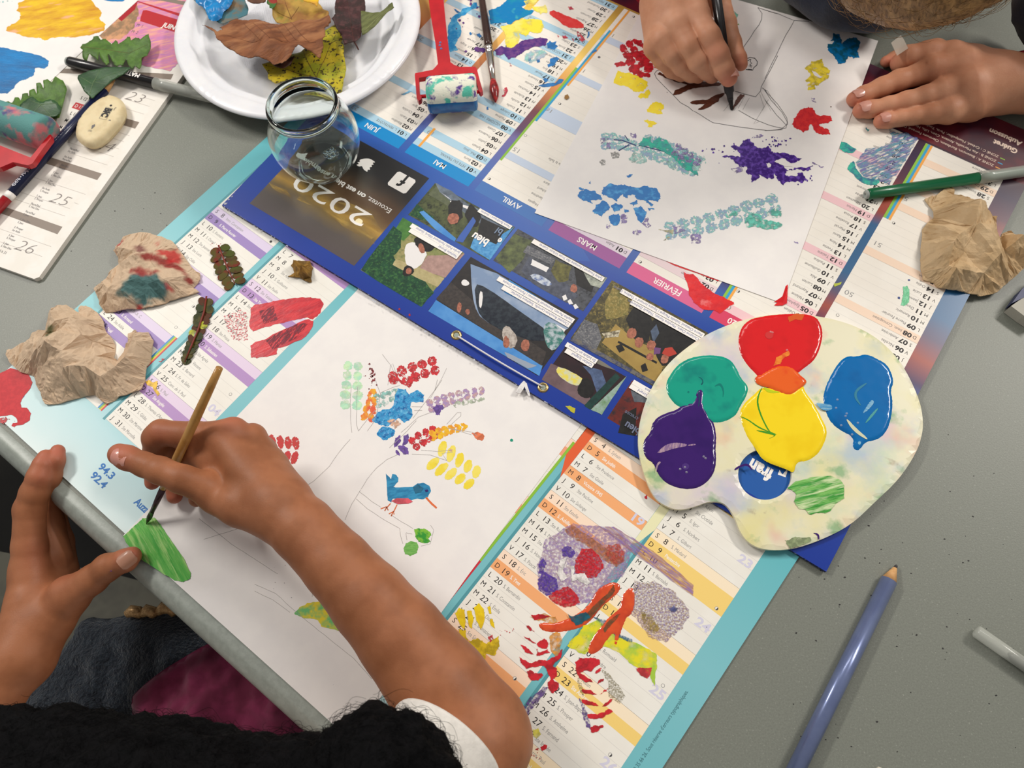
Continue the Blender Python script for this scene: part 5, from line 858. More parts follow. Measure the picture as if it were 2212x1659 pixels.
film('leaf_print', [Q([(1640, 820), (1700, 800), (1765, 830), (1760, 870), (1690, 890), (1640, 860)]), Q([(1440, 930), (1500, 850), (1580, 860), (1600, 900), (1700, 920), (1770, 940), (1740, 970), (1640, 990), (1520, 960), (1450, 965)]), Q([(1280, 870), (1350, 820), (1380, 860), (1310, 890)])], ZF + .00005, prt('aqua_print', (110, 204, 184), 260, .36, .52), far, 3)
film('leaf_print', [Q([(820, 960), (870, 950), (935, 995), (900, 1010), (830, 1025)]), Q([(970, 1040), (1050, 1030), (1060, 1100), (980, 1110)])], ZF, VW, far, 3)
film('leaf_print', [Q([(690, 985), (830, 990), (820, 1030)]), Q([(735, 1080), (790, 1050), (780, 1075)])], ZF, prt('olive_print', (190, 184, 150), 300, .4, .5), far, 2)
Q = lambda pts: cr(1652, 0, 3.95, pts)
film('leaf_print', [Q([(230, 1060), (245, 1010), (275, 985), (300, 940), (375, 910), (410, 920), (430, 960), (480, 990), (560, 985), (578, 1030), (530, 1050), (460, 1070), (500, 1090), (550, 1110), (560, 1150), (490, 1150), (420, 1110), (395, 1060), (370, 1110), (330, 1130), (270, 1100)])], ZF, thick('coral_red_print', (222, 52, 54), (204, 40, 50), 260, bump=.9), far, 2.5, label='red flower shaped print')
film('leaf_print', [Q([(340, 580), (400, 520), (490, 500), (500, 560), (560, 600), (545, 660), (500, 690), (460, 730), (430, 725), (430, 765), (370, 770), (355, 730), (390, 700), (345, 690), (390, 630)])], ZF, prt('butter_print', (240, 216, 60), 220, .3, .45), far, 2.5, label='yellow ring shaped print')
film('leaf_print', [Q([(400, 600), (430, 610), (490, 660), (470, 665), (420, 640)])], ZF + .00008, PAPER, far, 1)
film('leaf_print', [Q([(395, 835), (430, 835), (440, 875), (405, 865)])], ZF, VW, far, 1.5)
film('leaf_print', [Q([(590, 280), (640, 290), (660, 340), (650, 400), (680, 350), (720, 320), (790, 320), (818, 360), (790, 440), (810, 490), (760, 500), (715, 480), (690, 530), (625, 545), (600, 490), (540, 430), (535, 375), (600, 360), (560, 350)])], ZF, thick('ocean_print', (14, 120, 184), (20, 92, 120), 200, bump=.9), far, 2.5, label='blue print at the top right corner')
film('leaf_print', [cr(1360, 0, 6.91, [(1480, 180), (1560, 165), (1625, 215), (1600, 270), (1530, 260)]), cr(1360, 0, 6.91, [(1430, 60), (1500, 40), (1490, 90), (1440, 100)])], ZF, prt('seafoam_print', (124, 196, 170), 260, .3, .5), far, 1.5, label='small seafoam dab beside the marker')
film('leaf_print', [cr(1360, 0, 6.91, [(1590, 360), (1630, 352), (1638, 366), (1600, 372)])], ZF, M('lime_stroke', (130, 176, 60), .5), far, .4)
film('leaf_crumb', dots(1795, 230, .3, .3, 1, 2, 3) + dots(1441, 199, .2, .2, 1, 1.2, 3), ZF, M('brown_fleck', (100, 66, 50), .6), far, .3)
# --- top-left painting
ZT = Z3 + .0004; NOTEXT.append(ZT)
tl = thing('abstract_painting', P(100, 90, Z3), 'white paper with yellow ochre and blue painted patches, cut off by the top left corner', 'drawing')
slab('paper_sheet', [(301, -2), (213, 78), (137, 149), (0, 278), (-120, 390), (-220, 100), (60, -160)], ZT - .0003, ZT, PAPER, tl, PEDGE)
Q = lambda pts: cr(0, 0, 3.95, pts)
film('painted_patch', [Q([(160, 20), (250, -30), (760, -30), (820, 60), (870, 110), (850, 160), (905, 210), (890, 260), (800, 290), (640, 320), (480, 320), (380, 345), (330, 320), (200, 310), (50, 260), (60, 230), (140, 190), (180, 130), (140, 90)])], ZT, M('ochre_yellow_paint', (240, 196, 30), .4, (206, 140, 30), 30, (.36, .66), (1, 3.5, 1), .25, rgb3=(236, 176, 130), scale3=30, fac3=(.6, .68), bump=(260, .5, .0004)), tl, 2.5, label='yellow and ochre patch')
film('painted_patch', [Q([(-40, 390), (60, 410), (180, 435), (330, 470), (420, 520), (410, 565), (370, 585), (300, 580), (290, 640), (240, 670), (160, 700), (110, 760), (60, 800), (-40, 790)])], ZT, M('cerulean_patch', (12, 128, 196), .35, (34, 100, 156), 26, (.36, .66), (1, 4, 1), -.15, bump=(300, .5, .0004)), tl, 2, label='blue patch at the left border')
film('painted_patch', [Q([(870, -5), (950, 12), (1050, 12), (1090, -20), (880, -20)])], ZT, MATS['cerulean_patch'], tl, .6)
film('painted_patch', dots(12, 4, 6, 2, 4, 2.5, 2), ZT, prt('mint_speck', (170, 210, 210), 200, .4, .5), tl, .5)
# ------------------------------------------------------------------ palette
ZP = Z20 + .0036
PX = lambda pts: cr(1250, 640, 3.4, pts)
out = [(1377, 946), (1386, 891), (1408, 834), (1440, 788), (1480, 752), (1530, 719), (1590, 694), (1650, 680), (1710, 676), (1770, 682), (1830, 696), (1882, 720), (1922, 752), (1952, 790), (1974, 832), (1989, 870), (1995, 905), (1994, 935), (1981, 977), (1943, 1035), (1892, 1083), (1839, 1134), (1773, 1167), (1710, 1187), (1652, 1188), (1619, 1174), (1599, 1149), (1589, 1119), (1573, 1093), (1556, 1083), (1530, 1083), (1510, 1091), (1475, 1101), (1449, 1098), (1419, 1081), (1399, 1048), (1382, 990)]
pal = thing('paint_palette', P(1690, 930, Z20), 'cream kidney shaped plastic palette with thumb hole and wet paint puddles, right of centre', 'palette')
hole = [(1653 + 58 * math.cos(a), 1024 + 55 * math.sin(a)) for a in [2 * PI * i / 40 for i in range(40)]]
palm = M('stained_cream_plastic', (228, 222, 192), .32, (186, 208, 182), 22, (.5, .72), rgb3=(226, 184, 166), scale3=27, fac3=(.56, .74), spec=.5, detail=6)
nt = palm.node_tree; N = nt.nodes; Lk = nt.links; b = N['Principled BSDF']; src = b.inputs['Base Color'].links[0].from_socket           # extra old stains
tcn = [n_ for n_ in N if n_.type == 'TEX_COORD'][0]
for i, (c, sc, lo, hi, k) in enumerate((((166, 186, 204), 30, 0.52, 0.68, .8), ((206, 190, 212), 18, 0.54, 0.72, .8), ((226, 216, 150), 16, 0.48, 0.68, .9), ((126, 172, 120), 50, 0.60, 0.70, .8), ((150, 130, 110), 60, .7, .78, .7))):
    v = N.new('ShaderNodeVectorMath'); v.inputs[1].default_value = (i * 3.1 + 1, i * 1.3, 0); Lk.new(tcn.outputs['Object'], v.inputs[0]); n_ = N.new('ShaderNodeTexNoise'); n_.inputs['Scale'].default_value = sc; n_.inputs['Detail'].default_value = 5; Lk.new(v.outputs[0], n_.inputs['Vector'])
    r = N.new('ShaderNodeMapRange'); r.inputs[1].default_value = lo; r.inputs[2].default_value = hi; r.inputs[4].default_value = k; Lk.new(n_.outputs[0], r.inputs[0])
    x = N.new('ShaderNodeMix'); x.data_type = 'RGBA'; Lk.new(r.outputs[0], x.inputs[0]); Lk.new(src, x.inputs[6]); x.inputs[7].default_value = lin(c); src = x.outputs[2]
Lk.new(src, b.inputs['Base Color'])
def palrel(V, w):
    d = np.minimum(dist_np(V, w), dist_np(V, pxw(hole, ZP))); return -.0007 * np.clip(1 - d / .0018, 0, 1) ** 2
slab('palette_body', smooth_poly(out, 2), Z20 + .0001, ZP, palm, pal, M('cream_plastic', (226, 220, 190), .35, spec=.5), [hole], .0035, palrel, smooth=False)
def gl(nm, rgb, rgb2=None, sc=40, fac=(.5, .66), st=None, r=.16): return M(nm, rgb, r, rgb2 or tuple(int(c * .93) for c in rgb), sc, fac, st, spec=.45)
puddle('paint_puddle', PX([(640, 640), (680, 560), (750, 480), (870, 435), (1000, 430), (1100, 450), (1160, 520), (1190, 600), (1250, 660), (1235, 730), (1180, 820), (1160, 870), (1080, 920), (980, 930), (900, 880), (730, 810), (680, 760), (650, 710)]), ZP, .0010, .0022, gl('teal_gouache', (22, 156, 132), (16, 132, 120), 40, (.56, .7)), pal, .4, 'teal paint puddle', rip=.00004, seed=1)
puddle('paint_puddle', PX([(1200, 220), (1260, 165), (1380, 140), (1540, 125), (1735, 132), (1790, 220), (1792, 320), (1745, 460), (1650, 530), (1600, 575), (1480, 590), (1350, 610), (1300, 570), (1220, 480), (1180, 400), (1172, 300)]), ZP, .0010, .0022, gl('red_gouache', (218, 32, 36), (206, 30, 34)), pal, .4, 'red paint puddle', rip=.00004, seed=2)
puddle('paint_puddle', PX([(1350, 660), (1480, 690), (1550, 715), (1650, 640), (1662, 700), (1720, 770), (1790, 900), (1828, 980), (1815, 1060), (1760, 1160), (1680, 1210), (1600, 1215), (1582, 1300), (1540, 1275), (1440, 1240), (1350, 1200), (1300, 1120), (1220, 1000), (1180, 860), (1210, 790), (1290, 720)]), ZP + .00002, .0010, .0022, gl('yellow_gouache', (246, 214, 30), (240, 204, 20)), pal, .4, 'yellow paint puddle', rip=.00004, seed=3)
puddle('paint_puddle', PX([(1300, 590), (1340, 570), (1400, 530), (1480, 500), (1580, 520), (1630, 580), (1682, 620), (1660, 650), (1620, 690), (1550, 735), (1480, 710), (1400, 670), (1320, 650), (1295, 620)]), ZP + .0005, .0010, .0022, gl('orange_gouache', (232, 98, 34), (226, 74, 30), 60), pal, .4, 'orange paint where red meets yellow', rip=.0001, seed=4)
puddle('paint_puddle', PX([(850, 720), (860, 690), (900, 672), (930, 700), (915, 800), (960, 880), (1000, 940), (1012, 1040), (1005, 1120), (1012, 1190), (1000, 1290), (940, 1370), (850, 1415), (740, 1410), (640, 1370), (580, 1300), (550, 1220), (500, 1195), (470, 1120), (482, 1050), (530, 1000), (540, 930), (600, 870), (730, 830), (760, 795), (840, 775)]), ZP + .0002, .0010, .0022, gl('violet_gouache', (58, 26, 104), (50, 22, 96)), pal, .4, 'dark violet paint puddle', rip=.00004, seed=5)
puddle('paint_puddle', [(1790, 820), (1809, 786), (1829, 768), (1850, 770), (1872, 763), (1900, 777), (1915, 785), (1927, 805), (1931, 828), (1924, 843), (1930, 866), (1925, 909), (1913, 936), (1895, 950), (1870, 954), (1860, 968), (1853, 974), (1841, 966), (1846, 944), (1809, 926), (1789, 904), (1779, 871), (1779, 850)], ZP, .0010, .0022, gl('blue_gouache', (0, 104, 172), (0, 94, 160)), pal, .5, 'blue paint puddle', rip=.00005, seed=6)
gm = M('green_brushed_paint', (120, 186, 90), .24, (56, 150, 50), 46, (.42, .58), (1, 7, 1), .25, spec=.6, coat=.3, bump=(60, 1, .0009), rgb3=(200, 218, 164), scale3=36, fac3=(.5, .62))
film('paint_puddle', [cr(1652, 820, 3.95, [(190, 925), (260, 870), (400, 830), (560, 820), (650, 860), (678, 900), (676, 980), (678, 1012), (600, 1060), (560, 1120), (520, 1140), (440, 1135), (400, 1152), (370, 1142), (350, 1110), (290, 1100), (250, 1040), (270, 980), (240, 950)])], ZP, gm, pal, 1, 2, label='brushed out green paint', hh=.0004)
sm = ZP + .0016
def streak(pts, w, m, z=sm, nm='paint_swirl'): film(nm, [smooth_poly(stroke_poly(pts, w), 2)], z, m, pal, .3, 2)
GS = M('green_swirl', (70, 150, 40), .2)
streak(PX([(1350, 665), (1318, 730), (1312, 790), (1340, 880), (1390, 980), (1420, 1010)]), [1, 3.5, 3.5, 3, 3, 1], GS, ZP + .00104); streak(PX([(1185, 880), (1250, 910), (1330, 970), (1455, 1015)]), [1, 2.5, 3, 1], GS, ZP + .00104)
streak(PX([(1305, 985), (1380, 1000), (1456, 1018), (1400, 1045)]), [1, 5, 5, 1], GS, ZP + .00108); streak(PX([(1360, 670), (1400, 700), (1480, 705)]), [3, 8, 1], M('chartreuse_swirl', (190, 206, 30), .2), ZP + .00106)
PWs = M('pale_violet_scrape', (176, 146, 160), .3, (120, 90, 140), 160, (.4, .6), (1, 6, 1), 1.3)
streak(PX([(580, 1150), (640, 1115), (700, 1095), (795, 1092)]), [3, 13, 13, 5], PWs, ZP + .00125); streak(PX([(570, 1290), (575, 1240), (600, 1215)]), [1, 4, 5], PWs, ZP + .00122); streak(PX([(800, 1095), (860, 1088)]), [2, 4], PWs, ZP + .00125)
streak(PX([(900, 650), (915, 630), (905, 605), (880, 590)]), [3, 2, 1.5, .6], M('violet_in_teal', (20, 84, 96), .2), ZP + .00102); streak(PX([(1000, 660), (1040, 640), (1065, 690), (1060, 740)]), [2, 6, 3, .8], M('dark_teal_swirl', (16, 122, 112), .2), ZP + .00102); streak(PX([(800, 700), (812, 706)]), [4, 4], MATS['dark_teal_swirl'], ZP + .00102)
streak(PX([(880, 690), (888, 760), (880, 810)]), [1.5, 2, 1], MATS['violet_in_teal'], ZP + .00125)
LBs = M('pale_blue_scrape', (140, 184, 206), .3, (60, 140, 190), 160, (.4, .6), (1, 6, 1))
streak(cr(1652, 820, 3.95, [(440, 200), (500, 235), (575, 240)]), [2, 16, 12], LBs, ZP + .00105); streak(cr(1652, 820, 3.95, [(840, 285), (880, 240), (925, 180)]), [2, 8, 9], MATS['pale_blue_scrape'], ZP + .00108)
streak(cr(1652, 820, 3.95, [(860, 370), (910, 310), (965, 245)]), [2, 6, 3], M('teal_scrape', (60, 150, 150), .3), ZP + .00108); streak(cr(1652, 820, 3.95, [(700, 340), (770, 430), (875, 508)]), [4, 9, 4], M('cream_scrape', (206, 204, 170), .35), ZP + .0011)
streak(cr(1652, 820, 3.95, [(870, 30), (780, 90), (770, 150), (820, 220)]), [3, 6, 6, 2], M('sea_scrape', (24, 120, 150), .3), ZP + .00109); streak(cr(1652, 820, 3.95, [(795, 540), (820, 540)]), [8, 9], MATS['pale_blue_scrape'], ZP + .00104)
film('paint_swirl', [PX([(1535, 150), (1600, 125), (1660, 135), (1640, 175), (1590, 170), (1545, 190)])], ZP + .00104, M('orange_red_film', (214, 92, 40), .2), pal, 1)
film('paint_swirl', [PX([(1430, 510), (1450, 450), (1500, 420), (1545, 400), (1550, 430), (1500, 460), (1480, 500)])], ZP + .00105, M('amber_film', (236, 140, 50), .2, (220, 90, 40), 200), pal, 1.5)
streak(PX([(1145, 1275), (1180, 1250), (1240, 1232), (1275, 1275)]), [4, 4, 6, 3], MATS['violet_gouache'], ZP + .0002); streak(cr(1652, 820, 3.95, [(415, 1308), (455, 1320), (462, 1365)]), [1, 5, 3], MATS['violet_gouache'], ZP + .0002)
film('old_stain', [cr(1652, 820, 3.95, [(170, 1370), (260, 1340), (390, 1345), (400, 1370), (300, 1420), (210, 1440)])], ZP, prt('olive_stain', (146, 160, 116), 300, .3, .45), pal, 3)
for c, r, w, z_ in ((PX([(1400, 285)])[0], 9, 1, .00104), (PX([(785, 1250)])[0], 8, 1, .00125)): film('paint_swirl', [[(c[0] + r * math.cos(a), c[1] + r * .9 * math.sin(a)) for a in [2 * PI * i / 16 for i in range(16)]]], ZP + z_, M('bubble_film' + str(r), (206, 60, 60) if r == 9 else (76, 50, 120), .1), pal, .3)
bb = MB(); gm_ = M('clear_bubble', (250, 250, 250), .02, trans=1, ior=1.2)
for x, y, z_ in [(1410, 262, .00095), (1424, 266, .00095), (1530, 396, .00095), (745, 1270, .00115), (780, 1256, .00115), (792, 1292, .00115), (918, 1178, .00115), (932, 1190, .00115), (1900, 760, .00095), (1890, 820, .00095), (1968, 862, .00095), (1960, 880, .00095), (2050, 930, .00095), (1928, 948, .00095), (2008, 1015, .00095)]:
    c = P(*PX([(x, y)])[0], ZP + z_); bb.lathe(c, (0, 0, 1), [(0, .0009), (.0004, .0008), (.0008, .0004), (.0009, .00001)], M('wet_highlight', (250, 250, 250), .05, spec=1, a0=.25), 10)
bb.build('paint_bubble', pal)
# ------------------------------------------------------------------ tools lying about
REDP = M('red_plastic', (196, 20, 32), .28, (182, 14, 28), 60, spec=.5, coat=.2)
def rod(mb, pts, m, n=20): mb.tube([p for p, r in pts], [r for p, r in pts], m, n); return mb
def along(a, b, *tr): d = b - a; return [(a + d * t, r) for t, r in tr]
def foam(parent, a, b, r, m_of, base):
    d = (b - a).normalized(); up = Vector((0, 0, 1)); s = d.cross(up).normalized(); n, k = 60, 40; vs_ = []; fs = []; mi = []; L = (b - a).length
    prof = [(0, .25), (0, .8), (.0008, .93), (.003, 1)] + [(.003 + (L - .006) * i / k, 1) for i in range(1, k)] + [(L - .003, 1), (L - .0008, .93), (L, .8), (L, .25)]
    for t, q in prof:
        for j in range(n):
            an = 2 * PI * j / n; p = a + d * t + (up * math.cos(an) + s * math.sin(an)) * r * q; vs_.append(p + (p - a).normalized() * .0003 * noise.noise(p * 900))
    mats = base
    for i in range(len(prof) - 1):
        for j in range(n): fs.append((i * n + j, i * n + (j + 1) % n, (i + 1) * n + (j + 1) % n, (i + 1) * n + j)); mi.append(m_of(i / len(prof), j / n))
    for e in (0, len(prof) - 1): fs.append(tuple(range(e * n, e * n + n)) if e else tuple(range(n))[::-1]); mi.append(0)
    return mesh('foam_sleeve', vs_, fs, mats, parent, True, mi)
FO = M('stained_foam', (236, 236, 218), .85, (98, 66, 150), 95, (.52, .6), rgb3=(96, 196, 172), scale3=85, fac3=(.56, .64), detail=6, bump=(900, .5, .0006))
# red roller beside the plate
r1 = thing('paint_roller', P(975, 200, Z20), 'red plastic paint roller with violet and blue stained foam, beside the white plate', 'roller')
a, b = P(923, 206, .0205), P(1030, 199, .0205); BLF = thick('blue_wet_foam', (20, 104, 166), (16, 84, 150), 120)
foam(r1, a, b, .0153, lambda u, v: 1 if .19 < v < .34 + .02 * math.sin(u * 9) else 0, [FO, BLF])
slab('frame', [(918, -60), (962, -60), (958, 0), (965, 70), (973, 134), (981, 140), (993, 144.5), (1026, 144), (1030, 148), (1036, 172), (1043, 196), (1038, 200), (1034, 196), (1024, 158), (990, 160), (960, 160), (930, 164), (905, 168), (907, 205), (911, 208), (910, 214), (904, 218), (900, 212), (896, 162), (897, 158), (935, 150.5), (941, 144), (946, 138), (940, 90), (930, 30)], .0175, .0225, REDP, r1, step=.006)
mb = MB(); mb.tube([P(905, 209, .0205), P(1040, 198, .0205)], .0016, REDP, 12); mb.build('axle', r1)
mb = MB()
for x, y in ((951, 92), (950, 98), (953, 105)): mb.lathe(P(x, y, .0225), (0, 0, 1), [(0, .0012), (.0004, .001), (.0005, .0001)], M('grey_blue_speck', (110, 110, 160), .4), 10)
mb.build('paint_speck', r1)
# red roller at the left border
r2 = thing('paint_roller', P(40, 290, ZT), 'red paint roller with teal and pink stained foam, cut off by the left border', 'roller')
FO2 = M('teal_pink_foam', (92, 146, 142), .7, (206, 118, 124), 42, (.5, .6), rgb3=(88, 84, 130), scale3=50, fac3=(.6, .68), bump=(900, .5, .0006))
a, b = P(-95, 222, ZT + .0152), P(104, 291, ZT + .0152); foam(r2, a, b, .0148, lambda u, v: 0, [FO2])
slab('frame', [(109, 290), (104, 293), (66, 340), (40, 330), (0, 314), (-70, 296), (-90, 340), (-60, 372), (0, 362), (28, 350), (60, 357), (70, 353), (86, 330), (110, 298)], ZT + .013, ZT + .018, REDP, r2, step=.006)
# brown brush with red bristles
def brush(nm, label, pts, mats, parent_loc, bris=1):
    t = thing(nm, parent_loc, label, 'brush'); h, f_, b_ = pts
    for part, pr, m in (('handle', h, mats[0]), ('ferrule', f_, mats[1]), ('bristles', b_, mats[2])): rod(MB(), pr, m).build(part, t)
    return t
z = Z20 + .0046
a, b, c, d = P(1031, -70, z + .002), P(1056, 102, z), P(1065, 173, z), P(1071, 222, z - .002)
SILV = M('polished_ferrule', (206, 200, 192), .22, metal=1)
brush('paint_brush', 'dark brown paint brush with silver ferrule and red loaded tip, lying beside the roller', (
    along(a, b, (0, .0028), (.35, .0032), (.8, .0038), (.96, .0039), (1, .0034)), along(b, c, (-.01, .0037), (.06, .0037), (.08, .0032), (.12, .0037), (.16, .0037), (.18, .0032), (.22, .0036), (.6, .0032), (1, .0026)),
    along(c, d, (0, .0025), (.1, .003), (.3, .0042), (.5, .0044), (.75, .003), (.93, .001), (1, .0002))), (M('brown_lacquer', (66, 42, 34), .25, (54, 34, 28), 60, coat=.5), SILV, M('red_bristles', (176, 40, 38), .3, (110, 22, 24), 260, (.4, .6), (1, 1, .3), coat=.4)), P(1056, 102, Z20))
# brush held in the near hand
T_, U_ = P(316, 1132, ZN + .0006), P(474, 795, .098)
brush('paint_brush', 'pale wooden paint brush held upright over the green brush strokes', (
    along(T_, U_, (.24, .0022), (.30, .0026), (.45, .0031), (.7, .0031), (.9, .0027), (1, .0022)), along(T_, U_, (.08, .0015), (.16, .002), (.25, .0023)), along(T_, U_, (0, .0002), (.02, .001), (.05, .0019), (.09, .0016))),
    (M('varnished_wood', (186, 140, 78), .35, (168, 122, 62), 120, stretch=(1, 1, .2), coat=.3), M('dark_ferrule', (70, 52, 56), .3, metal=.7), M('green_black_bristles', (50, 44, 34), .4, (50, 110, 40), 300)), P(316, 1132, ZN))
CLR = M('clear_plastic', (206, 208, 198), .18, spec=.6, a0=.5)
def marker(label, A, B, r, body, tcap, inner, plug, name='felt_pen', txt=None, base=0.0):
    t = thing(name, Vector((A.x, A.y, A.z - r)), label, 'pen')
    rod(MB(), along(A, B, (0, r * .82), (.006, r * .98), (.02, r), (tcap, r), (tcap, r * .5)), body, 28).build('barrel', t)
    mb = MB(); mb.lathe(A, (A - B), [(-.002, r * .8), (.0015, r * .8), (.0022, r * .66), (.0022, r * .36), (-.001, r * .34), (-.001, .0001)], plug, 24); mb.build('end_plug', t)
    mb = MB(); mb.tube([A.lerp(B, q) for q in (tcap - .01, tcap + .06, tcap + .07, .97, 1)], [r * 1.12, r * 1.12, r * 1.06, r * .98, r * .7], CLR, 28); mb.build('cap', t, label='translucent cap')
    rod(MB(), along(A, B, (tcap, r * .6), (tcap + .05, r * .72), (tcap + .22, r * .7), (tcap + .23, r * .35), (tcap + .3, r * .2)), inner, 16).build('nib', t)
    if txt:
        f = Frame((0, 0), 0, 0); d = (B - A).normalized(); f.o = A.lerp(B, txt[1]) + Vector((0, 0, r * 1.01)); f.u = d * txt[3]; f.u.z = 0; f.u.normalize(); f.w = Vector((-f.u.y, f.u.x, 0))
        f.text(txt[0], 0, -txt[2] / 2, txt[2], WHT, .03, .9, 1); f.mb.build('printed_name', t, False)
    return t
BLK = M('black_plastic', (30, 28, 30), .28, coat=.2); GRP = M('grey_plastic', (160, 166, 160), .45)
A, B = P(149, 133, Z3 + .0054), P(470, 214, Z3 + .0052); marker('black felt pen with clear cap, its cap tucked under the white plate', A, B, .0048, BLK, .6, M('dark_grey_inner', (60, 60, 64), .4), GRP, txt=('MATIK', .50, 4.5, -1))
A, B = P(1874, 420, Z20 + .0048), P(2290, 358, Z20 + .0052); marker('green felt pen with clear cap beside the right crumpled paper', A, B, .0045, M('green_plastic', (20, 98, 62), .3, coat=.2), .58, M('green_grey_inner', (96, 134, 116), .4), GRP)
A, B = P(2320, 1510, .0048), P(2107, 1362, .0046)
t = thing('gel_pen', P(2180, 1410), 'clear capped pen with black core, cut off by the lower right border', 'pen')
rod(MB(), along(A, B, (0, .0042), (.985, .0042), (1, .0028)), CLR).build('cap', t, label='clear cap'); rod(MB(), along(A, B, (0, .0034), (.60, .0034), (.63, .002), (.66, .0008)), BLK).build('barrel', t)
t = thing('correction_pen', P(1897, 1668), 'pale rounded pen tip barely entering at the bottom border', 'pen'); rod(MB(), [(P(1894, 1659, .004), .0015), (P(1898, 1664, .004), .0032), (P(1930, 1740, .0045), .0045)], M('ivory_plastic', (210, 204, 186), .4)).build('barrel', t)
# marker held by the far hand
T_, U_ = P(1581, 238, ZF + .0003), P(1547, -8, .056); d = (U_ - T_); L = d.length; mm = lambda v: v / 1000 / L
t = thing('felt_pen', T_, 'black marker pen held upright, drawing brown branches', 'pen')
NIBM = M('charcoal_plastic', (58, 56, 58), .5)
rod(MB(), along(T_, U_, (0, .0006), (mm(1), .0012), (mm(5), .0016), (mm(9), .0022), (mm(9.5), .0026)), M('dark_felt', (44, 40, 40), .8)).build('nib', t)
rod(MB(), along(T_, U_, (mm(8), .0023), (mm(14), .003), (mm(15), .004), (mm(22), .0043), (mm(23), .0038)), NIBM).build('nib_cone', t)
rod(MB(), along(T_, U_, (mm(22), .0038), (mm(40), .0043), (1.3, .0043)), BLK).build('barrel', t)
# pencils
def pencil(label, A, B, r, body, wood, lead, n=12, cone=.02, endparts=None):
    t = thing('pencil', Vector((A.x, A.y, A.z - r)), label, 'pencil'); L = (B - A).length; c = cone / L; e = endparts[0] if endparts else 1
    rod(MB(), along(A, B, (c * .16, .0011), (c * 1.05, r * .97)), wood, n).build('sharpened_wood', t); rod(MB(), along(A, B, (0, .0003), (c * .05, .0009), (c * .2, .0013)), lead).build('lead', t)
    rod(MB(), along(A, B, (c, r), (e, r)), body, n).build('painted_body', t)
    if endparts: rod(MB(), along(A, B, (e, r * 1.01), (e + .03, r * 1.01)), WHT, n).build('white_band', t); rod(MB(), along(A, B, (e + .03, r), (1.0, r)), M('crimson_lacquer', (150, 28, 34), .3, coat=.3), n).build('red_end', t)
    return t
WOODM = M('cedar_wood', (214, 166, 112), .6, (200, 150, 96), 200)
pencil('thick pearly blue grey pencil on the bare table at lower right', P(1937, 1220, .0030), P(1690, 1722, .0056), .0052, M('pearl_blue_lacquer', (112, 124, 162), .28, (104, 116, 156), 60, spec=.6, metal=.35, coat=.4), WOODM, M('graphite', (60, 58, 62), .4), 24, .0125)
A, B = P(252, 166, ZT + .006), P(-60, 512, ZT + .0042)
t = pencil('dark navy pencil with gold lettering and red end beneath the eraser', A, B, .0042, M('navy_lacquer', (26, 32, 66), .3, coat=.3), WOODM, M('graphite', (60, 58, 62), .4), 6, .017, (.745,))
f = Frame((0, 0), 0, 0); f.u = (A - B); f.u.z = 0; f.u.normalize(); f.w = Vector((-f.u.y, f.u.x, 0)); f.o = A.lerp(B, .72) + Vector((0, 0, .0043)); LT = M('pale_lettering', (200, 200, 210), .4)
f.text('42476 • MAJUSCULE', 0, -1.6, 3.2, LT, .02, .8, 1); f.text('HAUTE QUALITE', 50, -1.2, 2.4, LT, .0, .8, 1); f.mb.build('printed_name', t, False)
# eraser
pts = smooth_poly(cr(0, 0, 3.95, [(860, 835), (955, 800), (1040, 845), (1075, 930), (1058, 1015), (965, 1130), (875, 1215), (790, 1250), (705, 1235), (640, 1170), (635, 1090), (680, 1000), (775, 895)]), 2)
er = thing('eraser', P(216, 262, Z3), 'oval cream eraser with printed letters, on the calendar weeks beside the navy pencil', 'eraser')
EM = M('worn_cream_rubber', (226, 208, 168), .55, (214, 194, 152), 70, (.45, .62), sss=.1, bump=(500, .25, .0003))
wp = pxw(pts, Z3 + .008); V, F = cdt(wp, step=.0022); dd = dist_np(V, wp); tt = np.clip(dd / .006, 0, 1); rim_ = np.sqrt(1 - (1 - tt) ** 2)
n = len(V); T = np.c_[V, Z3 + .006 + .005 * rim_]; Bv = np.c_[V, Z3 + .006 - .0058 * rim_]; F = up_faces(T, F); mesh('rubber_body', np.r_[T, Bv], list(F) + [tuple(i + n for i in reversed(q)) for q in F], EM, er)
f = Frame((0, 0), 0, 0); zt = Z3 + .0111; f.o = P(213, 262, zt); f.u = (P(233, 229, zt) - f.o).normalized() * -1; f.w = Vector((-f.u.y, f.u.x, 0)); f.o = P(237, 232, zt)
f.text('BIC', .9, -2.9, 5.8, INK, .06, .82, 2)
for x0, y0, x1, y1 in ((.4, -3.6, 13.2, -3.4), (.4, 3.2, 13.2, 3.4), (.2, -3.4, .4, 3.2), (13.2, -3.4, 13.4, 3.2)): f.rect(x0, y0, x1, y1, DGREY, 1)
f.disc(-2.2, 0, 1.1, INK, 2); f.text('Plast', -1.5, 4.4, 1.6, DGREY, 0, .9, 2); f.poly([(22, -6), (26, -4.4), (22, -3), (20, -4)], DGREY, 2); f.text('((', 26.5, -5.6, 3.0, DGREY, 0, .8, 2)
f.text('4', 12, 5.5, 2.4, DGREY, 0, 1, 2); f.mb.build('printed_logo', er, False)
# eraser sleeve at the right border
t = thing('eraser', P(2215, 655), 'navy and white sleeved eraser half outside the right border', 'eraser')
slab('cardboard_sleeve', [(2186, 655), (2208, 624), (2240, 595), (2262, 612), (2216, 640)], .001, .011, M('navy_card', (34, 42, 86), .4), t); slab('rubber_end', [(2184, 661), (2214, 640), (2262, 612), (2290, 650), (2240, 700), (2212, 682)], .0005, .0105, M('grey_white_rubber', (176, 172, 160), .6), t)
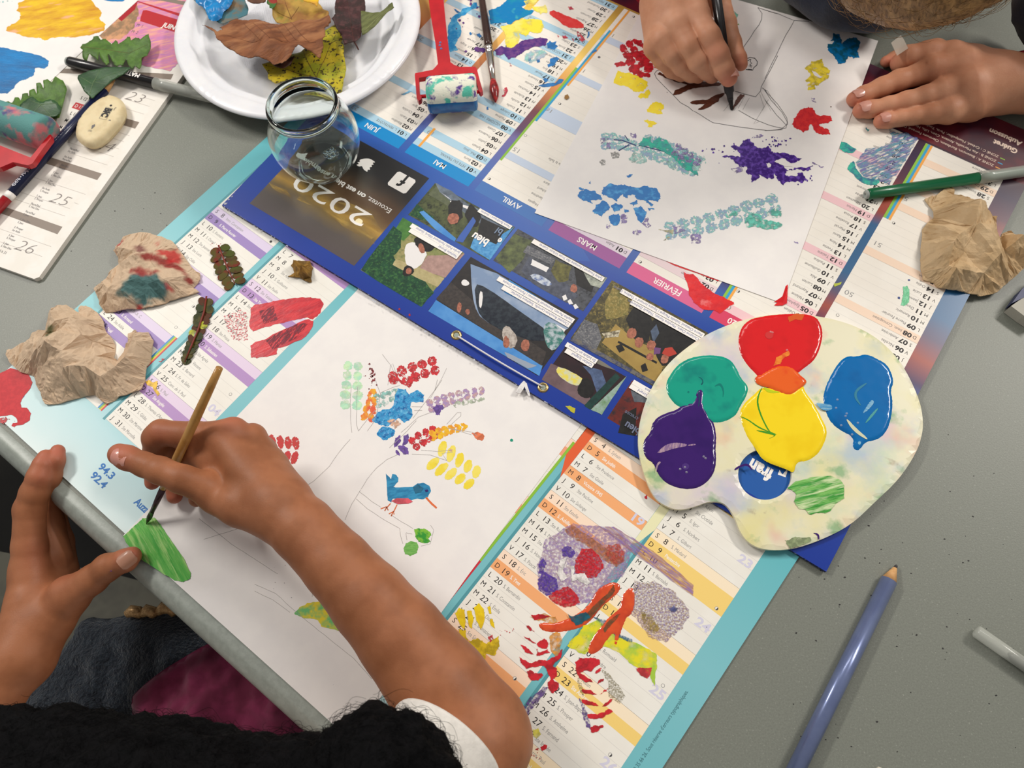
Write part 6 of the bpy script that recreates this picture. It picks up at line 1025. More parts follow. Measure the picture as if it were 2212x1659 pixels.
# ------------------------------------------------------------------ plate
pc = Vector((-.2188, .5725, .0052)); PR = .1112
plm = M('white_polystyrene', (238, 236, 238), .3, (232, 231, 235), 40, spec=.5, coat=.15, sss=.05)
plt = thing('disposable_plate', pc, 'round white ribbed plastic plate holding autumn leaves', 'plate')
prof = [(.0005, .003), (.0005, .060), (.0009, .0615), (.0003, .063), (.0003, .074), (.0012, .078), (.004, .083), (.0085, .0865), (.0095, .0885), (.0085, .0905), (.0125, .0955), (.0148, .0985), (.0155, .104), (.015, .1085), (.0146, .111), (.013, .1122)]
mb = MB(); n = 240; vs_ = []
for side in (0, 1):
    pr = prof if side == 0 else [(z - .0008, r) for z, r in prof[::-1]]
    for z, r in pr:
        for j in range(n):
            an = 2 * PI * j / n; q = 0
            if .078 < r < .099: q = .0022 * (abs(math.cos(an * 4)) - .64)
            zz = z
            if .099 < r < .110 and (an * 8 / (2 * PI)) % 1 < .3: zz += .00035 * (1 if (j % 3) < 2 else -1)
            vs_.append(pc + Vector((math.cos(an) * (r + q), math.sin(an) * (r + q), zz)))
m_ = 2 * len(prof); fs = [(i * n + j, i * n + (j + 1) % n, ((i + 1) % m_) * n + (j + 1) % n, ((i + 1) % m_) * n + j) for i in range(m_ - 1) for j in range(n)] + [tuple(range(n))[::-1]]
mb.add(vs_, fs, plm); mb.build('plate_body', plt)
mb = MB(); gd = M('grid_emboss', (226, 226, 232), .3); z = .0006
for i in range(-36, 37):
    x = i * .0017; L = math.sqrt(max(0, .060 ** 2 - x * x))
    mb.add([pc + Vector(v) for v in ((x - .0004, -L, z), (x + .0004, -L, z), (x + .0004, L, z), (x - .0004, L, z))], [(0, 1, 2, 3)], gd); mb.add([pc + Vector(v) for v in ((-L, x - .0004, z + .00005), (L, x - .0004, z + .00005), (L, x + .0004, z + .00005), (-L, x + .0004, z + .00005))], [(0, 1, 2, 3)], gd)
mb.build('embossed_grid', plt, False)
# ------------------------------------------------------------------ leaves
def leaf(name, poly, z, rel, mat, label, group=None, cat='leaf', amp=1.2, it=2, step=.0022, th=.0004, veins=(), vm=None, seed=0, stem=None, sm=0, sr=.0007, under=None):
    if sm: poly = smooth_poly(poly, sm)
    poly = rag(poly, amp, it, seed + 3) if amp else poly
    wp = pxw(poly, z); cen = np.mean(wp, 0)
    def sheet(V, w=None):
        d = V - cen; q = np.array([noise.noise((x * 45 + seed, y * 45, 1)) for x, y in V]) * rel[0]
        q += rel[1] * (d @ np.array([math.cos(rel[2]), math.sin(rel[2])])) ** 2 * 400 * .001; return q + rel[3] * (d @ np.array([math.cos(rel[2]), math.sin(rel[2])]))
    V, F = cdt(wp, step=step, seed=seed); zz = z + sheet(V); T = np.c_[V, zz]; F = up_faces(T, F); n = len(V)
    cnt = {}
    for f_ in F:
        for a_, b_ in zip(f_, f_[1:] + f_[:1]): cnt.setdefault(frozenset((a_, b_)), []).append((a_, b_))
    fs = list(F) + [tuple(i + n for i in reversed(q)) for q in F]; mi = [0] * len(F) + [1] * len(F)
    for v in cnt.values():
        if len(v) == 1: a_, b_ = v[0]; fs.append((b_, a_, a_ + n, b_ + n)); mi.append(1)
    t = thing(name, (cen[0], cen[1], z), label, cat, group); mesh('blade', np.r_[T, T - [0, 0, th]], fs, [mat, under or mat], t, True, mi)
    def onleaf(p): w = P(p[0], p[1], z); return Vector((w.x, w.y, z + float(sheet(np.array([[w.x, w.y]]))[0])))
    if veins:
        mb = MB()
        for v in veins:
            pts_ = [onleaf((v[i][0] + (v[i + 1][0] - v[i][0]) * k / 6, v[i][1] + (v[i + 1][1] - v[i][1]) * k / 6)) for i in range(len(v) - 1) for k in range(7)]
            mb.tube(pts_, [.0003 * (1 - .6 * i / len(pts_)) for i in range(len(pts_))], vm or mat, 6)
        mb.build('vein', t)
    if stem: mb = MB(); mb.tube([onleaf(stem[0])] + [P(*s) for s in stem[1:]], [sr] * len(stem), vm or mat, 8); mb.build('stem', t)
    return t
Q = lambda pts: cr(370, 0, 3.95, pts)
BRL = M('brown_leaf', (140, 86, 52), .6, (112, 66, 40), 60, (.4, .62), (1, 3, 1), .5, rgb3=(160, 108, 70), scale3=30, bump=(160, .9, .001)); YEL = M('spotted_yellow_leaf', (196, 172, 36), .5, (158, 160, 40), 36, (.42, .6), rgb3=(66, 52, 26), scale3=300, fac3=(.57, .61), bump=(160, .8, .001))
YBL = M('yellow_brown_leaf', (184, 148, 66), .55, (150, 104, 54), 40, (.42, .6), rgb3=(128, 140, 56), scale3=50, fac3=(.55, .7), bump=(160, .7, .001)); MAR = M('maroon_leaf', (66, 34, 34), .5, (48, 32, 28), 60, rgb3=(84, 48, 48), scale3=200, bump=(200, .7, .0008))
OLL = M('olive_leaf', (112, 118, 70), .55, (92, 96, 56), 90, (.4, .6), (1, 4, 1), .9, bump=(160, .7, .0008)); VNB = M('brown_vein', (108, 70, 40), .6)
leaf('autumn_leaf', Q([(780, 560), (870, 530), (960, 480), (1100, 440), (1250, 300), (1330, 230), (1395, 190), (1440, 260), (1472, 300), (1450, 350), (1475, 400), (1470, 460), (1492, 590), (1470, 680), (1462, 790), (1420, 820), (1350, 800), (1200, 745), (1010, 700), (905, 745), (840, 700), (830, 640)]), .0175, (.004, .5, 1.0, -.06), YEL, 'yellow green spotted leaf lying over the plate rim behind the jar', veins=([Q([(1240, 670)])[0], Q([(1140, 480)])[0], Q([(1120, 420)])[0]], [Q([(1240, 670)])[0], Q([(1320, 450)])[0], Q([(1400, 280)])[0]], [Q([(1240, 670)])[0], Q([(960, 590)])[0], Q([(800, 570)])[0]], [Q([(1240, 670)])[0], Q([(1380, 770)])[0]]), vm=VNB, seed=1, stem=(Q([(1240, 670)])[0], (*Q([(1330, 760)])[0], .026), (*Q([(1410, 815)])[0], .024), (*Q([(1440, 850)])[0], .022), (*Q([(1458, 890)])[0], .0205)))
leaf('autumn_leaf', Q([(905, -80), (900, 0), (880, 60), (862, 130), (900, 190), (1000, 230), (1040, 240), (1200, 220), (1340, 150), (1345, 110), (1290, 70), (1255, 20), (1250, -80)]), .022, (.005, .3, .2, 0), YBL, 'yellow and tan mottled leaf behind the big brown leaf', veins=([Q([(1030, 170)])[0], Q([(985, 60)])[0], Q([(960, -20)])[0]], [Q([(1020, 160)])[0], Q([(1090, 60)])[0]], [Q([(1020, 160)])[0], Q([(900, 110)])[0]]), vm=VNB, seed=2)
leaf('autumn_leaf', Q([(1405, -120), (1405, 0), (1395, 60), (1400, 120), (1365, 150), (1400, 220), (1450, 300), (1480, 395), (1520, 380), (1575, 362), (1620, 310), (1632, 230), (1645, 120), (1655, 60), (1650, 0), (1660, -120)]), .022, (.004, -.5, .1, 0), MAR, 'dark maroon leaf standing on the right side of the plate', veins=([Q([(1560, 360)])[0], Q([(1530, 200)])[0], Q([(1500, 0)])[0]],), vm=M('dark_vein_brown', (90, 52, 46), .5), seed=3, stem=(Q([(1555, 355)])[0], (*Q([(1575, 380)])[0], .017), (*Q([(1598, 425)])[0], .013)))
leaf('autumn_leaf', Q([(1620, 100), (1700, 95), (1780, 92), (1830, 60), (1885, 18), (1902, 70), (1845, 120), (1780, 180), (1720, 230), (1625, 292), (1620, 210)]), .026, (.005, .8, 1.2, .05), OLL, 'curled olive leaf at the right of the plate', veins=([Q([(1640, 260)])[0], Q([(1760, 140)])[0], Q([(1880, 60)])[0]],), vm=M('pale_olive_vein', (142, 146, 96), .5), seed=4)
bl = leaf('autumn_leaf', Q([(180, -60), (195, 0), (210, 30), (280, 60), (300, 120), (322, 170), (380, 182), (440, 205), (560, 165), (650, 130), (655, 60), (630, 0), (600, -60)]), .024, (.004, .3, 1.3, 0), M('brown_blue_leaf', (126, 102, 74), .5, (70, 116, 126), 60, (.42, .58), bump=(200, .7, .0008)), 'leaf coated with wet blue paint at the plate rim', seed=5)
pd = puddle('wet_blue_coat', Q([(185, -60), (200, 0), (215, 28), (282, 60), (302, 120), (325, 168), (385, 178), (430, 150), (440, 90), (500, 60), (540, -60)]), .0262, .0014, .003, thick('wet_cyan_paint', (6, 136, 204), (20, 112, 176), 120), bl, 1, rip=.003, seed=3)
leaf('autumn_leaf', Q([(255, 200), (330, 245), (405, 292), (440, 262), (412, 235), (480, 200), (560, 152), (650, 145), (720, 128), (800, 150), (870, 165), (905, 192), (960, 202), (1040, 190), (1110, 152), (1200, 150), (1345, 138), (1362, 180), (1300, 220), (1312, 300), (1300, 420), (1262, 490), (1180, 452), (1100, 432), (1060, 500), (1022, 550), (955, 582), (880, 562), (820, 520), (720, 500), (620, 470), (530, 420), (440, 380), (392, 340), (370, 290)]), .034, (.010, .9, 1.7, -.05), BRL, 'large curled brown leaf with torn edge in the middle of the plate', amp=2, it=3, step=.0018, seed=6, veins=([Q([(1240, 380)])[0], Q([(960, 370)])[0], Q([(700, 350)])[0], Q([(480, 300)])[0]],) + tuple([Q([(x, 372)])[0], Q([(x - 120, 240)])[0], Q([(x - 170, 180)])[0]] for x in (1180, 1100, 1020, 940, 860, 780)), vm=M('rust_vein', (122, 74, 46), .6), under=M('dark_brown_leaf', (70, 40, 28), .7))
leaf('autumn_leaf', Q([(765, 440), (860, 432), (900, 470), (950, 500), (1010, 490), (1050, 470), (1015, 545), (955, 585), (890, 562), (830, 520)]), .028, (.003, .3, .3, 0), M('dark_curl_brown', (78, 40, 24), .6, (52, 26, 18), 80), 'small dark brown curl under the torn edge of the big leaf', seed=8)
leaf('autumn_leaf', Q([(820, -30), (812, 20), (835, 40), (840, 70), (870, 85), (890, 60), (905, 20), (900, -30)]), .03, (.003, .3, .3, 0), M('red_green_leaf', (150, 50, 40), .5, (60, 110, 50), 90, (.45, .55)), 'tiny red and green leaf bit at the top border', seed=9)
leaf('autumn_leaf', Q([(1110, -30), (1130, 10), (1190, 22), (1225, 35), (1245, 55), (1260, 10), (1262, -30)]), .031, (.003, .3, .3, 0), M('bright_yellow_leaf', (236, 190, 40), .5, (220, 160, 40), 90), 'bright yellow leaf tip at the top border', seed=10)
leaf('autumn_leaf', Q([(640, -30), (650, 10), (700, 20), (760, 12), (800, 6), (810, -30)]), .03, (.003, .3, .3, 0), M('dark_tan_leaf', (110, 70, 44), .5, (86, 52, 36), 90), 'dark tan leaf edge at the top border', seed=11)
# green leaves, ferns
Q = lambda pts: cr(0, 0, 3.95, pts)
FG = M('fern_green', (86, 122, 46), .5, (70, 100, 40), 120, (.4, .6), rgb3=(120, 96, 60), scale3=140, fac3=(.68, .76), bump=(300, .7, .0005)); IV = M('ivy_green', (52, 88, 48), .42, (40, 72, 40), 60, (.4, .6), spec=.5, bump=(200, .5, .0005)); IVV = M('ivy_vein', (104, 128, 88), .5)
leaf('fern_leaf', Q([(690, 415), (705, 380), (740, 375), (790, 340), (800, 315), (840, 310), (860, 340), (900, 330), (930, 355), (950, 375), (985, 335), (1000, 350), (1010, 375), (1060, 340), (1090, 310), (1110, 315), (1115, 345), (1160, 325), (1190, 330), (1200, 345), (1240, 318), (1275, 300), (1285, 345), (1280, 410), (1250, 470), (1205, 490), (1205, 560), (1190, 588), (1150, 560), (1125, 590), (1090, 545), (1070, 500), (1050, 560), (1020, 555), (1000, 570), (975, 550), (945, 490), (925, 465), (935, 540), (910, 560), (880, 530), (862, 500), (855, 450), (840, 520), (800, 490), (770, 470), (740, 520), (710, 500), (715, 440)]), .0125, (.003, .2, 1.2, 0), FG, 'green fern leaflet resting on the black pen', amp=.8, step=.002, seed=21, veins=([Q([(700, 410)])[0], Q([(900, 430)])[0], Q([(1100, 450)])[0], Q([(1260, 380)])[0]],), vm=M('fern_rib', (112, 112, 60), .5))
leaf('fern_leaf', Q([(0, 870), (60, 850), (95, 870), (115, 815), (150, 820), (170, 850), (180, 790), (230, 785), (240, 820), (245, 765), (290, 755), (305, 800), (312, 715), (350, 710), (372, 760), (372, 690), (410, 678), (445, 705), (470, 650), (540, 690), (570, 760), (535, 900), (500, 1000), (380, 1000), (250, 960), (100, 900), (0, 885), (-60, 890), (-60, 870)]), .0085, (.003, .2, 1.2, 0), FG, 'green fern leaf poking out above the left roller', amp=.8, step=.002, seed=22)
leaf('ivy_leaf', Q([(150, 900), (200, 850), (262, 818), (292, 830), (345, 880), (420, 850), (480, 860), (522, 920), (500, 985), (400, 1010), (300, 982), (200, 945)]), .0125, (.002, .2, .3, 0), IV, 'rounded dark ivy leaf on the fern by the left roller', amp=.5, step=.002, seed=23, sm=1, veins=([Q([(350, 895)])[0], Q([(250, 850)])[0]], [Q([(350, 895)])[0], Q([(440, 990)])[0]], [Q([(350, 895)])[0], Q([(490, 880)])[0]], [Q([(350, 895)])[0], Q([(280, 960)])[0]]), vm=IVV)
leaf('ivy_leaf', Q([(668, 640), (760, 600), (900, 575), (1000, 570), (1122, 580), (1060, 632), (960, 682), (900, 732), (845, 790), (790, 842), (720, 782), (682, 712), (662, 672)]), .0165, (.002, .3, .8, 0), IV, 'pointed dark ivy leaf lying across the pen and pencil', amp=.6, step=.002, seed=24, veins=([Q([(770, 800)])[0], Q([(800, 690)])[0], Q([(1080, 590)])[0]], [Q([(790, 720)])[0], Q([(690, 660)])[0]], [Q([(800, 700)])[0], Q([(850, 600)])[0]], [Q([(800, 700)])[0], Q([(900, 720)])[0]]), vm=IVV, stem=(Q([(775, 800)])[0], (*Q([(765, 840)])[0], .012), (*Q([(758, 870)])[0], .0075)))
def frond(label, spine, n, wid, z, mats, seed, **k):
    t = thing('painted_fern', P(*spine[0], z), label, 'leaf'); mb = MB(); rnd = random.Random(seed)
    for i, p in enumerate(leaflets(spine, n, wid, seed=seed, **k)):
        zz = z + .0008 + .0008 * rnd.random(); w = pxw(rag(p, .5, 1, i), zz); V, F = cdt(w, step=.0012); c = np.array(w[0]); r = np.linalg.norm(V - c, axis=1)
        T = np.c_[V, zz + .0005 * np.sin(r * 120 + i)]; F = up_faces(T, F); m_ = mats[rnd.randrange(len(mats))]; mb.add(T, F, m_); mb.add(T - [0, 0, .0005], [q[::-1] for q in F], m_)
    mb.build('leaflets', t); mb = MB(); mb.tube([P(x, y, z + .002) for x, y in spine], [.0007] * (len(spine) - 1) + [.0003], M('red_brown_stem', (126, 50, 40), .5), 8); mb.build('stem', t)
F1 = M('painted_fern_olive', (88, 78, 34), .6, (116, 44, 34), 120, (.45, .62), spec=.15); F2 = M('painted_fern_brown', (84, 58, 34), .6, (76, 84, 34), 120, (.45, .6), spec=.15)
frond('small fern tip coated with green and red paint, left of the curled dry leaf', [(472, 530), (480, 552), (492, 580), (508, 615)], 7, 30, Z19, [F1, F2], 3, lean=.25, taper=.0, fat=.56)
F3 = M('fern_dark_olive', (48, 54, 20), .5, (84, 74, 24), 160, (.45, .6), spec=.2); F4 = M('fern_yellow_wet', (186, 186, 30), .25, (80, 90, 30), 200, (.4, .6), coat=.5); F5 = M('fern_rust', (84, 46, 24), .55, spec=.2)
frond('long dark fern tip coated with yellow and brown paint, left of the red smear', [(446, 640), (441, 672), (428, 712), (412, 750), (399, 782)], 12, 25, Z19, [F3, F3, F4, F5, F3], 8, lean=.8, taper=.6, fat=.75)
# ------------------------------------------------------------------ crumpled paper
def crumple(name, label, outl, z0, h, npts, mat, seed, cat='paper', lift=.004, attr=None, group=None, sub=3, step=None, exp_=.6):
    rs = np.random.RandomState(seed); wp = np.array(pxw(rag(outl, 1.2, 1, seed), z0 + h * .25)); V, F = cdt([tuple(p) for p in wp], step=step or math.sqrt((wp[:, 0].ptp() if hasattr(wp[:, 0], 'ptp') else np.ptp(wp[:, 0])) * np.ptp(wp[:, 1]) / npts), jitter=.45, seed=seed)
    d = dist_np(V, wp); dm = d.max(); n0 = len(wp); zz = z0 + h * (d / dm) ** exp_ * rs.uniform(.35, 1.0, len(V)); bd = d < 1e-6; zz[bd] = z0 + rs.uniform(.0006, lift, bd.sum())
    T = np.c_[V, zz]; F = up_faces(T, F)
    for lv in range(sub):
        T = list(map(tuple, T)); E = {}; nf = []
        def mid(a, b):
            k = (min(a, b), max(a, b))
            if k not in E:
                p, q = np.array(T[a]), np.array(T[b]); L = np.linalg.norm(p - q); E[k] = len(T); T.append(tuple((p + q) / 2 + rs.normal(0, .055 * L, 3) * [.4, .4, 1]))
            return E[k]
        for a, b, c in F: x, y, w = mid(a, b), mid(b, c), mid(c, a); nf += [(a, x, w), (x, b, y), (w, y, c), (x, y, w)]
        T = np.array(T); F = nf
    T[:, 2] = np.maximum(T[:, 2], z0 + .0003); n = len(T); from collections import Counter
    E = Counter(); dr = {}
    for f_ in F:
        for a, b in zip(f_, f_[1:] + f_[:1]): E[frozenset((a, b))] += 1; dr[frozenset((a, b))] = (a, b)
    fs = list(F) + [tuple(i + n for i in reversed(q)) for q in F] + [(dr[e][1], dr[e][0], dr[e][0] + n, dr[e][1] + n) for e, c in E.items() if c == 1]
    o = mesh(name, np.r_[T, np.c_[T[:, :2], np.maximum(T[:, 2] - .0012, z0 + .0001)]], fs, mat, None, False); tag(o, label, cat, group)
    if attr: attr(o)
    return o
KR = M('kraft_tissue', (200, 174, 144), .75, (188, 160, 128), 60, (.4, .6), spec=.2, bump=(240, .7, .001)); KR2 = M('kraft_tissue_pale', (206, 178, 140), .75, (192, 162, 122), 40, (.4, .6), spec=.2, bump=(240, .7, .001))
def stain(o):                                # paint soaked into the tissue: colour follows its own blot shapes
    me = o.data; ca = me.color_attributes.new('Col', 'FLOAT_COLOR', 'POINT'); L = o.location; n = len(me.vertices); co = np.zeros(n * 3); me.vertices.foreach_get('co', co); co = co.reshape(-1, 3) + np.array(L)
    rgb = np.tile(np.array(lin((204, 178, 150))), (n, 1)); nzv = np.array([noise.noise(Vector(c) * 90) + .5 * noise.noise(Vector(c) * 260) for c in co])
    for poly, c, w, th in BLOTS:
        wp = pxw(poly, .010); k = inside_np(co[:, :2], wp); d = dist_np(co[:, :2], wp); s = np.where(k, d, -d) / w + nzv * 1.6 + th; a = np.clip(s, 0, 1)[:, None] * .9; rgb = rgb * (1 - a) + np.array(lin(c)) * a
    ca.data.foreach_set('color', rgb.astype(np.float32).ravel())
Q = lambda pts: cr(0, 410, 3.95, pts)
BLOTS = [(Q([(1180, 600), (1300, 560), (1400, 600), (1560, 640), (1600, 760), (1560, 700), (1380, 650), (1250, 610)]), (140, 16, 22), .002, .8), (Q([(1330, 520), (1480, 480), (1580, 640), (1450, 620)]), (186, 36, 38), .003, .3), (Q([(1080, 800), (1200, 740), (1340, 750), (1440, 830), (1420, 900), (1260, 940), (1100, 930), (1040, 880)]), (26, 98, 102), .003, .5), (Q([(1430, 800), (1500, 840), (1460, 900), (1420, 860)]), (196, 40, 50), .003, -.2),
         (Q([(1160, 500), (1260, 470), (1300, 540), (1220, 600), (1140, 560)]), (128, 78, 74), .006, -.3), (Q([(1250, 400), (1330, 410), (1340, 470), (1280, 450)]), (180, 50, 56), .003, 0), (Q([(960, 500), (1000, 400), (1050, 380), (1000, 440)]), (170, 50, 60), .003, -.2), (Q([(1130, 690), (1350, 720), (1300, 740), (1120, 740)]), (158, 50, 48), .003, .4), (Q([(1140, 980), (1170, 970), (1170, 995), (1140, 1000)]), (190, 30, 40), .002, .1)]
crumple('crumpled_paper', 'crumpled brown tissue stained red and teal, nearest the bare table at left', Q([(1030, 380), (1190, 345), (1280, 350), (1440, 405), (1500, 480), (1560, 560), (1620, 640), (1690, 690), (1690, 750), (1625, 810), (1682, 850), (1500, 910), (1300, 970), (1100, 1000), (870, 1020), (830, 960), (800, 880), (775, 820), (860, 750), (925, 660), (1000, 620), (995, 580), (950, 500), (970, 470)]), Z19, .024, 26, M('stained_tissue', (200, 174, 144), .7, attr='Col', bump=(260, .6, .001)), 4, attr=stain, exp_=.5)
C2 = Q([(0, 1330), (60, 1330), (170, 1280), (230, 1180), (340, 1160), (370, 1050), (400, 980), (520, 940), (640, 1020), (650, 950), (700, 960), (790, 1010), (850, 1100), (860, 1170), (910, 1220), (940, 1290), (930, 1400), (960, 1420), (1050, 1270), (1050, 1190), (1120, 1160), (1150, 1190), (1230, 1180), (1282, 1260), (1250, 1400), (1220, 1480), (1200, 1600), (1170, 1680), (980, 1740), (880, 1790), (860, 1800), (760, 1715), (640, 1740), (480, 1790), (340, 1800), (300, 1700), (240, 1560), (120, 1520), (30, 1440)])
def stain2(o):
    global BLOTS; BLOTS = [(Q([(440, 1210), (500, 1180), (540, 1240), (520, 1320), (440, 1300)]), (66, 76, 34), .003, .1)]; stain(o)
crumple('crumpled_paper', 'plain scrunched brown tissue with a green spot, below the stained one', C2, Z19, .034, 60, MATS['stained_tissue'], 7, attr=stain2, exp_=.55)
Q = lambda pts: cr(1960, 380, 5.53, pts)
crumple('crumpled_paper', 'large scrunched brown tissue at the right border under the green pen', Q([(260, 205), (330, 185), (400, 170), (520, 70), (580, 80), (620, 160), (740, 180), (800, 200), (840, 250), (940, 260), (950, 340), (1010, 400), (1120, 430), (1130, 560), (1110, 660), (1170, 680), (1200, 620), (1290, 600), (1394, 640), (1500, 800), (1500, 1000), (1380, 1120), (1280, 1200), (1150, 1320), (950, 1370), (830, 1340), (690, 1330), (450, 1290), (380, 1220), (240, 1180), (215, 1050), (215, 750), (240, 560), (320, 470), (370, 440), (330, 300)]), Z20, .036, 34, KR2, 12, exp_=.5)
crumple('dry_leaf', 'small curled dry ochre leaf between the fern tip and the blue calendar', cr(550, 410, 3.95, [(305, 640), (345, 592), (400, 590), (470, 600), (490, 650), (482, 720), (478, 770), (440, 772), (380, 740), (330, 735), (275, 722), (330, 690), (325, 660)]), Z19, .014, 16, M('ochre_dry_leaf', (158, 118, 50), .6, (110, 82, 36), 160, (.4, .6), bump=(300, .6, .0006)), 5, 'leaf', .003, sub=2)
t = crumple('torn_paper_scrap', 'tiny folded white paper scrap at the edge of the blue calendar', cr(1100, 820, 3.95, [(55, 105), (120, 5), (150, 30), (180, 140), (168, 145), (130, 60), (95, 115)]), Z20 - .001, .006, 6, M('white_scrap', (230, 226, 224), .7), 3, 'paper', .003, sub=1)
for i, (x, y) in enumerate(((1400 + 250, 1), (2128, 1040))): pass
# ------------------------------------------------------------------ glass jar
jc = Vector((-.1809, .4238, Z20)); GL = M('clear_glass', (240, 250, 246), .01, trans=1, ior=1.47, spec=.5)
jar = thing('glass_jar', jc, 'empty clear glass yogurt jar standing on the blue calendar', 'jar')
pr = [(0, .0001), (0, .019), (.0006, .0205), (.003, .0218), (.0045, .0232), (.006, .0246), (.010, .0280), (.016, .0320), (.024, .0348), (.033, .0360), (.041, .0356), (.049, .0334), (.055, .0306), (.0595, .0282), (.062, .0270), (.0635, .0266), (.0645, .0272), (.0665, .0280), (.0690, .0281), (.0708, .0275), (.0716, .0264), (.0712, .0252), (.0695, .0243), (.066, .0240), (.060, .0252), (.054, .0280), (.047, .0312), (.039, .0331), (.030, .0334), (.021, .0318), (.0135, .0286), (.0095, .0240), (.0072, .0170), (.0062, .0080), (.0060, .0001)]
def refine(pr):
    out = []
    for i in range(len(pr) - 1):
        p0, p1, p2, p3 = pr[max(i - 1, 0)], pr[i], pr[i + 1], pr[min(i + 2, len(pr) - 1)]
        for k in range(3):
            t = k / 3; out.append(tuple(.5 * (2 * p1[a] + (p2[a] - p0[a]) * t + (2 * p0[a] - 5 * p1[a] + 4 * p2[a] - p3[a]) * t * t + (3 * p1[a] - p0[a] - 3 * p2[a] + p3[a]) * t ** 3) for a in (0, 1)))
    return out + [pr[-1]]
mb = MB(); mb.lathe(jc, (0, 0, 1), [(z, max(r, .0001)) for z, r in refine(pr)], GL, 96); o = mb.build('glass_body', jar)
bm = bmesh.new(); bm.from_mesh(o.data); bmesh.ops.remove_doubles(bm, verts=bm.verts, dist=1e-5); bmesh.ops.recalc_face_normals(bm, faces=bm.faces); bm.to_mesh(o.data); bm.free()
mb = MB()                                    # small embossed mark on the shoulder
for k in range(14):
    an = math.radians(-62 + 1.1 * k); zz = .047 + .0022 * math.sin(k * 1.3); rr = .0342 - (zz - .047) * .8
    mb.lathe(jc + Vector((rr * math.cos(an), rr * math.sin(an), zz)), (math.cos(an), math.sin(an), .3), [(-.0008, .0016), (0, .0014), (.0003, .0009), (.0004, .0001)], GL, 10)
mb.build('embossed_mark', jar)
# ------------------------------------------------------------------ people
CAMV = Vector((0, 0, CH))
def skin(name, rgb, rgb2, red): return M(name, rgb, .5, rgb2, 38, (.4, .62), spec=.35, sss=.12, rgb3=red, attr='red', bump=(900, .35, .0003))
def make_body(parent, parts, red, mat, name='body', eps=.012):
    V = []; F = []; k = 0
    for v, f in parts: V.append(v); F.append(f + k); k += len(v)
    V = np.concatenate(V); F = np.concatenate(F); o = mesh(name, V, F, mat, parent)
    a = np.zeros(len(V))
    for p, r, w in red: a = np.maximum(a, w * np.exp(-(np.linalg.norm(V - np.array(tuple(p)), axis=1) / r) ** 2))
    n_ = np.array([noise.noise(Vector(v) * 60) for v in V]); a = np.clip(a + .03 + .03 * n_, 0, 1)
    ca = o.data.color_attributes.new('red', 'FLOAT_COLOR', 'POINT'); ca.data.foreach_set('color', np.c_[a, a, a, np.ones(len(V))].astype(np.float32).ravel())
    return o
def crease(px, py, z, dx, dy, w, dep=.0006, wd=.0009):      # short wrinkle across a finger, centred at a pixel, on its upper side
    return (P(px - dx * w, py - dy * w, z), P(px + dx * w, py + dy * w, z), dep, wd)
NAIL = M('fingernail_pink', (206, 146, 130), .3, (196, 130, 116), 90, spec=.5, coat=.3)
def nail(parent, px, py, z, tx, ty, rpx, ln, up=None, mat=NAIL, wid=.75):
    c = P(px, py, z); r = rpx * depth(c) / FPX; t = P(tx, ty, z); u = up or (CAMV - c).normalized()
    return patch_nail(c, (t - c), u, r, ln, mat, parent, wid)
# ---------- child at the near side: brush hand, hand on the table edge, black curly hair
SKA = skin('warm_brown_skin', (162, 104, 70), (144, 90, 58), (184, 104, 82))
sA = (P(430, 1650, 0) - A0).dot(ed)
pa = thing('person', edge(sA, -.28, -.72), 'person at the near side in white short sleeve, painting with a thin wooden brush', 'person')
H1 = [ # thumb, index, middle, ring, little, then palm bones and forearm
 (chain((258, 982, .056, 24), (275, 989, .057, 26), (313, 1004, .058, 26), (345, 1016, .059, 29), (392, 1034, .058, 31), (440, 1052, .052, 35)), 'f'),
 (chain((480, 940, .050, 31), (420, 940, .046, 29), (348, 935, .043, 28), (336, 946, .040, 27), (333, 978, .031, 22), (330, 1015, .020, 18), (329, 1042, .014, 16)), 'f'),
 (chain((505, 930, .050, 30), (430, 955, .036, 25), (392, 1000, .022, 20), (378, 1050, .011, 18), (377, 1071, .0095, 17)), 'f'),
 (chain((545, 943, .040, 27), (480, 985, .024, 24), (440, 1040, .012, 20), (425, 1078, .0095, 17)), 'f'),
 (chain((570, 970, .032, 25), (520, 1030, .016, 22), (485, 1085, .0095, 18), (470, 1100, .009, 16)), 'f'),
 (chain((372, 962, .026, 24), (400, 985, .026, 26), (450, 985, .030, 32), (500, 990, .034, 34)), None), (chain((398, 990, .036, 20), (425, 985, .040, 22), (470, 985, .044, 28)), None),
 (chain((470, 1075, .046, 38), (520, 1090, .048, 48), (600, 1110, .050, 60)), None),
 (chain((484, 948, .050, 35), (540, 1020, .048, 50), (600, 1085, .050, 62)), None),
 (chain((545, 950, .043, 30), (580, 1010, .042, 42), (610, 1080, .048, 60)), None),
 (chain((470, 1010, .038, 38), (545, 1055, .040, 46)), None),
 (chain((570, 980, .034, 26), (590, 1030, .036, 36)), None),
 (chain((596, 1090, .050, 64), (655, 1143, .052, 69), (730, 1222, .052, 74), (800, 1300, .050, 84), (868, 1378, .046, 94), (950, 1485, .042, 108), (1030, 1575, .038, 108), (1045, 1600, .038, 102)), None),
 (chain((1045, 1600, .038, 100), (960, 1690, .060, 112), (850, 1830, .085, 118)), None)]
cr1 = [crease(303, 1000, .062, .25, 1, 20, .0005), crease(312, 1004, .062, .25, 1, 20, .0005), crease(408, 1002, .060, 1, .15, 16, .0012, .0016), crease(365, 963, .058, 1, .3, 14, .0014, .0016), crease(345, 955, .055, .6, 1, 10, .001, .0014), (P(400, 985, .055), P(412, 1000, .050), .0018, .002)]
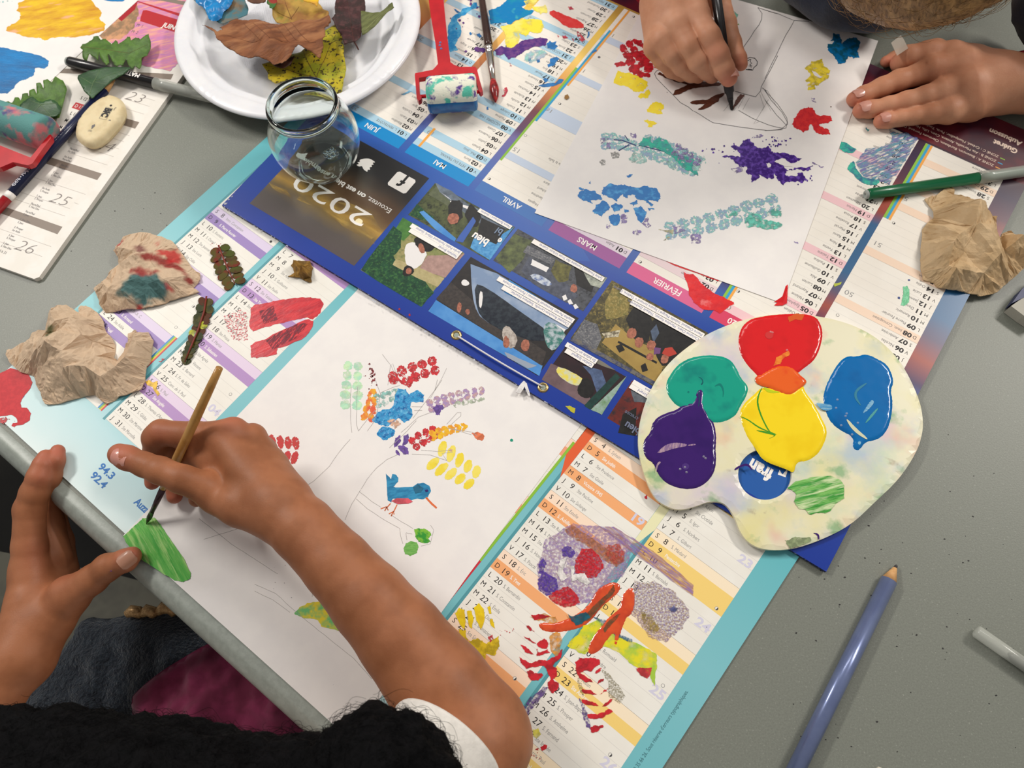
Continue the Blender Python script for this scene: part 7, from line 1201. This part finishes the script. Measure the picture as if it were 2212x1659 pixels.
H4 = [
 (chain((99, 988, .0120, 17), (94, 1005, .0115, 21), (86, 1030, .0100, 25), (74, 1065, .004, 28), (64, 1100, -.002, 31), (64, 1180, -.012, 34), (66, 1238, -.018, 38)), 'f'),
 (chain((125, 975, .0085, 15), (120, 995, .0085, 18), (110, 1030, .003, 21), (100, 1075, -.012, 24), (108, 1130, -.026, 28), (118, 1200, -.030, 34)), 'f'),
 (chain((112, 1100, -.036, 24), (128, 1170, -.044, 28), (134, 1240, -.040, 34)), 'f'),
 (chain((286, 1200, .0085, 19), (272, 1210, .007, 24), (232, 1226, 0, 29), (200, 1252, -.006, 31), (150, 1285, -.014, 40)), 'f'),
 (chain((66, 1235, -.020, 40), (70, 1300, -.022, 52), (45, 1420, -.022, 62)), None), (chain((120, 1230, -.034, 36), (95, 1310, -.030, 50), (50, 1420, -.024, 60)), None),
 (chain((150, 1288, -.018, 42), (105, 1340, -.022, 52), (50, 1420, -.024, 60)), None),
 (chain((45, 1420, -.024, 62), (-20, 1500, -.022, 68), (-160, 1660, -.016, 84), (-330, 1830, -.012, 96)), None)]
cr4 = [crease(63, 1103, -.002 + .012, 1, -.1, 16, .0006, .001), crease(80, 1052, .016, 1, .1, 14, .0005, .001), (P(80, 1220, -.006), P(100, 1225, -.008), .001, .002)]
v1 = sdf_mesh(H1, .00085, .006, cr1); v4 = sdf_mesh(H4, .00085, .006, cr4)
hd = P(560, 1990, .045); sh = P(870, 1880, .085); tz = lambda s_, t_, z_: edge(sA + s_, t_, z_)
v0 = sdf_mesh([([(hd, .068), (hd + Vector((.0, .015, .0)), .066)], None), ([(hd + Vector((0, .05, -.065)), .013), (hd + Vector((0, .045, -.04)), .02)], None), ([(hd, .045), (tz(0, -.12, -.04), .05), (tz(0, -.2, -.16), .09), (tz(0, -.26, -.29), .1)], None), ([(tz(0, -.14, -.05), .05), (sh, .04)], None), ([(sh, .036), (P(850, 1830, .085), .032)], None),
               ([(tz(0, -.14, -.06), .05), (P(-330, 1830, -.012), .032)], None), ([(tz(.06, -.24, -.31), .07), (tz(.08, .10, -.19), .06)], None), ([(tz(-.06, -.24, -.31), .07), (tz(-.10, .10, -.22), .06)], None),
               ([(tz(.08, .10, -.19), .05), (tz(.08, .12, -.62), .035), (tz(.08, .20, -.69), .03)], None), ([(tz(-.10, .10, -.22), .05), (tz(-.10, .12, -.62), .035), (tz(-.10, .20, -.69), .03)], None)], .008, .03)
redA = [(P(262, 984, .06), .010, .9), (P(330, 925, .06), .012, .5), (P(329, 1050, .014), .009, .9), (P(377, 1080, .010), .009, .9), (P(500, 900, .06), .012, .45), (P(98, 990, .014), .010, .8), (P(125, 975, .012), .009, .9), (P(90, 1020, .016), .010, .5), (P(285, 1196, .012), .010, .6), (P(90, 1195, 0), .014, .4), (P(150, 1240, -.01), .014, .3)]
ba = make_body(pa, [v1, v4, v0], redA, SKA)
nail(ba, 271, 989, .057, 251, 982, 26.8, .0056, up=Vector((-.1, -.3, 1))); nail(ba, 279, 1206, .0078, 300, 1190, 24.5, .0056, up=Vector((.25, -.35, .9)), mat=M('fingernail_dull', (168, 122, 100), .35, coat=.2))
mb = MB()
for x, y in ((224, 1235), (240, 1233)): mb.lathe(P(x, y, .0098 if x > 230 else .0085), (0, 0, 1), [(0, .0007), (.0002, .0001)], M('violet_ink_spot', (96, 50, 90), .5), 8)
mb.build('ink_spot', ba)
# hair: a bumpy mass with curls escaping from it
HM = M('black_curly_hair', (11, 10, 12), .75, (5, 5, 6), 300, (.4, .6), spec=.12, bump=(500, 1, .002))
def hair(parent, groups, vox, mat, nst, seed, amp, rr=.00013, L=.02, filt=None, curl=.0016, disp=80):
    V, F = sdf_mesh(groups, vox, .012); o0 = V.mean(0); N_ = np.zeros_like(V)
    for i in range(4):
        a, b, c = V[F[:, i]], V[F[:, (i + 1) % 4]], V[F[:, (i + 2) % 4]]; n_ = np.cross(b - a, c - a); np.add.at(N_, F[:, i], n_)
    N_ /= np.linalg.norm(N_, axis=1)[:, None] + 1e-12; d = np.array([noise.noise(Vector(v) * disp) + .6 * noise.noise(Vector(v) * disp * 3.1) for v in V]); V = V + N_ * d[:, None] * amp
    mb = MB(); mb.add(V, F, mat); rnd = random.Random(seed); idx = [i for i in range(len(V)) if (filt is None or filt(V[i]))]
    for _ in range(nst):
        i = rnd.choice(idx); p = Vector(V[i]) - Vector(N_[i]) * .001; n_ = Vector(N_[i]); t = n_.orthogonal().normalized(); t.rotate(Matrix.Rotation(rnd.uniform(0, 6.28), 3, n_)); pts = []; l = L * rnd.uniform(.4, 1.3); ph = rnd.uniform(0, 6); cu = curl * rnd.uniform(.4, 1.5); w = rnd.uniform(4, 9)
        dr = (n_ * rnd.uniform(.15, .8) + t).normalized(); s_ = dr.cross(n_).normalized()
        for k in range(11):
            u = k / 10; pts.append(p + dr * l * u - n_ * l * .5 * u * u + (s_ * math.cos(ph + w * u) + n_ * math.sin(ph + w * u)) * cu * u ** .5)
        mb.tube(pts, [rr * (1 - .5 * k / 10) for k in range(11)], mat, 3, False)
    return mb.build('hair', parent)
fl = lambda v: (lambda q: 0 < q[0] < 1150 and 1440 < q[1] < 1720)(pxof(v))
def pxof(v):
    d = ROT.transposed() @ (Vector(v) - CAMV); return (W / 2 + FPX * d.x / -d.z, H / 2 - FPX * d.y / -d.z)
hair(pa, [([(hd + Vector((0, -.012, .012)), .080)], None), (chain((-140, 1735, .09, 190), (120, 1745, .10, 195), (330, 1765, .11, 195), (470, 1810, .11, 200), (560, 1900, .085, 250)), None), (chain((600, 1800, .10, 190), (700, 1880, .09, 240)), None), (chain((822, 1705, .120, 166), (815, 1760, .11, 190), (600, 1900, .09, 240)), None)], .0025, HM, 2600, 3, .004, filt=fl)
WT = M('white_cotton', (232, 226, 218), .85, (222, 216, 208), 200, bump=(900, .5, .0004))
mb = MB(); a, b = P(966, 1606, .058), P(800, 1850, .088); dd = (b - a); pts = [a - dd * .02, a, a + dd * .03, a + dd * .06, a + dd * .3, a + dd * .7, b]
mb.tube([a + dd * .06, a + dd * .0] + pts[1:], [.0315, .0322, .0345, .0350, .0342, .036, .039, .043], WT, 48, False); o = mb.build('shirt_sleeve', pa)
mb = MB(); vb, fb = sdf_mesh([([(tz(0, -.135, -.055), .064), (tz(0, -.2, -.16), .106), (tz(0, -.26, -.29), .118)], None), ([(tz(0, -.14, -.05), .066), (sh, .053)], None), ([(tz(0, -.14, -.06), .066), (tz(0, -.14, -.06).lerp(P(-330, 1830, -.012), .8), .048)], None)], .008, .034); mb.add(vb, fb, WT); mb.build('shirt', pa)
def cloth(name, poly, z, h, w, mat, parent, rip, seed, step=.004, th=.006, sc=30):
    wp = pxw(smooth_poly(poly, 2), z); V, F = cdt(wp, step=step, seed=seed); d = dist_np(V, wp); t = np.clip(d / w, 0, 1)
    zz = z + h * np.sqrt(1 - (1 - t) ** 2) + np.array([rip * (noise.noise((x * sc, y * sc * .5, seed)) + .4 * noise.noise((x * sc * 3, y * sc * 3, seed))) for x, y in V]) * t
    T = np.c_[V, zz]; F = up_faces(T, F); n = len(V); return mesh(name, np.r_[T, np.c_[V, np.full(n, z - th)]], list(F) + [tuple(i + n for i in reversed(f_)) for f_ in F] + [(i, i + n, (i + 1) % len(wp) + n, (i + 1) % len(wp)) for i in range(len(wp))], mat, parent)
FL = M('navy_fleece', (44, 52, 62), .95, (30, 36, 46), 240, (.4, .6), spec=.15, bump=(330, 1, .004), sheen=.3); MG = M('magenta_jersey', (118, 36, 70), .8, (100, 28, 56), 60, spec=.2, sheen=.3, bump=(1200, .3, .0003))
cloth('fleece_trousers', [(185, 1330), (228, 1338), (262, 1332), (290, 1322), (330, 1318), (376, 1322), (430, 1330), (560, 1430), (620, 1560), (400, 1700), (100, 1720), (-60, 1660), (-80, 1520), (35, 1500), (110, 1440), (155, 1385)], -.13, .022, .03, FL, pa, .010, 4, .004, sc=26)
cloth('magenta_tunic', [(283, 1510), (292, 1496), (340, 1455), (400, 1418), (455, 1386), (520, 1370), (700, 1500), (800, 1680), (620, 1780), (330, 1700), (288, 1560)], -.092, .012, .016, MG, pa, .012, 9, .004, sc=34)
mb = MB()
for pts in ([(272, 1328), (285, 1320), (298, 1322), (306, 1330)], [(304, 1328), (318, 1318), (330, 1322), (334, 1332)], [(338, 1324), (352, 1313), (370, 1314), (378, 1328)]): mb.tube([P(x, y, -.112) for x, y in pts], [.003, .005, .005, .003], M('gold_lurex', (168, 128, 84), .4, (206, 170, 120), 900, metal=.4), 10)
mb.build('gold_trim', pa)
ch_ = thing('chair', edge(sA - .05, -.25, -.72), 'grey moulded chair seat showing beside the hand on the table edge', 'chair'); CHM = M('grey_chair_plastic', (112, 118, 112), .5, (100, 106, 100), 30)
slab('seat', smooth_poly([(-420, 1150), (-60, 1180), (26, 1196), (120, 1218), (232, 1236), (330, 1262), (470, 1300), (560, 1420), (600, 1700), (300, 1900), (-200, 1900), (-500, 1500)], 2), -.422, -.41, M('taupe_chair_seat', (96, 94, 82), .6, (78, 76, 68), 20), ch_)
zc = -.41
for x, y in ((-300, 1300), (380, 1380), (420, 1640), (-260, 1700)): mb = MB(); q = P(x, y, zc); mb.tube([q + Vector((0, 0, -.008)), Vector((q.x, q.y, -.724))], .011, CHM); mb.build('leg', ch_)
q = P(50, 1900, zc); mb = MB(); mb.box(q + Vector((-.02, -.02, .2)), (.36, .012, .18), CHM, Matrix.Rotation(math.atan2(ed.y, ed.x), 3, 'Z')); mb.box(q + Vector((-.02, -.02, .08)), (.05, .012, .22), CHM, Matrix.Rotation(math.atan2(ed.y, ed.x), 3, 'Z')); mb.build('backrest', ch_)
# ---------- child at the far side: marker hand, resting hand, brown hair
SKB = skin('light_peach_skin', (206, 150, 118), (192, 134, 102), (204, 116, 96))
tB = .985; sB = (P(2005, -240, .17) - A0).dot(ed)
pb = thing('person', edge(sB, tB + .16, -.72), 'person at the far side in navy jacket with red cuffs, drawing with a black marker', 'person')
H2 = [
 (chain((1500, 34, .050, 29), (1530, 80, .050, 26), (1549, 118, .042, 25), (1563, 148, .034, 22), (1574, 168, .028, 19)), 'f'),
 (chain((1462, 58, .047, 29), (1490, 100, .044, 25), (1510, 130, .037, 25), (1528, 150, .026, 21), (1538, 162, .017, 18)), 'f'),
 (chain((1430, 88, .040, 27), (1452, 118, .035, 22), (1472, 142, .027, 20), (1492, 158, .018, 18), (1508, 165, .013, 15)), 'f'),
 (chain((1414, 105, .032, 22), (1430, 130, .025, 18), (1450, 152, .017, 15), (1472, 164, .011, 13)), 'f'),
 (chain((1552, 0, .030, 24), (1570, 50, .028, 20), (1584, 92, .026, 17), (1596, 126, .024, 16), (1601, 139, .023, 14)), 'f'),
 (chain((1500, 32, .050, 31), (1470, -30, .052, 55), (1448, -90, .052, 62)), None), (chain((1460, 55, .046, 31), (1450, -10, .050, 52)), None), (chain((1430, 80, .038, 28), (1435, 0, .046, 50)), None), (chain((1414, 98, .032, 21), (1418, 20, .038, 36)), None),
 (chain((1535, -10, .034, 36), (1490, -40, .044, 45)), None), (chain((1480, 60, .030, 30), (1500, 100, .026, 22)), None), (chain((1448, -90, .052, 62), (1420, -190, .055, 68), (1370, -330, .06, 74)), None)]
cr2 = [crease(1541, 100, .061, 1, -.25, 15, .0005), crease(1548, 112, .060, 1, -.25, 16, .0004), crease(1556, 128, .054, 1, -.25, 14, .0005), crease(1508, 142, .049, 1, -.3, 13, .0005), crease(1500, 128, .051, 1, -.3, 12, .0004), (P(1507, 86, .052), P(1545, 160, .036), .0012, .0011), (P(1464, 112, .044), P(1492, 150, .030), .001, .001), (P(1436, 132, .034), P(1458, 158, .022), .0008, .001)]
H3 = [
 (chain((1845, 214, Z20 + .0065, 16), (1865, 205, Z20 + .007, 18), (1905, 188, Z20 + .010, 20), (1942, 173, Z20 + .013, 22), (1980, 162, .020, 22), (2014, 150, .024, 25)), 'f'),
 (chain((1859, 239, Z20 + .0065, 16.5), (1880, 236, Z20 + .007, 18), (1920, 228, Z20 + .010, 19), (1958, 219, Z20 + .013, 21), (2000, 208, .021, 22), (2035, 199, .023, 25)), 'f'),
 (chain((1903, 262, Z20 + .0060, 15.5), (1920, 259, Z20 + .0065, 17), (1945, 255, Z20 + .008, 17), (1972, 251, Z20 + .010, 18), (2010, 246, .017, 21), (2050, 240, .020, 25)), 'f'),
 (chain((2005, 116, .023, 25), (1965, 122, .021, 23), (1945, 136, .014, 19), (1944, 146, .008, 16)), 'f'),
 (chain((1914, 133, .0065, 12), (1932, 126, .007, 14), (1960, 116, .009, 17), (2020, 108, .014, 22)), 'f'),
 (chain((2014, 148, .024, 27), (2080, 152, .024, 44), (2150, 176, .022, 58)), None), (chain((2035, 198, .022, 27), (2090, 192, .024, 48), (2150, 180, .022, 60)), None), (chain((2052, 238, .018, 27), (2095, 222, .020, 40), (2150, 188, .022, 58)), None),
 (chain((2005, 116, .023, 24), (2055, 122, .024, 32), (2100, 140, .023, 40), (2150, 172, .023, 54)), None), (chain((2020, 112, .014, 22), (2090, 140, .018, 36)), None),
 (chain((2150, 180, .023, 60), (2220, 182, .026, 60), (2330, 176, .034, 68), (2480, 150, .045, 76)), None)]
cr3 = [crease(1953, 210, .028, .1, 1, 14, .0005), crease(1962, 210, .028, .1, 1, 14, .0005), crease(1968, 252, .024, .1, 1, 11, .0005), crease(1958, 254, .023, .1, 1, 11, .0004), crease(1940, 172, .028, .3, 1, 14, .0004), crease(1948, 170, .028, .3, 1, 12, .0004), (P(1866, 226, .012), P(2000, 182, .030), .0014, .0011), (P(1895, 250, .012), P(2030, 222, .028), .0012, .0011), (P(1950, 152, .026), P(1998, 136, .032), .001, .0012), crease(1878, 200, .020, .3, 1, 9, .0003), crease(1893, 234, .020, .1, 1, 10, .0003)]
v2 = sdf_mesh(H2, .0008, .006, cr2); v3 = sdf_mesh(H3, .0008, .006, cr3)
hb = P(2034, -220, .165); eb = lambda s_, t_, z_: edge(sB + s_, tB + t_, z_); shR, shL = eb(-.13, -.02, -.01), eb(.13, -.02, -.01); elR, elL = P(1250, -620, .02), P(2560, 60, .05)
fd = (hb - eb(0, -.10, .06)).normalized(); vw = (hb - CAMV).normalized(); fdn = (vw + Vector((0, 0, -.45))).normalized()
fd2 = (fd - fdn * fd.dot(fdn)).normalized()        # face turned down towards the paper
v5 = sdf_mesh([([(hb, .072), (hb + fdn * .02, .066)], None), ([(hb + fdn * .035, .060)], None), ([(hb + fdn * .101 + fd * .004, .009), (hb + fdn * .088 + fd * .016, .009)], None), ([(hb + ed * .076, .012)], None), ([(hb - ed * .076, .012)], None), ([(hb, .04), (eb(0, -.12, .07), .04), (eb(0, 0, -.06), .08), (eb(0, .1, -.3), .095)], None), ([(shR, .04), (elR, .034), (P(1370, -330, .06), .030)], None), ([(shL, .04), (elL, .034), (P(2480, 150, .045), .028)], None), ([(eb(0, -.05, -.03), .06), (shR, .04)], None), ([(eb(0, -.05, -.03), .06), (shL, .04)], None),
               ([(eb(-.06, .1, -.33), .06), (eb(-.07, -.22, -.27), .055), (eb(-.07, -.2, -.68), .035)], None), ([(eb(.06, .1, -.33), .06), (eb(.07, -.22, -.27), .055), (eb(.07, -.2, -.68), .035)], None)], .007, .02)
redB = [(P(1576, 176, .03), .010, .6), (P(1600, 137, .03), .010, .6), (P(1538, 160, .02), .010, .3), (P(1846, 214, .014), .009, .6), (P(1859, 239, .014), .009, .6), (P(1903, 262, .014), .009, .6), (P(1914, 133, .012), .010, .6), (P(1549, 112, .05), .009, .3), (P(1958, 216, .03), .008, .25)]
bb_ = make_body(pb, [v2, v3, v5], redB, SKB)
NB = M('fingernail_rose', (214, 158, 142), .22, (206, 146, 130), 90, spec=.6, coat=.6)
nail(bb_, 1850, 212, Z20 + .0070, 1836, 217, 18.0, .0044, up=Vector((-.1, .12, 1)), mat=NB); nail(bb_, 1864, 238, Z20 + .0070, 1849, 242, 18.6, .0046, up=Vector((0, -.1, 1)), mat=NB); nail(bb_, 1907, 261, Z20 + .0066, 1893, 264, 17.6, .004, up=Vector((0, -.1, 1)), mat=NB)
nail(bb_, 1577, 170, .0275, 1583, 186, 21, .0042, up=Vector((.25, -.75, .55)), mat=NB)
NV = M('navy_jacket_cloth', (32, 40, 58), .8, (24, 30, 44), 60, sheen=.2, bump=(500, .5, .0008)); RC = M('red_knit_cuff', (170, 22, 48), .85, (150, 16, 40), 300, bump=(600, .8, .0008))
for s_ in (-1, 1):
    c_ = hb + fdn * .088 + fd2 * .022 + ed * .024 * s_; mb = MB(); mb.lathe(c_ - fdn * .012, fdn, [(0, .0125), (.006, .0118), (.010, .0085), (.0122, .0055)], M('eye_white', (226, 222, 216), .2), 16); mb.lathe(c_, fdn, [(0, .0055), (.0012, .004), (.0014, .0001)], M('brown_iris', (70, 46, 30), .15), 14); mb.build('eye', bb_)
mb = MB(); mb.tube([hb + fdn * .092 - fd2 * .022 + ed * k_ * .005 - fdn * .0006 * k_ * k_ for k_ in range(-4, 5)], [.0012, .002, .0028, .0032, .003, .0032, .0028, .002, .0012], M('lips_rose', (176, 96, 88), .4), 8); mb.build('mouth', bb_)
va, fa = sdf_mesh([(chain((1770, -75, .040, 96), (1840, -28, .042, 84), (1893, -4, .040, 72)), None), ([(P(1850, -60, .04), .03), (eb(0, -.16, .02), .06), (eb(0, 0, -.05), .095), (eb(0, .1, -.3), .11)], None), ([(eb(0, -.05, -.02), .07), (shR, .05), (elR, .043), (P(1385, -250, .058), .036)], None), ([(eb(0, -.05, -.02), .07), (shL, .05), (elL, .045), (P(2480, 150, .045), .038), (P(2350, 165, .036), .032)], None)], .006, .02)
nn = np.array([noise.noise(Vector(v) * 30) for v in va]); va = va + np.c_[nn, nn, nn] * .003; mesh('jacket', va, fa, NV, pb)
mb = MB(); a, b = P(1437, -42, .052), P(1385, -210, .056); c_ = depth(a) / FPX; dd = b - a; mb.tube([a + dd * .1, a - dd * .0, a, a + dd * .05, a + dd * .5, b], [66 * c_, 67 * c_, 72 * c_, 75 * c_, 78 * c_, 84 * c_], RC, 40, False); mb.build('sleeve_cuff', pb)
mb = MB(); a, b = P(2196, 176, .026), P(2330, 160, .034); c_ = depth(a) / FPX; dd = b - a; mb.tube([a + dd * .1, a, a, a + dd * .05, a + dd * .5, b], [60 * c_, 61 * c_, 65 * c_, 67 * c_, 70 * c_, 78 * c_], RC, 40, False, sq=.8); mb.build('sleeve_cuff', pb)
mb = MB(); mb.tube([P(2300, 20, .06), P(2230, 40, .055), P(2212, 60, .05)], [.05, .03, .012], NV, 20); mb.build('jacket_fold', pb)
HB_ = M('light_brown_hair', (150, 112, 68), .45, (112, 82, 48), 200, (.4, .6), (1, 6, 1), .4, spec=.4, rgb3=(176, 136, 86), scale3=60)
hair(pb, [([(hb + Vector((0, 0, .006)), .083), (hb + fd * .02, .078)], None)], .003, HB_, 2200, 5, .0012, .00018, .03, curl=.0006, disp=60)
mb = MB(); o = slab('tape', [(1925, 92), (1946, 76), (1952, 84), (1962, 104), (1938, 120)], .0300, .0303, M('frosted_tape', (206, 196, 182), .5, trans=.3, a0=.5), None); tag(o, 'small translucent strip of tape above the resting hand', 'tape')

for o in bpy.data.objects:                   # repeats share a group
    if o.parent is None and 'label' in o:
        g = {'autumn_leaf': 'autumn leaves on the white plate', 'fern_leaf': 'green fern leaves at the top left', 'ivy_leaf': 'ivy leaves at the top left', 'painted_fern': 'paint coated fern tips on the calendar', 'crumpled_paper': 'crumpled brown tissues', 'paint_roller': 'red paint rollers'}.get(o.name.split('.')[0])
        if g: o['group'] = g
